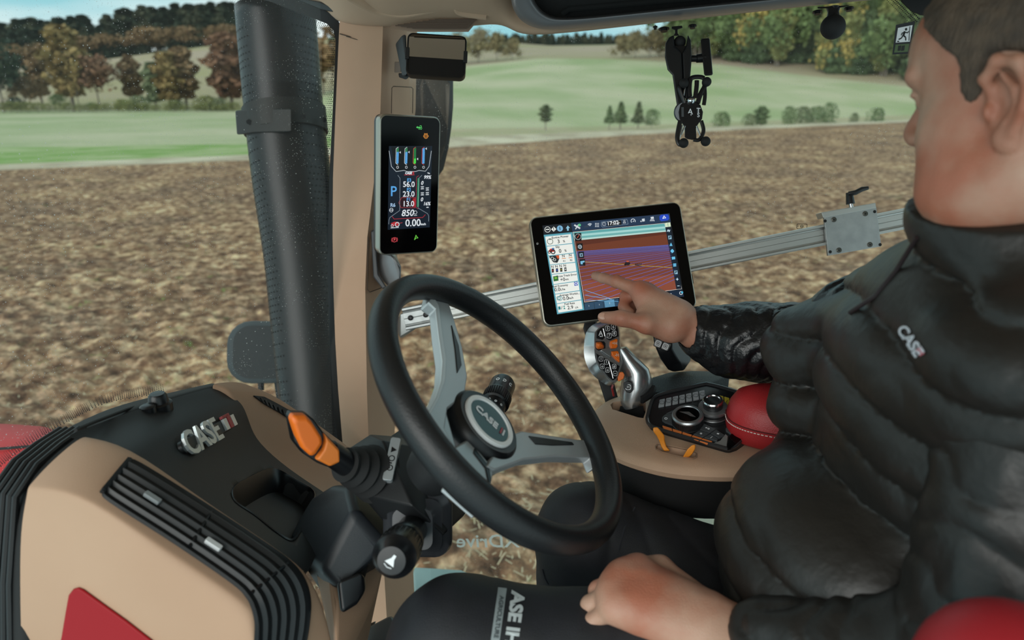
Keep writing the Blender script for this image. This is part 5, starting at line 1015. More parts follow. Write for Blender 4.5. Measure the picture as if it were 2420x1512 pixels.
# ---------------------------------------------------------------- phone mount and ball mount on the roof rail
def oz(x, y): return (1180+x/2.42, y/2.42)
def pz(x, y, d): return P(*oz(x, y), d)
def knob(mb, x, y, d, r=11):
    a = pz(x, y-14, d); b = pz(x, y+10, d); k = r/2.42*d/FPX; mb.tube([a, a.lerp(b, .3), a.lerp(b, .32), a.lerp(b, .5), a.lerp(b, .52), b, b.lerp(a, .0)], [k*.5, k*.5, k*2.2, k*2.2, k*1.4, k*1.4, k*1.2], 14)
def mounts():
    D = 1.33; root = empty('phone_mount', pz(1035, 150, D), 'black phone holder hanging from the roof rail with a T-handle and X-grip', 'phone holder')
    k = MB(); knob(k, 942, 170, D, 14); knob(k, 1105, 152, D, 11); knob(k, 892, 158, D, 6); k.build('knob', BLACKS, root)
    MB().loft([[pz(x, y, D-.012+dd) for x, y in ((985, 152), (1045, 146), (1048, 160), (1020, 168), (1020, 190), (1030, 205), (995, 205), (1005, 190), (1004, 172), (985, 165))] for dd in (0, .02)]).build('base_bracket', BLACKS, root, bevel=.001)
    MB().ball(pz(1032, 240, D), 34/2.42*D/FPX).build('upper_ball', RUB, root)
    for sx, ofs in ((-1, 0), (1, .0)):
        pts = [(1000, 198), (970, 215), (950, 250), (947, 330), (962, 400), (990, 430), (1000, 500), (1015, 600), (1040, 640), (1058, 600), (1050, 450), (1043, 300), (1025, 280), (1002, 262)] if sx < 0 else [(1078, 196), (1095, 230), (1100, 320), (1098, 370), (1092, 440), (1092, 560), (1080, 600), (1062, 560), (1053, 450), (1046, 300), (1060, 280), (1070, 255)]
        MB().loft([[pz(x, y, D-.014) for x, y in pts], [pz(x, y, D+.016) for x, y in pts]]).build('socket_arm', mat('arm_black', '17181a', .42), root, bevel=.004, seg=3)
    t = MB(); t.tube([pz(1096, 335, D), pz(1125, 335, D), pz(1128, 335, D), pz(1175, 330, D)], [.006, .006, .0075, .0085], 16); t.build('clamp_screw', BLACKS, root)
    hull([pz(1150, 222, D-.008), pz(1203, 217, D-.008), pz(1222, 430, D-.008), pz(1172, 434, D-.008), pz(1157, 222, D+.01), pz(1203, 217, D+.01), pz(1222, 430, D+.01), pz(1172, 434, D+.01)], 't_handle', BLACKS, root, .003)
    MB().loft([[pz(x, y, D-.008+dd) for x, y in ((1000, 262), (1070, 262), (1085, 300), (1085, 440), (1070, 560), (1020, 560), (1000, 440), (985, 300))] for dd in (0, .02)]).build('socket_core', BLACKS, root)
    # X grip: centre plate, four arms, wire legs and rubber balls
    X = MB(); D2 = D-.02
    def slab(pts, d, th, name, mt): return MB().loft([[pz(x, y, d) for x, y in pts], [pz(x, y, d+th) for x, y in pts]]).build(name, mt, root, bevel=.0012)
    MB().lathe([(.0185, -.006), (.0195, -.003), (.0195, .004), (.017, .006), (.0001, .006)], 28, frame(pz(1060, 640, D2+.012), x=RT, z=(CAM-pz(1060, 640, D)).normalized())).build('ball_base', mat('base_grey', '4a4d50', .3, metal=.6), root)
    ct = [(1035, 600), (1060, 580), (1090, 572), (1120, 578), (1150, 600), (1165, 640), (1160, 680), (1140, 706), (1125, 730), (1128, 790), (1105, 800), (1075, 795), (1060, 785), (1060, 730), (1045, 706), (1030, 680), (1025, 640)]
    slab(ct, D2, .006, 'grip_plate', BLACKS)
    def bar(pts, r, name='grip_arm', mt=BLACKS, fl=.6): return MB().tube(cr([pz(x, y, D2+.001) for x, y in pts], 5), r, 10, flat=fl).build(name, mt, root)
    bar([(1035, 690), (1024, 740), (1018, 790), (1030, 825), (1055, 820)], .0042); bar([(1155, 690), (1168, 740), (1160, 775), (1140, 800), (1110, 798)], .0036)
    bar([(1060, 590), (1040, 540), (1030, 500), (1050, 470)], .0042); bar([(1135, 590), (1150, 540), (1172, 500), (1180, 470)], .0045)
    bar([(1095, 580), (1088, 520), (1092, 460), (1110, 442), (1150, 440), (1172, 448)], .0042); bar([(1170, 600), (1176, 550), (1174, 500), (1168, 470)], .0036); bar([(1120, 560), (1128, 500), (1130, 460)], .0042)
    for p_ in ([(1032, 520), (1055, 570)], [(1062, 500), (1050, 560)], [(1150, 520), (1130, 570)], [(1048, 715), (1030, 790)], [(1128, 720), (1150, 775)], [(1062, 720), (1040, 770)]): bar(p_, .0016, 'wire_leg', CHROME, 1)
    for x, y, r in ((1056, 476, 27), (1186, 468, 27), (1054, 818, 28), (1180, 808, 28)): 
        o_ = MB().ball(pz(x, y, D2-.004), r/2.42*D2/FPX, 18, 10).build('rubber_ball', RUB, root)
    MB().ball(pz(1095, 575, D2+.0), .008, 16, 8).build('spring', CHROME, root)
    tm = frame(pz(1092, 640, D2-.0012), x=pz(1120, 640, D2)-pz(1092, 640, D2), z=(CAM-pz(1092, 640, D2)).normalized())
    kx = .0243/75
    t = MB(tm)
    for s_, x, y, sz in (('A', 0, 0, 30), ('U', -3, -21, 22), ('S', 46, -18, 22), ('R', 0, -102, 46), ('T', 44, 6, 26), ('GF', -2, -52, 12)): t.text(s_, sz*kx*1.5, T3(x*kx, y*kx, 0), .0002, 'CENTER')
    t.build('lettering', WHITE, root, flat=True)
    for x in (1048, 1137): slab([(x-7, 612), (x+7, 612), (x+8, 668), (x-6, 668)], D2-.001, .001, 'plate_slot', mat('slot_grey', '4c4f52', .5))
    # ball mount
    D = 1.30; root = empty('ball_mount', pz(1910, 60, D), 'single black ball mount hanging from the roof rail beside the sticker', 'ball mount')
    k = MB(); knob(k, 1818, 72, D, 12); knob(k, 2000, 52, D, 12); k.build('knob', BLACKS, root)
    MB().loft([[pz(x, y, D-.01+dd) for x, y in ((1820, 48), (1880, 48), (1882, 62), (1884, 90), (1936, 90), (1938, 60), (1942, 46), (2000, 34), (2000, 30), (1820, 40))] for dd in (0, .02)]).build('base_bracket', BLACKS, root, bevel=.001)
    MB().tube([pz(1910, 45, D), pz(1910, 70, D), pz(1909, 110, D)], [.012, .0095, .012], 18).build('neck', BLACKS, root)
    MB().ball(pz(1908, 154, D), 68/2.42*D/FPX, 32, 20).build('ball', RUB, root)
mounts()
# ---------------------------------------------------------------- armrest console
def z5(x, y): return (1340+x/3.218, 730+y/3.218)
def ZP(x, y, z): return PZ(*z5(x, y), z)
ZC = 2.19
def armrest():
    root = empty('armrest_console', ZP(900, 1000, 2.1), 'beige armrest console with black control panel between wheel and driver', 'armrest console')
    top = [(400, 668), (300, 715), (228, 790), (222, 850), (262, 935), (330, 1015), (450, 1085), (700, 1160), (960, 1195), (1300, 1200), (1560, 1120), (1650, 960), (1560, 740), (1320, 620), (1060, 560), (700, 600), (560, 640)]
    T_ = cr([ZP(x, y, ZC) for x, y in top], 4, True); c = sum(T_, Vector())/len(T_)
    ring = lambda k, dz, add=0: [c+(p-c)*k+(p-c).normalized()*add+Vector((0, 0, dz)) for p in T_]
    # well for the joystick: cut through the deck
    body = MB().loft([ring(.97, -.028), ring(1, -.018, .010), ring(1, -.010, .012), ring(1, -.003, .006), ring(1, 0, 0), ring(.9, .002)]).build('beige_shell', mat('beige_grain', 'bf9d83', .5, bump=.5, bscale=1100, col2='c9a88d', cscale=5), root, ang=.9)
    def cut(obj, polys):
        for pts in polys:
            q = [ZP(x, y, ZC) for x, y in pts]; cm = MB().loft([[p-ZZ*.04 for p in q], [p+ZZ*.03 for p in q]]).build('cutter', BLACK, root, flat=True)
            b = obj.modifiers.new('b', 'BOOLEAN'); b.object = cm; b.operation = 'DIFFERENCE'; b.solver = 'EXACT'; bpy.context.view_layer.update()
            me = bpy.data.meshes.new_from_object(obj.evaluated_get(bpy.context.evaluated_depsgraph_get())); obj.modifiers.clear(); obj.data = me; bpy.data.objects.remove(cm)
    well = [(330, 735), (350, 715), (560, 690), (600, 720), (598, 790), (580, 838), (540, 832), (440, 800), (345, 770)]
    slot = [(672, 1045), (690, 1032), (760, 1042), (900, 1070), (985, 1095), (985, 1130), (960, 1142), (860, 1128), (720, 1092), (676, 1068)]
    cut(body, [well, slot])
    body.data.set_sharp_from_angle(angle=.7)
    MB().loft([[ZP(x, y, ZC-.035) for x, y in well], [ZP(x, y, ZC-.036) for x, y in well]]).build('joystick_well', RUB, root)
    sc = (sum(x for x, _ in slot)/len(slot), sum(y for _, y in slot)/len(slot))
    MB().loft([[ZP(sc[0]+(x-sc[0])*k, sc[1]+(y-sc[1])*k, z) for x, y in slot] for k, z in ((1.05, ZC+.0005), (1.03, ZC+.003), (.98, ZC+.0032), (.95, ZC+.001), (.95, ZC-.03), (.5, ZC-.031))], cap=False).build('slot_rim', mat('rim_beige', '9b8570', .6), root, ang=.8)
    MB().loft([[ZP(x, y, ZC-.02) for x, y in slot], [ZP(x, y, ZC-.021) for x, y in slot]]).build('slot_floor', RUB, root)
    MB().loft([ring(.80, -.105), ring(.90, -.100), ring(.965, -.085), ring(.985, -.060), ring(.985, -.016, .006)]).build('black_underbody', mat('under_black', '151516', .75, bump=.4, bscale=700), root, ang=.9)
    # printed marks
    def mark(pts, name, mt): return MB().loft([[ZP(x, y, ZC+.0004) for x, y in pts], [ZP(x, y, ZC+.0008) for x, y in pts]]).build(name, mt, root, flat=True)
    mark([(480, 978), (490, 955), (505, 948), (520, 958), (528, 962), (522, 972), (512, 984), (495, 986)], 'turtle_print', WHITE)
    mark([(262, 865), (270, 850), (286, 848), (284, 864), (276, 882), (264, 884)], 'rabbit_print', WHITE)
    mark([(680, 1112), (690, 1108), (890, 1158), (870, 1158), (700, 1126)], 'orange_print', mat('print_orange', 'b5562c', .6))
    # orange throttle levers
    def lever(pts, z0, nm, lab):
        o = MB().loft([[pt for pt in row] for row in pts]).build(nm, mat('lever_orange', 'e8962c', .4), root, bevel=.002, seg=3); return o
    def bar(cs, w, dpt, nm):
        rows = [[P(*z5(x-wd, y), d), P(*z5(x+wd, y-2), d), P(*z5(x+wd, y), d+dpt), P(*z5(x-wd, y+2), d+dpt)] for (x, y, d), wd in zip(cs, w)]
        MB().loft(rows).build(nm, mat('lever_orange', 'e8902c', .4), root, bevel=.0022, seg=3)
    bar([(672, 900, 1.115), (685, 930, 1.115), (712, 965, 1.118), (722, 1000, 1.122), (738, 1048, 1.122), (762, 1080, 1.122)], [18, 30, 30, 22, 20, 24], .014, 'range_lever')
    bar([(966, 1032, 1.098), (945, 1065, 1.098), (925, 1100, 1.10), (905, 1128, 1.105)], [14, 30, 30, 26], .012, 'range_lever')
    # control panel
    A, B, C_ = ZP(640, 895, ZC+.010), ZP(1225, 1062, ZC+.010), ZP(1060, 585, ZC+.045); n = (B-A).cross(C_-A).normalized()
    if n.z < 0: n = -n
    m = frame(A, x=B-A, z=n); inv = m.inverted(); L = lambda x, y, h=0: inv @ PL(*z5(x, y), A+n*h, n)
    def slab(pts, h0, h1, name, mt, par=None, bev=.0012, k=1.): 
        q = [L(x, y, h1) for x, y in pts]; cx = sum((v for v in q), Vector())/len(q); return MB(m).loft([[(v.x, v.y, h0) for v in q], [(cx.x+(v.x-cx.x)*k, cx.y+(v.y-cx.y)*k, h1) for v in q]]).build(name, mt, par or root, bevel=bev)
    out = [(612, 850), (618, 800), (640, 720), (665, 675), (720, 648), (900, 605), (1040, 574), (1080, 575), (1200, 605), (1330, 655), (1480, 760), (1420, 900), (1355, 965), (1290, 1035), (1240, 1062), (1215, 1066), (1000, 1005), (760, 935), (640, 892)]
    pnl = slab(out, -.03, 0, 'control_panel', mat('panel_black', '1b1c1e', .22), bev=.003)
    # raised rim around the panel
    rp = [m @ Vector((*L(x, y).xy, .001)) for x, y in out]; MB().tube(cr(rp, 4, True), .0032, 8, loop=True).build('panel_rim', mat('rim_gloss', '3a3b3d', .2, metal=.4), root)
    # grey key strip with seven keys
    a0, a1, b0, b1 = (700, 688), (1050, 612), (690, 742), (1062, 668)
    for i in range(7):
        u, v = i/7+.01, (i+1)/7-.01; f = lambda p, q, t: (p[0]+(q[0]-p[0])*t, p[1]+(q[1]-p[1])*t-18*math.sin(math.pi*t)*0)
        k_ = slab([f(a0, a1, u), f(a0, a1, v), f(b0, b1, v), f(b0, b1, u)], 0, .004, 'grey_key', mat('key_grey', '8b8f93', .45), k=.97, bev=.001)
        cc = f(f(a0, a1, (u+v)/2), f(b0, b1, (u+v)/2), .5); q = L(*cc, .0042); MB(m @ T3(q.x, q.y, .0041)).loft([[(x, y, z) for x, y in rrect(.0085*s_, .0085*s_, .003*s_)] for s_, z in ((1, 0), (1, .0003), (.8, .0003))], cap=False).build('key_symbol', mat('symbol_dark', '4b4f53', .5), k_, flat=True)
    for i, (pp) in enumerate(([(1132, 648), (1190, 660), (1195, 722), (1140, 705)], [(1194, 662), (1235, 674), (1238, 735), (1200, 724)], [(1239, 675), (1285, 690), (1270, 742), (1242, 736)])): 
        k_ = slab(pp, 0, .005, 'yellow_key', mat('key_yellow', 'cdb832', .45), k=.97, bev=.001)
        q = L(sum(x for x, _ in pp)/4, sum(y for _, y in pp)/4, .0055); MB(m @ T3(q.x, q.y, .0051)).text('5(:'[i], .008, T3(0, 0, 0), .0002, 'CENTER').build('key_symbol', BLACKS, k_, flat=True)
    slab([(1296, 632), (1300, 612), (1345, 618), (1362, 636), (1350, 650)], -.02, .008, 'yellow_tab', mat('key_yellow'))
    # knobs
    def knob(x, y, prof, name, h=0, par=None, mt=None, face=None):
        q = L(x, y, h); mm = m @ T3(q.x, q.y, 0); o = MB(mm).lathe(prof, 40).build(name, mt or mat('knob_black', '1a1b1d', .35), par or root); return o, mm
    K1, mm = knob(918, 812, [(.026, 0), (.0265, .003), (.0250, .004), (.0250, .016), (.0225, .0165)], 'rotary_knob', .016)
    MB(mm).lathe([(.0252, .0150), (.0254, .0175), (.0235, .020), (.0195, .0205), (.0185, .0190), (.0001, .0190)], 40).build('metal_ring', SILV, K1); MB(mm).lathe([(.0185, .0185), (.0183, .0195), (.0001, .0196)], 32).build('knob_cap', GLOSS, K1)
    r_ = MB(mm)
    for i in range(48): an = i*math.pi/24; r_.box((.0252*math.cos(an), .0252*math.sin(an), .0095), (.0010, .0012, .011), Matrix.Rotation(an, 3, 'Z'))
    r_.build('grip_ribs', mat('knob_black'), K1)['kind'] = 'stuff'
    pr = MB(mm); pr.prism([(-.014, .0005), (.0, .006), (.014, -.002), (.006, -.003), (.0, -.001)], .0196, .0200); pr.build('knob_pointer', SILV, K1)
    K2, mm = knob(1110, 762, [(.0250, 0), (.0255, .004), (.0235, .006), (.0230, .012)], 'stacked_knob', .010)
    MB(mm).lathe([(.0235, .010), (.0240, .012), (.0232, .0155), (.0170, .0165), (.015, .0165)], 40).build('metal_ring', SILV, K2)
    MB(mm).lathe([(.0155, .015), (.0160, .0165), (.0160, .026), (.0155, .0265)], 40).build('upper_knob', mat('knob_black'), K2); MB(mm).lathe([(.0162, .0255), (.0164, .0285), (.0150, .0305), (.0118, .0305), (.0110, .0290), (.0001, .0292)], 40).build('metal_top', CHROME, K2)
    MB(mm).lathe([(.0250, .0005), (.0258, .003), (.0250, .0045)], 40).build('base_ring', SILV, K2)
    # keys around the knobs
    KG = mat('key_slate', '3d4144', .4)
    slab([(722, 820), (745, 800), (800, 790), (810, 850), (800, 880), (745, 862), (722, 845)], 0, .004, 'slate_key', KG)
    slab([(748, 795), (800, 770), (835, 765), (830, 800), (800, 785)], 0, .004, 'slate_key', KG)
    for pp in ([(1042, 868), (1130, 912), (1085, 940), (1010, 915)], [(1135, 916), (1198, 955), (1155, 980), (1092, 943)], [(1005, 920), (1082, 944), (1035, 972), (960, 950)], [(1090, 948), (1150, 984), (1140, 1003), (1042, 975)]): slab(pp, 0, .004, 'slate_key', KG, bev=.0008)
    for x, y, t in ((1068, 905, '+o'), (1148, 948, '='), (1020, 944, 'o'), (1098, 975, '/'), (752, 832, 'O')): q = L(x, y, .0045); MB(m @ T3(q.x, q.y, .0043)).text(t, .007, T3(0, 0, 0), .0002, 'CENTER').build('key_symbol', WHITE, root, flat=True)
    s0, s1, t0, t1 = (722, 882), (1108, 1005), (740, 920), (1070, 1024)
    for i in range(5):
        u, v = i/5+.006, (i+1)/5-.006; slab([f(s0, s1, u), f(s0, s1, v), f(t0, t1, v), f(t0, t1, u)], 0, .0035, 'orange_key', mat('key_orange', 'd0743a', .45), bev=.0008)
    slab([(1206, 902), (1225, 893), (1268, 920), (1262, 940), (1240, 946), (1208, 925)], 0, .004, 'slate_key', KG)
    slab([(1215, 1030), (1225, 975), (1260, 935), (1300, 925), (1340, 945), (1330, 985), (1245, 1058), (1220, 1062)], 0, .005, 'gloss_cover', GLOSS)
    slab([(1110, 1020), (1165, 1000), (1205, 950), (1222, 965), (1212, 1058), (1180, 1052)], 0, .001, 'silver_trim', mat('trim_silver', 'a7a9a8', .3, metal=.6), bev=.0003)
    # black ledge behind
    hull([P(*z5(x, y), d) for x, y, d in ((645, 520, 1.33), (780, 480, 1.38), (930, 470, 1.40), (1120, 474, 1.40), (1190, 480, 1.38), (1238, 503, 1.34), (1225, 600, 1.31), (1180, 600, 1.30), (1060, 575, 1.29), (660, 640, 1.27), (640, 560, 1.31), (650, 640, 1.33), (1220, 620, 1.35), (920, 600, 1.40))], 'rear_ledge', mat('ledge_black', '1d1e20', .55, bump=.8, bscale=500, bdist=.002), root, .008)
    MB().tube([P(*z5(560, 690), 1.25), P(*z5(640, 640), 1.26), P(*z5(650, 600), 1.27)], .008, 8).build('ledge_edge', BLACK, root)
    hull([P(*z5(x, y), d) for x, y, d in ((430, 1290, 1.2), (640, 1350, 1.2), (520, 1400, 1.2), (440, 1380, 1.22), (560, 1400, 1.26), (640, 1330, 1.26))], 'support_bracket', DARKM, root, .005)
    # padded armrest
    pad = empty('armrest_pad', W(-.24, 1.09, 2.2), 'red leather armrest pad with white stitching', 'armrest pad')
    mm = Matrix((-TF, SR, ZZ)).transposed().to_4x4(); mm.translation = W(-.118, 1.095, ZC+.008)
    def ol(k, z, L_=.34, W_=.066):
        o = []
        for i in range(40):
            a = 2*math.pi*i/40; ca, sa = math.cos(a), math.sin(a); x = abs(ca)**.62*math.copysign(1, ca); y = abs(sa)**.75*math.copysign(1, sa); o.append((L_/2+x*(L_/2-.066*(1-k)), y*W_*(1-(1-k)*1.0), z))
        return o
    RL = mat('red_leather', 'a5262a', .42, bump=.5, bscale=600, col2='9c2024', cscale=8)
    MB(mm).loft([ol(.86, 0), ol(.97, .006), ol(1.0, .020), ol(1.0, .034)]).build('pad_base', RL, pad, ang=1.2); MB(mm).loft([ol(1.0, .034), ol(.985, .040), ol(.93, .055), ol(.80, .070), ol(.55, .080), ol(.2, .083)]).build('pad_cushion', RL, pad, ang=1.2)
    st = MB(); q = [mm @ Vector(p) for p in cr([Vector(p) for p in ol(1.006, .0345)], 3, True)]
    MB().tube(q, .0012, 6, loop=True).build('seam', mat('seam_red', '5c1416', .7), pad)
    q = [mm @ Vector(p) for p in cr([Vector(p) for p in ol(1.012, .030)], 3, True)]
    for i in range(0, len(q), 1): a, b = q[i], q[(i+1) % len(q)]; st.tube([a.lerp(b, .1), a.lerp(b, .75)], .0008, 4)
    st.build('stitching', mat('stitch_white', 'e6dcd4', .7), pad)['kind'] = 'stuff'
armrest()
def joystick():
    root = empty('joystick', ZP(480, 780, ZC-.03), 'silver multifunction joystick with black and orange keys', 'joystick')
    c = P(*z5(320, 320), 1.235); n = ((CAM-c).normalized()+RT*.40+UP*.10).normalized(); m = frame(c, x=RT, z=n); inv = m.inverted()
    L = lambda x, y, h=0: inv @ PL(*z5(x, y), c+n*h, n)
    SJ = mat('joystick_silver', 'b2b5b7', .27, metal=.85)
    sil = [(250, 100), (330, 90), (378, 105), (402, 160), (408, 260), (414, 340), (425, 410), (408, 480), (385, 545), (335, 580), (285, 570), (195, 500), (150, 425), (128, 330), (140, 195), (185, 128)]
    face = [(262, 128), (335, 104), (372, 112), (395, 160), (402, 260), (408, 340), (418, 408), (400, 480), (376, 540), (350, 562), (318, 540), (255, 465), (222, 400), (208, 330), (208, 200), (222, 160)]
    def ring(pts, h, k=1.):
        q = [L(x, y, h) for x, y in pts]; cc = sum(q, Vector())/len(q); return [m @ Vector((cc.x+(v.x-cc.x)*k, cc.y+(v.y-cc.y)*k, h)) for v in cr(q, 3, True)]
    MB().loft([ring(sil, -.040, .62), ring(sil, -.034, .85), ring(sil, -.024, 1), ring(sil, -.014, 1), ring(face, -.002, 1), ring(face, 0, .985)]).build('grip_head', SJ, root, ang=1.)
    def pad(pts, h, name, mt, k=.96, bev=.0008, par=None):
        q = [L(x, y, h) for x, y in pts]; cc = sum(q, Vector())/len(q); return MB(m).loft([[(v.x, v.y, -.002) for v in q], [(cc.x+(v.x-cc.x)*k, cc.y+(v.y-cc.y)*k, h) for v in q]]).build(name, mt, par or root, bevel=bev)
    p1 = pad([(222, 222), (226, 170), (262, 138), (280, 134), (290, 215), (275, 236)], .002, 'key_field', BLACKS)
    p2 = pad([(286, 130), (340, 112), (370, 116), (388, 150), (396, 208), (330, 240), (297, 226)], .002, 'key_field', BLACKS)
    p3 = pad([(216, 332), (330, 398), (405, 432), (378, 530), (352, 545), (318, 520), (262, 452), (230, 400)], .002, 'key_field', BLACKS)
    def sym(t, x, y, sz, par, col=WHITE): q = L(x, y, .003); return MB(m @ T3(q.x, q.y, .0045)).text(t, sz, T3(0, 0, 0), .0001, 'CENTER', bold=.0001).build('symbol', col, par, flat=True)
    def keyf(x, y, par, t=None, r=.0052):
        q = L(x, y, .003); o = MB(m @ T3(q.x, q.y, 0)).prism(rrect(r*1.9, r*2.1, r*.55), .001, .0042); k_ = o.build('key', BLACKS, par, bevel=.0006)
        MB(m @ T3(q.x, q.y, 0)).loft([[(a, b, .0043) for a, b in rrect(r*s_*1.6, r*s_*1.8, r*.5)] for s_ in (1, .86)], cap=False).build('key_outline', WHITE, par, flat=True)
        if t: sym(t, x, y, r*1.4, par)
    for t, x, y in (('5', 306, 148), ('6', 350, 138), ('7', 319, 203), ('8', 357, 186)): keyf(x, y, p2, t)
    sym('A', 254, 188, .012, p1); sym('arm', 258, 208, .0035, p1)
    for t, x, y in (('I', 256, 380), ('I', 297, 404), ('o', 266, 436), ('o', 306, 464), ('#', 357, 438), ('~', 364, 490)): keyf(x, y, p3, t, .0048)
    for a, b in (((276, 148), (290, 208)), ((318, 396), (352, 528))): q0, q1 = L(*a, .003), L(*b, .003); MB(m).tube([(q0.x, q0.y, .0025), (q1.x, q1.y, .0025)], .0007, 6).build('divider', CHROME, root)
    for pts, nm in (([(332, 242), (382, 222), (388, 232), (388, 286), (378, 300), (338, 302), (328, 276)], 'orange_key'), ([(334, 320), (392, 316), (404, 345), (405, 410), (372, 384), (342, 350)], 'orange_key')):
        k_ = pad(pts, .004, nm, ORANGE, .92, .0015)
    sym('+H', 360, 262, .0075, root, mat('sym_lgrey', 'c8c0b8')); sym('-H', 376, 352, .0075, root, mat('sym_lgrey'))
    pad([(216, 244), (284, 244), (296, 262), (294, 306), (240, 318), (216, 302)], .001, 'roller_well', BLACKS)
    hull([m @ Vector((*L(x, y, h).xy, h)) for x, y, h in ((218, 250, .001), (262, 248, .001), (284, 280, .001), (282, 300, .001), (240, 310, .001), (218, 300, .001), (222, 262, .010), (255, 262, .012), (276, 286, .008), (240, 296, .010))], 'orange_roller', ORANGE, root, .002)
    pad([(262, 300), (330, 290), (345, 330), (340, 378), (310, 360), (250, 318)], .003, 'silver_rest', SJ, .9, .002)
    # neck and foot
    rows = [((395, 300), 55, .028, 1.27), ((450, 380), 78, .030, 1.272), ((520, 480), 100, .034, 1.268), ((530, 600), 124, .036, 1.272), ((500, 690), 92, .032, 1.272), ((492, 745), 58, .026, 1.272)]
    secs = []
    for (x, y), rw, rd, d in rows:
        cc = P(*z5(x, y), d); r = rw/3.218*d/FPX; secs.append([cc+RT*(r*math.cos(a))+FW*(rd*.8*math.sin(a))+UP*(r*.28*math.cos(a)) for a in [2*math.pi*i/28 for i in range(28)]])
    MB().loft(secs).build('neck', SJ, root, ang=1.2, bevel=0)
    MB().loft([[P(*z5(x, y), d) for x, y in ((430, 300), (470, 330), (560, 390), (635, 490), (640, 520), (600, 470), (520, 400), (450, 360))] for d in (1.27, 1.30)]).build('neck_back', BLACKS, root, bevel=.003)
    cN = P(*z5(470, 560), 1.235); nn = (CAM-cN).normalized(); fm = frame(cN, x=RT, z=(nn+RT*.1).normalized())
    def npad(pts, d0, d1, name, mt, b=.0012): return MB().loft([[P(*z5(x, y), d) for x, y in pts] for d in (d0, d1)]).build(name, mt, root, bevel=b)
    npad([(430, 560), (455, 545), (490, 556), (502, 580), (500, 620), (480, 640), (450, 632), (432, 600)], 1.238, 1.26, 'neck_key', BLACKS)
    kf = frame(P(*z5(465, 594), 1.2375), x=RT, z=nn); MB(kf).loft([[(a, b, 0) for a, b in rrect(.0095*s_, .0095*s_, .003)] for s_ in (1, .84)], cap=False).build('key_outline', WHITE, root, flat=True); MB(kf).text('H', .006, T3(0, 0, 0), .0001, 'CENTER').build('symbol', WHITE, root, flat=True)
    npad([(400, 480), (425, 478), (438, 500), (430, 530), (395, 552), (386, 545), (385, 520)], 1.232, 1.25, 'orange_thumb_key', ORANGE, .002)
    npad([(448, 524), (460, 516), (470, 520), (462, 532)], 1.2365, 1.25, 'marker', BLACKS, .0003); npad([(440, 538), (448, 532), (452, 540), (444, 546)], 1.2365, 1.25, 'marker', BLACKS, .0003)
    MB().loft([[P(*z5(x, y), 1.28+dz) for x, y in ((x0, y0), (x1, y0), (x1, y0+5), (x0, y0+5))] for x0, x1, y0, dz in ((405, 580, 738, 0), (395, 585, 780, 0), (385, 590, 835, 0))]).build('boot', RUB, root)
    MB().tube([P(*z5(350, 575), 1.26), P(*z5(342, 600), 1.26), P(*z5(355, 660), 1.27)], .002, 6).build('red_light', mat('red_led', '8a1a1e', .4), root)
    # second lever
    r2 = empty('rear_joystick', P(*z5(830, 480), 1.37), 'black rear joystick with orange and square keys partly behind the forearm', 'joystick')
    hull([P(*z5(x, y), d) for x, y, d in ((640, 150, 1.33), (655, 230, 1.32), (672, 300, 1.32), (705, 385, 1.33), (768, 470, 1.345), (800, 482, 1.36), (890, 470, 1.37), (945, 390, 1.38), (955, 300, 1.38), (930, 150, 1.38), (800, 205, 1.315), (795, 310, 1.315), (850, 400, 1.34), (760, 160, 1.315), (780, 300, 1.40), (880, 430, 1.42))], 'grip', BLACKS, r2, .012, 4)
    cc = P(*z5(725, 280), 1.312); n2 = ((CAM-cc).normalized()-RT*.08).normalized(); fm = frame(cc, x=P(*z5(790, 300), 1.312)-P(*z5(670, 250), 1.312), z=n2); iv = fm.inverted()
    def key(x, y, w, h, col, name, r=.003): q = iv @ PL(*z5(x, y), cc, n2); return MB(fm @ T3(q.x, q.y, 0)).prism(rrect(w, h, r), -.006, .004, rrect(w*.88, h*.88, r*.9)).build(name, col, r2, bevel=.0008)
    for x, y in ((694, 262), (750, 284)):
        k_ = key(x, y, .0155, .0165, BLACKS, 'square_key'); q = iv @ PL(*z5(x, y), cc, n2)
        for s_ in (.010, .005): MB(fm @ T3(q.x, q.y, .0043)).loft([[(a, b, 0) for a, b in rrect(s_*t, s_*t, s_*.3*t)] for t in (1, .82)], cap=False).build('key_outline', WHITE, k_, flat=True)
    key(742, 216, .0165, .010, ORANGE, 'orange_key'); key(686, 208, .012, .008, ORANGE, 'orange_key')
joystick()
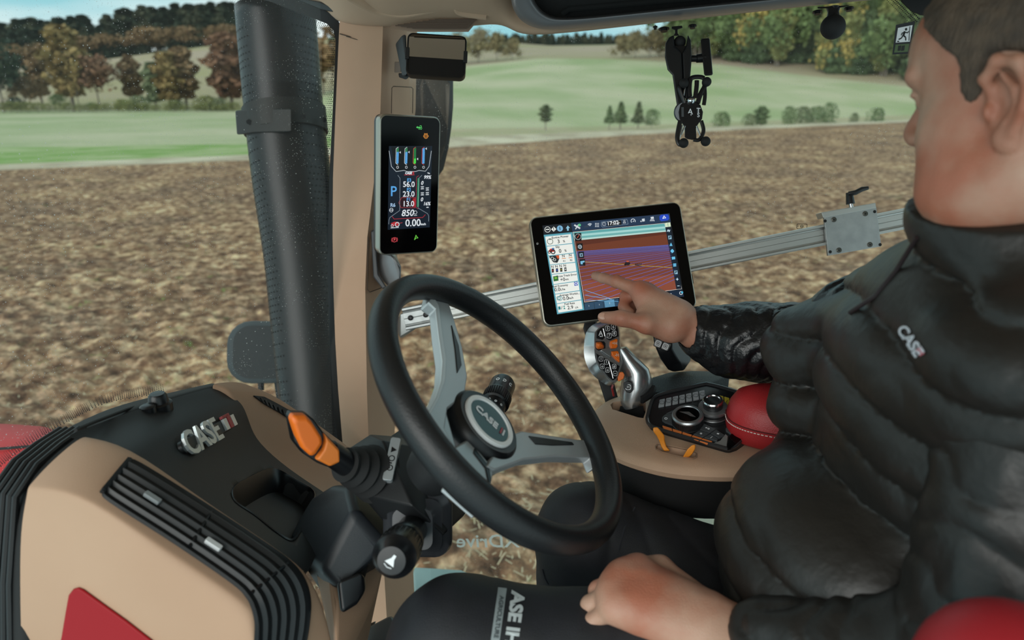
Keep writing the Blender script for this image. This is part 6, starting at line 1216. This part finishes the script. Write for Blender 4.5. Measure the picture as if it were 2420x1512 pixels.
# ---------------------------------------------------------------- organic surfaces from distance fields
class SDF:
    def __init__(s, lo, hi, h):
        s.h = h; s.lo = np.array(lo, np.float32); s.n = np.ceil((np.array(hi)-s.lo)/h).astype(int)+1
        s.ax = [s.lo[i]+h*np.arange(s.n[i], dtype=np.float32) for i in range(3)]; s.f = np.full(s.n, .2, np.float32)
    def sub(s, lo, hi, mg):
        a = [max(0, int((lo[i]-mg-s.lo[i])/s.h)) for i in range(3)]; b = [min(s.n[i], int((hi[i]+mg-s.lo[i])/s.h)+2) for i in range(3)]
        if any(x >= y for x, y in zip(a, b)): return None
        sl = tuple(slice(x, y) for x, y in zip(a, b)); X, Y, Z = s.ax[0][sl[0]][:, None, None], s.ax[1][sl[1]][None, :, None], s.ax[2][sl[2]][None, None, :]
        return sl, X, Y, Z
    def comb(s, sl, g, k, op):
        f = s.f[sl]
        if op == 'u': h_ = np.maximum(k-np.abs(f-g), 0)/k; s.f[sl] = np.minimum(f, g)-h_*h_*k*.25
        else: g = -g; h_ = np.maximum(k-np.abs(f-g), 0)/k; s.f[sl] = np.maximum(f, g)+h_*h_*k*.25
    def rc(s, a, b, ra, rb, k=.01, op='u'):
        a, b = np.array(a, np.float32), np.array(b, np.float32); r = max(ra, rb); q = s.sub(np.minimum(a, b)-r, np.maximum(a, b)+r, k+3*s.h)
        if q is None: return
        sl, X, Y, Z = q; d = b-a; L = max(float(d@d), 1e-12); t = np.clip(((X-a[0])*d[0]+(Y-a[1])*d[1]+(Z-a[2])*d[2])/L, 0, 1)
        g = np.sqrt((X-a[0]-t*d[0])**2+(Y-a[1]-t*d[1])**2+(Z-a[2]-t*d[2])**2)-(ra+(rb-ra)*t); s.comb(sl, g, k, op)
    def chain(s, pts, rs, k=.01):
        for i in range(len(pts)-1): s.rc(pts[i], pts[i+1], rs[i], rs[i+1], k)
    def ell(s, c, r, R=None, k=.01, op='u'):
        c = np.array(c, np.float32); R = np.eye(3, dtype=np.float32) if R is None else np.array(R, np.float32); m = max(r); q = s.sub(c-m, c+m, k+3*s.h)
        if q is None: return
        sl, X, Y, Z = q; X, Y, Z = X-c[0], Y-c[1], Z-c[2]; u = [R[0, i]*X+R[1, i]*Y+R[2, i]*Z for i in range(3)]
        k0 = np.sqrt(sum((u[i]/r[i])**2 for i in range(3))); k1 = np.sqrt(sum((u[i]/r[i]**2)**2 for i in range(3)))+1e-9; s.comb(sl, k0*(k0-1)/k1, k, op)
    def disp(s, fn, band=.03):
        i = np.nonzero(np.abs(s.f) < band); p = [s.ax[k][i[k]].astype(np.float64) for k in range(3)]; s.f[i] += fn(*p).astype(np.float32)
    def mesh(s):
        f = s.f; b = (f < 0); c = np.zeros(np.array(f.shape)-1, np.int8); cs = [(i, j, k) for i in (0, 1) for j in (0, 1) for k in (0, 1)]
        e = lambda A, o: A[o[0]:A.shape[0]-1+o[0], o[1]:A.shape[1]-1+o[1], o[2]:A.shape[2]-1+o[2]]
        for o in cs: c += e(b, o)
        I = np.stack(np.nonzero((c > 0) & (c < 8)), -1); F = np.stack([f[I[:, 0]+o[0], I[:, 1]+o[1], I[:, 2]+o[2]] for o in cs], -1); acc = np.zeros((len(I), 3)); cnt = np.zeros(len(I))
        for x in range(8):
            for y in range(x+1, 8):
                if sum(abs(cs[x][i]-cs[y][i]) for i in range(3)) != 1: continue
                m = (F[:, x] < 0) != (F[:, y] < 0); t = np.where(m, F[:, x]/(F[:, x]-F[:, y]+1e-20), 0)[:, None]; p = np.array(cs[x])+t*(np.array(cs[y])-np.array(cs[x])); acc += p*m[:, None]; cnt += m
        V = s.lo+s.h*(I+acc/cnt[:, None]); S = c.shape; flat = (I[:, 0].astype(np.int64)*S[1]+I[:, 1])*S[2]+I[:, 2]; Q = []
        for ax in range(3):
            sl0 = [slice(None)]*3; sl1 = [slice(None)]*3; sl0[ax] = slice(0, -1); sl1[ax] = slice(1, None); d = b[tuple(sl0)] != b[tuple(sl1)]; J = np.stack(np.nonzero(d), -1); o1, o2 = (ax+1) % 3, (ax+2) % 3
            J = J[(J[:, o1] > 0) & (J[:, o2] > 0) & (J[:, o1] < S[o1]) & (J[:, o2] < S[o2])]; ins = b[J[:, 0], J[:, 1], J[:, 2]]; q = []
            for da, db in ((0, 0), (-1, 0), (-1, -1), (0, -1)): K = J.copy(); K[:, o1] += da; K[:, o2] += db; q.append(np.searchsorted(flat, (K[:, 0].astype(np.int64)*S[1]+K[:, 1])*S[2]+K[:, 2]))
            q = np.stack(q, -1); q[~ins] = q[~ins][:, ::-1]; Q.append(q)
        return V, np.concatenate(Q)
def sines(p, k, seed, n=7):
    r = np.random.default_rng(seed); o = 0
    for i in range(n): d = r.normal(0, 1, 3); d /= np.linalg.norm(d); o = o+np.sin((p[0]*d[0]+p[1]*d[1]+p[2]*d[2])*k*r.uniform(.6, 1.6)+r.uniform(0, 6.28))
    return o/n
def person():
    root = empty('person', W(-.3, .81, 1.97), 'driver in a black quilted vest pointing at the monitor with one hand', 'person')
    A = lambda v: np.array(v, np.float32)
    SKIN = mat('skin', 'b28d78', .52, col2='a5664f', cscale=14, cpos=(.38, .66), bump=.45, bscale=520, sss=.1, c3='aa664f')
    # joints
    Hc = P(2486, 208, .617); f = Vector((-.53, .83, -.20)).normalized(); l = ZZ.cross(f).normalized(); u = f.cross(l).normalized()
    Nb = P(2520, 600, .68); Rm = np.array([list(l), list(f), list(u)]).T
    H = lambda x, y, z: A(Hc+l*x+f*y+u*z)
    SL, EL, WL = P(2500, 850, .60), P(2310, 1610, .64), P(1722, 1500, .80)
    SRt, ER, WR = W(-.27, .98, 2.43), P(1930, 850, 1.26), P(1645, 782, 1.20)
    body = SDF((.055, .42, 1.98), (.80, 1.36, 2.90), .0026)
    # head
    body.ell(H(0, -.012, .035), (.080, .110, .088), Rm, .01); body.ell(H(0, .036, .045), (.068, .075, .060), Rm, .03); body.ell(H(0, .028, -.035), (.074, .070, .090), Rm, .03)
    for sx in (-1, 1):
        body.rc(H(sx*.052, -.005, -.062), H(sx*.012, .072, -.108), .024, .019, .03); body.ell(H(sx*.048, .050, -.035), (.030, .036, .038), Rm, .02); body.ell(H(sx*.060, .034, -.082), (.029, .048, .034), Rm, .03)
        body.ell(H(sx*.030, .090, .028), (.028, .012, .010), Rm, .012); body.ell(H(sx*.032, .098, .004), (.017, .012, .010), Rm, .010, 's'); body.ell(H(sx*.031, .085, .004), (.0135, .0125, .0095), Rm, .004)
        body.ell(H(sx*.030, .095, .0115), (.016, .006, .004), Rm, .004); body.ell(H(sx*.012, .106, -.028), (.0085, .011, .008), Rm, .006)
        # ear
        c_ = lambda y, z, x=.0: H(sx*(.080+x), y+.002, z-.012)
        body.ell(c_(-.006, -.004, -.003), (.009, .019, .030), Rm, .006)
        body.chain([c_(.008, .008, .0), c_(.010, .022, .008), c_(-.002, .034, .013), c_(-.018, .030, .016), c_(-.025, .014, .017), c_(-.022, -.006, .015), c_(-.012, -.022, .010)], [.004, .0045, .005, .0052, .005, .0045, .0045], .004)
        body.chain([c_(-.004, .022, .008), c_(-.014, .010, .011), c_(-.014, -.006, .010), c_(-.006, -.014, .008)], [.003, .0038, .0038, .0035], .004)
        body.ell(c_(-.004, -.027, .006), (.0055, .010, .011), Rm, .006); body.ell(c_(.002, -.002, .008), (.006, .006, .010), Rm, .003, 's'); body.ell(c_(.010, -.004, .003), (.005, .004, .007), Rm, .004)
    body.rc(H(0, .096, .014), H(0, .116, -.022), .009, .0120, .012); body.ell(H(0, .092, -.060), (.024, .012, .0065), Rm, .006); body.ell(H(0, .090, -.070), (.021, .011, .0065), Rm, .006); body.ell(H(0, .104, -.0655), (.026, .006, .0013), Rm, .003, 's'); body.ell(H(0, .078, -.105), (.024, .020, .018), Rm, .02)
    # neck, trunk, arms
    body.rc(H(0, -.02, -.06), A(Nb), .064, .072, .03); body.rc(A(Nb), A(W(-.36, .81, 2.42)), .06, .09, .05); body.rc(A(W(-.36, .81, 2.42)), A(W(-.27, .81, 2.12)), .09, .11, .06)
    body.rc(A(Nb-ZZ*.06), A(SL), .05, .05, .03); body.rc(A(Nb-ZZ*.06), A(SRt), .05, .05, .03)
    body.chain([A(SL), A(EL), A(WL)], [.052, .040, .028], .02); body.chain([A(SRt), A(ER), A(WR)], [.052, .040, .0265], .02)
    # right hand, pointing
    tipm = PL(1404, 654, MON.translation, MON.col[2].to_3d())+MON.col[2].to_3d()*.0085
    def hand(wr, mcps, rest, thumb, wr_r, back=None):
        for q in mcps: body.rc(A(wr), A(q), wr_r*.82, .0135, .016)
        for a_, b_ in zip(mcps, mcps[1:]): body.rc(A(a_), A(b_), .0128, .0128, .014); m_ = (Vector(a_)+Vector(b_))/2; body.rc(A(Vector(wr).lerp(m_, .35)), A(m_), .020, .0135, .012)
        for q, ch, r in zip(mcps, rest, ([.0118, .0100, .0090, .0080], [.0120, .0104, .0092, .0082], [.0114, .0098, .0088, .0078], [.0104, .0088, .0080, .0072])):
            body.ell(A(q), (.0128,)*3, None, .004); body.chain([A(q)]+[A(x) for x in ch], r, .0035)
            body.ell(A(ch[0]), (.0112 if r[0] > .011 else .0096,)*3, None, .003)
        body.chain([A(x) for x in thumb], [.021, .0145, .0118, .0100], .010)
    mR = [P(1512, 686, 1.205), P(1527, 692, 1.232), P(1538, 708, 1.255), P(1545, 728, 1.272)]
    hand(WR, mR, [[P(1456, 665, 1.228), P(1425, 657, 1.255), tipm], [P(1480, 700, 1.246), P(1474, 724, 1.238), P(1488, 740, 1.222)], [P(1492, 718, 1.27), P(1488, 740, 1.258), P(1502, 752, 1.242)], [P(1506, 736, 1.288), P(1500, 752, 1.276), P(1512, 762, 1.262)]],
         [P(1592, 772, 1.19), P(1528, 766, 1.165), P(1470, 752, 1.165), P(1427, 750, 1.178)], .0265)
    body.rc(A(P(1600, 745, 1.19)), A(P(1530, 712, 1.20)), .026, .018, .02); body.rc(A(P(1585, 775, 1.18)), A(P(1525, 745, 1.185)), .022, .014, .018)
    # left hand, half closed in the lap
    mL = [P(1508, 1342, .835), P(1468, 1362, .820), P(1448, 1396, .805), P(1450, 1436, .790)]
    rl = []
    for i, q in enumerate(mL):
        p1 = q+TF*(.026-.001*i)-ZZ*.022-SR*.002; p2 = p1-ZZ*.018-TF*.010; rl.append([p1, p2, p2-TF*.017+ZZ*.0])
    hand(WL, mL, rl, [P(1640, 1420, .835), P(1560, 1345, .86), P(1500, 1335, .878), P(1462, 1345, .882)], .031)
    body.rc(A(P(1660, 1470, .80)), A(P(1530, 1400, .81)), .032, .022, .02); body.rc(A(P(1640, 1500, .79)), A(P(1500, 1440, .79)), .028, .018, .02)
    # tendon ridges and fine creases of the skin
    def tend(x, y, z):
        o = np.zeros_like(x)
        for wr, ms in ((WR, mR), (WL, mL)):
            for q in ms:
                a, b = np.array(wr), np.array(q); d = b-a; t = ((x-a[0])*d[0]+(y-a[1])*d[1]+(z-a[2])*d[2])/(d@d); r2 = (x-a[0]-t*d[0])**2+(y-a[1]-t*d[1])**2+(z-a[2]-t*d[2])**2
                o += -.0012*np.exp(-((t-.75)/.28)**2)*np.exp(-r2/.0009)
        return o+.0006*sines((x, y, z), 260, 3)
    body.disp(tend, .012)
    V, Q = body.mesh(); npmesh('body', V, Q, SKIN, root)
    # nails
    NL = mat('nail', 'c79c88', .3)
    def nail(p, d, n_, w, ln): m = frame(p, x=d, z=n_); MB(m).ball((0, 0, 0), 1, 14, 8, (ln, w, .0016)).build('fingernail', NL, root)
    tc = (CAM-P(1427, 750, 1.178)).normalized(); nail(P(1424, 747, 1.178)+tc*.0085, P(1470, 752, 1.165)-P(1427, 750, 1.178), tc+UP*.25, .0062, .0075)
    nail(tipm+(UP*.9-FW*.45).normalized()*.0070+RT*.004, P(1425, 657, 1.255)-tipm, UP*.9-FW*.3, .0052, .0062)
    # eyes (only the near one can be glimpsed)
    for sx in (-1, 1):
        e_ = MB(T3(*H(sx*.031, .085, .004))).ball((0, 0, 0), .0118, 18, 12).build('eyeball', mat('eye_white', 'd9d4cd', .2), root)
        MB(frame(Vector(H(sx*.031, .085, .004))+f*.0112, x=l, z=f)).lathe([(.0055, -.002), (.005, .0006), (.0001, .001)], 16).build('iris', mat('iris', '3c4a4a', .1), e_)
    # hair: short crop following the skull
    hr = SDF(tuple(np.array(Hc)-.16), tuple(np.array(Hc)+.17), .0028)
    hr.ell(H(0, -.015, .036), (.0845, .1125, .0925), Rm, .01); hr.ell(H(0, .036, .045), (.072, .078, .064), Rm, .03); hr.rc(H(0, -.06, -.01), H(0, -.05, -.06), .052, .048, .03)
    X, Y, Z = hr.ax[0][:, None, None]-Hc.x, hr.ax[1][None, :, None]-Hc.y, hr.ax[2][None, None, :]-Hc.z
    yl = X*f.x+Y*f.y+Z*f.z; zl = X*u.x+Y*u.y+Z*u.z; hr.f = np.maximum(np.maximum(hr.f, (yl-.044-.48*zl)*.85), (.95*yl-zl-.004)*.7)
    for sx in (-1, 1): hr.ell(H(sx*.085, .0, -.012), (.03, .030, .040), Rm, .008, 's'); hr.ell(H(sx*.06, .03, -.085), (.05, .06, .06), Rm, .008, 's'); hr.ell(H(sx*.0775, .026, .012), (.0045, .011, .018), Rm, .008)
    hr.disp(lambda x, y, z: .0012*sines((x, y, z), 700, 5, 9)+.0012*sines((x, y, z), 330, 8, 9), .012)
    V, Q = hr.mesh(); npmesh('hair', V, Q, mat('hair', '5a4a3c', .75, col2='3f342b', cscale=60, bump=1., bscale=420, anis=(1, 1, .25), bdist=.003), root)
    # vest
    vs = SDF((.12, .38, 1.98), (1.0, 1.16, 2.76), .0042); RT3 = np.array([list(-TF), list(SR), [0, 0, 1]]).T
    vs.ell(A(W(-.345, .80, 2.43)), (.16, .20, .175), RT3, .02); vs.ell(A(W(-.262, .80, 2.205)), (.172, .185, .13), RT3, .045); vs.ell(A(W(-.29, .80, 2.10)), (.175, .21, .12), RT3, .05)
    vs.rc(A(Nb-ZZ*.07), A(SL-ZZ*.01), .085, .078, .05); vs.rc(A(SL-ZZ*.02), A(W(-.36, .70, 2.42)), .085, .12, .05); vs.rc(A(Nb-ZZ*.08), A(SRt-TF*.02), .08, .075, .05); vs.rc(A(SRt-ZZ*.02+TF*.0), A(P(1880, 800, 1.02)), .078, .040, .05); vs.rc(A(P(1925, 850, 1.0)), A(P(1895, 960, .98)), .055, .045, .05)
    CB, CT = P(2450, 760, .71), P(2430, 520, .665); vs.rc(A(CB), A(CT), .115, .100, .035)
    top = P(2425, 462, .665); up_ = (CT-CB).normalized(); up_ = (up_+ZZ*.6).normalized()
    vs.rc(A(CT-up_*.02), A(top+up_*.12), .080, .086, .006, 's'); 
    q = vs.sub(np.array(top)-.2, np.array(top)+.25, .0); sl, X, Y, Z = q; pl = -((X-top.x)*up_.x+(Y-top.y)*up_.y+(Z-top.z)*up_.z)+.004; vs.f[sl] = np.maximum(vs.f[sl], -pl)
    t_ = np.array(TF)
    def quilt(x, y, z):
        t = x*TX+y*TY; s_ = x*TY-y*TX; v = z+.45*(t+.3)*0+.35*t+.02*np.sin(s_*14)+.012*np.sin(t*18); w = np.abs(np.sin(v*math.pi/.064))
        return .0115*(1-w**.5)-.002+.006*sines((x, y, z), 26, 11, 9)-.0035*np.abs(sines((x, y, z), 38, 14, 6))**.6+.0008*sines((x, y*.5, z), 90, 12, 9)
    vs.disp(quilt, .035); V, Q = vs.mesh()
    VEST = mat('vest_fabric', '1c1916', .44, bump=.5, bscale=38, bdist=.004); vest = npmesh('quilted_vest', V, Q, VEST, root)
    # sleeves
    def wrk(axis_pts, amp, k=1.):
        def g(x, y, z):
            bt = None
            for a, b in zip(axis_pts, axis_pts[1:]):
                a, b = np.array(a), np.array(b); d = b-a; L = np.linalg.norm(d); t = ((x-a[0])*d[0]+(y-a[1])*d[1]+(z-a[2])*d[2])/L; r = np.sqrt(np.maximum((x-a[0])**2+(y-a[1])**2+(z-a[2])**2-np.clip(t, 0, L)**2, 0)); bt = (t, r) if bt is None else (np.where(r < bt[1], t, bt[0]), np.minimum(r, bt[1]))
            n1 = sines((x, y, z), 55, 21, 8); n2 = sines((x, y, z), 150, 22, 8)
            return amp*(-np.abs(np.sin(bt[0]*k*170+n1*5.5))**.7*.9+.55*n1+.5*n2)
        return g
    SLV = mat('sleeve_fabric', '101114', .34, bump=.6, bscale=60, bdist=.005)
    sv = SDF((.26, .82, 2.12), (.74, 1.40, 2.62), .0032); d_ = (ER-WR).normalized()
    sv.chain([A(SRt), A(ER), A(WR+d_*.052)], [.07, .064, .050], .03); sv.rc(A(WR+d_*.050), A(WR+d_*.016), .049, .043, .01); sv.rc(A(P(1790, 812, 1.20)), A(P(1735, 822, 1.19)), .056, .046, .03); sv.rc(A(P(1870, 800, 1.16)), A(P(1800, 800, 1.18)), .055, .054, .03)
    sv.disp(wrk([SRt, ER, WR], .0046, .85), .03); sv.rc(A(WR+d_*.03), A(WR-d_*.03), .030, .030, .004, 's')
    V, Q = sv.mesh(); npmesh('sleeve', V, Q, SLV, root)
    cf = MB(); cf.tube([WR+d_*.006, WR+d_*.010, WR+d_*.022, WR+d_*.026], [.036, .0425, .0435, .038], 40, cap=False); cf.build('cuff', mat('cuff', '0c0c0e', .8), root, solid=.004)
    sv = SDF((.18, .36, 2.04), (.66, .74, 2.62), .0036); d2 = (EL-WL).normalized()
    sv.chain([A(SL-ZZ*.03), A(EL), A(WL+d2*.05)], [.078, .068, .046], .03); sv.disp(wrk([SL, EL, WL], .005, .35), .03); sv.rc(A(WL+d2*.06), A(WL-d2*.02), .036, .034, .004, 's')
    V, Q = sv.mesh(); npmesh('sleeve', V, Q, mat('sleeve_soft', '1b1917', .46, bump=.4, bscale=80, bdist=.003), root)
    # trousers
    KL, KR = P(1085, 1535, .85), P(1388, 1268, 1.10); HL, HR = W(-.23, .70, 2.07), W(-.23, .92, 2.00)
    tr = SDF((-.18, .5, 1.62), (.62, 1.14, 2.24), .0042)
    tr.chain([A(HL), A(KL)], [.098, .078], .03); tr.rc(A(KL), A(KL-ZZ*.36-TF*.02), .076, .055, .03); tr.chain([A(HR), A(KR)], [.085, .074], .03); tr.rc(A(KR), A(KR-ZZ*.40+SR*.03+TF*.03), .074, .055, .03); tr.rc(A(HL), A(HR), .105, .085, .04)
    def fold(x, y, z):
        t = x*TX+y*TY; return .0030*(-np.abs(np.sin(t*19+5*sines((x, y, z), 16, 31)))**.5)+.005*sines((x, y, z), 30, 32, 9)+.002*sines((x, y, z), 110, 33, 9)
    tr.disp(fold, .03); V, Q = tr.mesh(); trs = npmesh('trousers', V, Q, mat('trouser_fabric', '15161a', .62, bump=.4, bscale=800, col2='1b1c22', cscale=30), root)
    st = Surf(trs)
    # reflective band with lettering on the near knee
    def decal(vs_, fs_, to_px, off, name, mt):
        out = []
        for v in vs_: X, Y = to_px(v[0], v[1]); out.append(st(X, Y, off))
        MB().add(out, fs_).build(name, mt, root, flat=True)
    O, ux, uy = (1232, 1395), (-.14, 1.), (.98, .12)
    pxf = lambda a, b: (O[0]+ux[0]*a+uy[0]*b, O[1]+ux[1]*a+uy[1]*b)
    RF = mat('reflective_print', 'b3babb', .45)
    bd = [[pxf(a, b) for a in range(0, 175, 8)] for b in (-56, -49, -42, -35)]
    G = [[st(*p, .0006) for p in r] for r in bd]; MB().grid(G).build('reflective_band', mat('band_grey', '8d9698', .45), root, ang=3)
    def txt(s_, size, a0, b0, off, nm, mt, bold=1.5):
        vs_, fs_ = textmesh(s_, size, 0, 'LEFT', 0, bold); decal([(a0+v[0], b0+v[1]) for v in vs_], [f_ for f_ in fs_], lambda a, b: pxf(a, b), off, nm, mt)
    txt('ASE IH', 43, 6, -8, .0012, 'knee_lettering', RF, 2.); txt('AGRICULTURE', 15, 20, -45, .0014, 'band_lettering', mat('band_text', '3a4145', .5), .3)
    # stitched seam over the far knee
    s_ = MB(); s_.tube([st(x, y, .001) for x, y in ((1283, 1345), (1288, 1365), (1296, 1380))], .0012, 5); s_.tube([st(x, y, .001) for x, y in ((1500, 1200), (1475, 1250), (1462, 1300))], .0012, 5); s_.build('trouser_seam', mat('seam_thread', '2c2d33', .8), root)['kind'] = 'stuff'
    # logo on the chest of the vest
    sv_ = Surf(vest); vs_, fs_ = textmesh('CASE', 30, 0, 'CENTER', 0, 1.2); out = []
    for v in vs_: a, b = v[0]*.9, v[1]; out.append(sv_(2153+a*.72+b*1.0, 806+a*1.05-b*.62, .0012))
    MB().add(out, fs_).build('vest_logo', mat('logo_white', 'c9ccd4', .6), root, flat=True)
    out = [sv_(x, y, .0012) for x, y in ((2168, 826), (2180, 821), (2188, 836), (2176, 842))]; MB().add(out, [(0, 1, 2, 3)]).build('vest_logo_red', mat('logo_red', 'b05a66', .6), root, flat=True)
    # zip along the collar front and red hem tag
    z_ = MB(); z_.tube([sv_(x, y, .001) for x, y in ((2170, 560), (2120, 640), (2070, 700), (2010, 740))], .0025, 8); z_.build('zip', mat('zip_dark', '241a1c', .5), root)
    return root
person()
def seat():
    root = empty('driver_seat', W(-.35, .81, 1.55), 'red driver seat cushion edge blurred at the lower right corner', 'seat')
    b = MB(); b.ball(P(2400, 1645, .47), .059, 28, 18, (1.05, 1.1, .98)); b.build('side_bolster', mat('seat_red', 'a01c26', .5, bump=.3, bscale=300), root)
    hull([W(t, s, z) for t in (-.05, -.5) for s in (.60, 1.02) for z in (1.84, 1.95)], 'seat_cushion', mat('seat_black', '19191b', .8), root, .03, 4)
    hull([W(t, s, z) for t, z in ((-.50, 1.85), (-.60, 1.85), (-.60, 2.6), (-.68, 2.6)) for s in (.60, 1.02)], 'backrest', mat('seat_black'), root, .03, 4)
    hull([W(t, s, z) for t in (-.12, -.42) for s in (.66, .96) for z in (1.46, 1.86)], 'pedestal', BLACK, root, .03, 3)
seat()
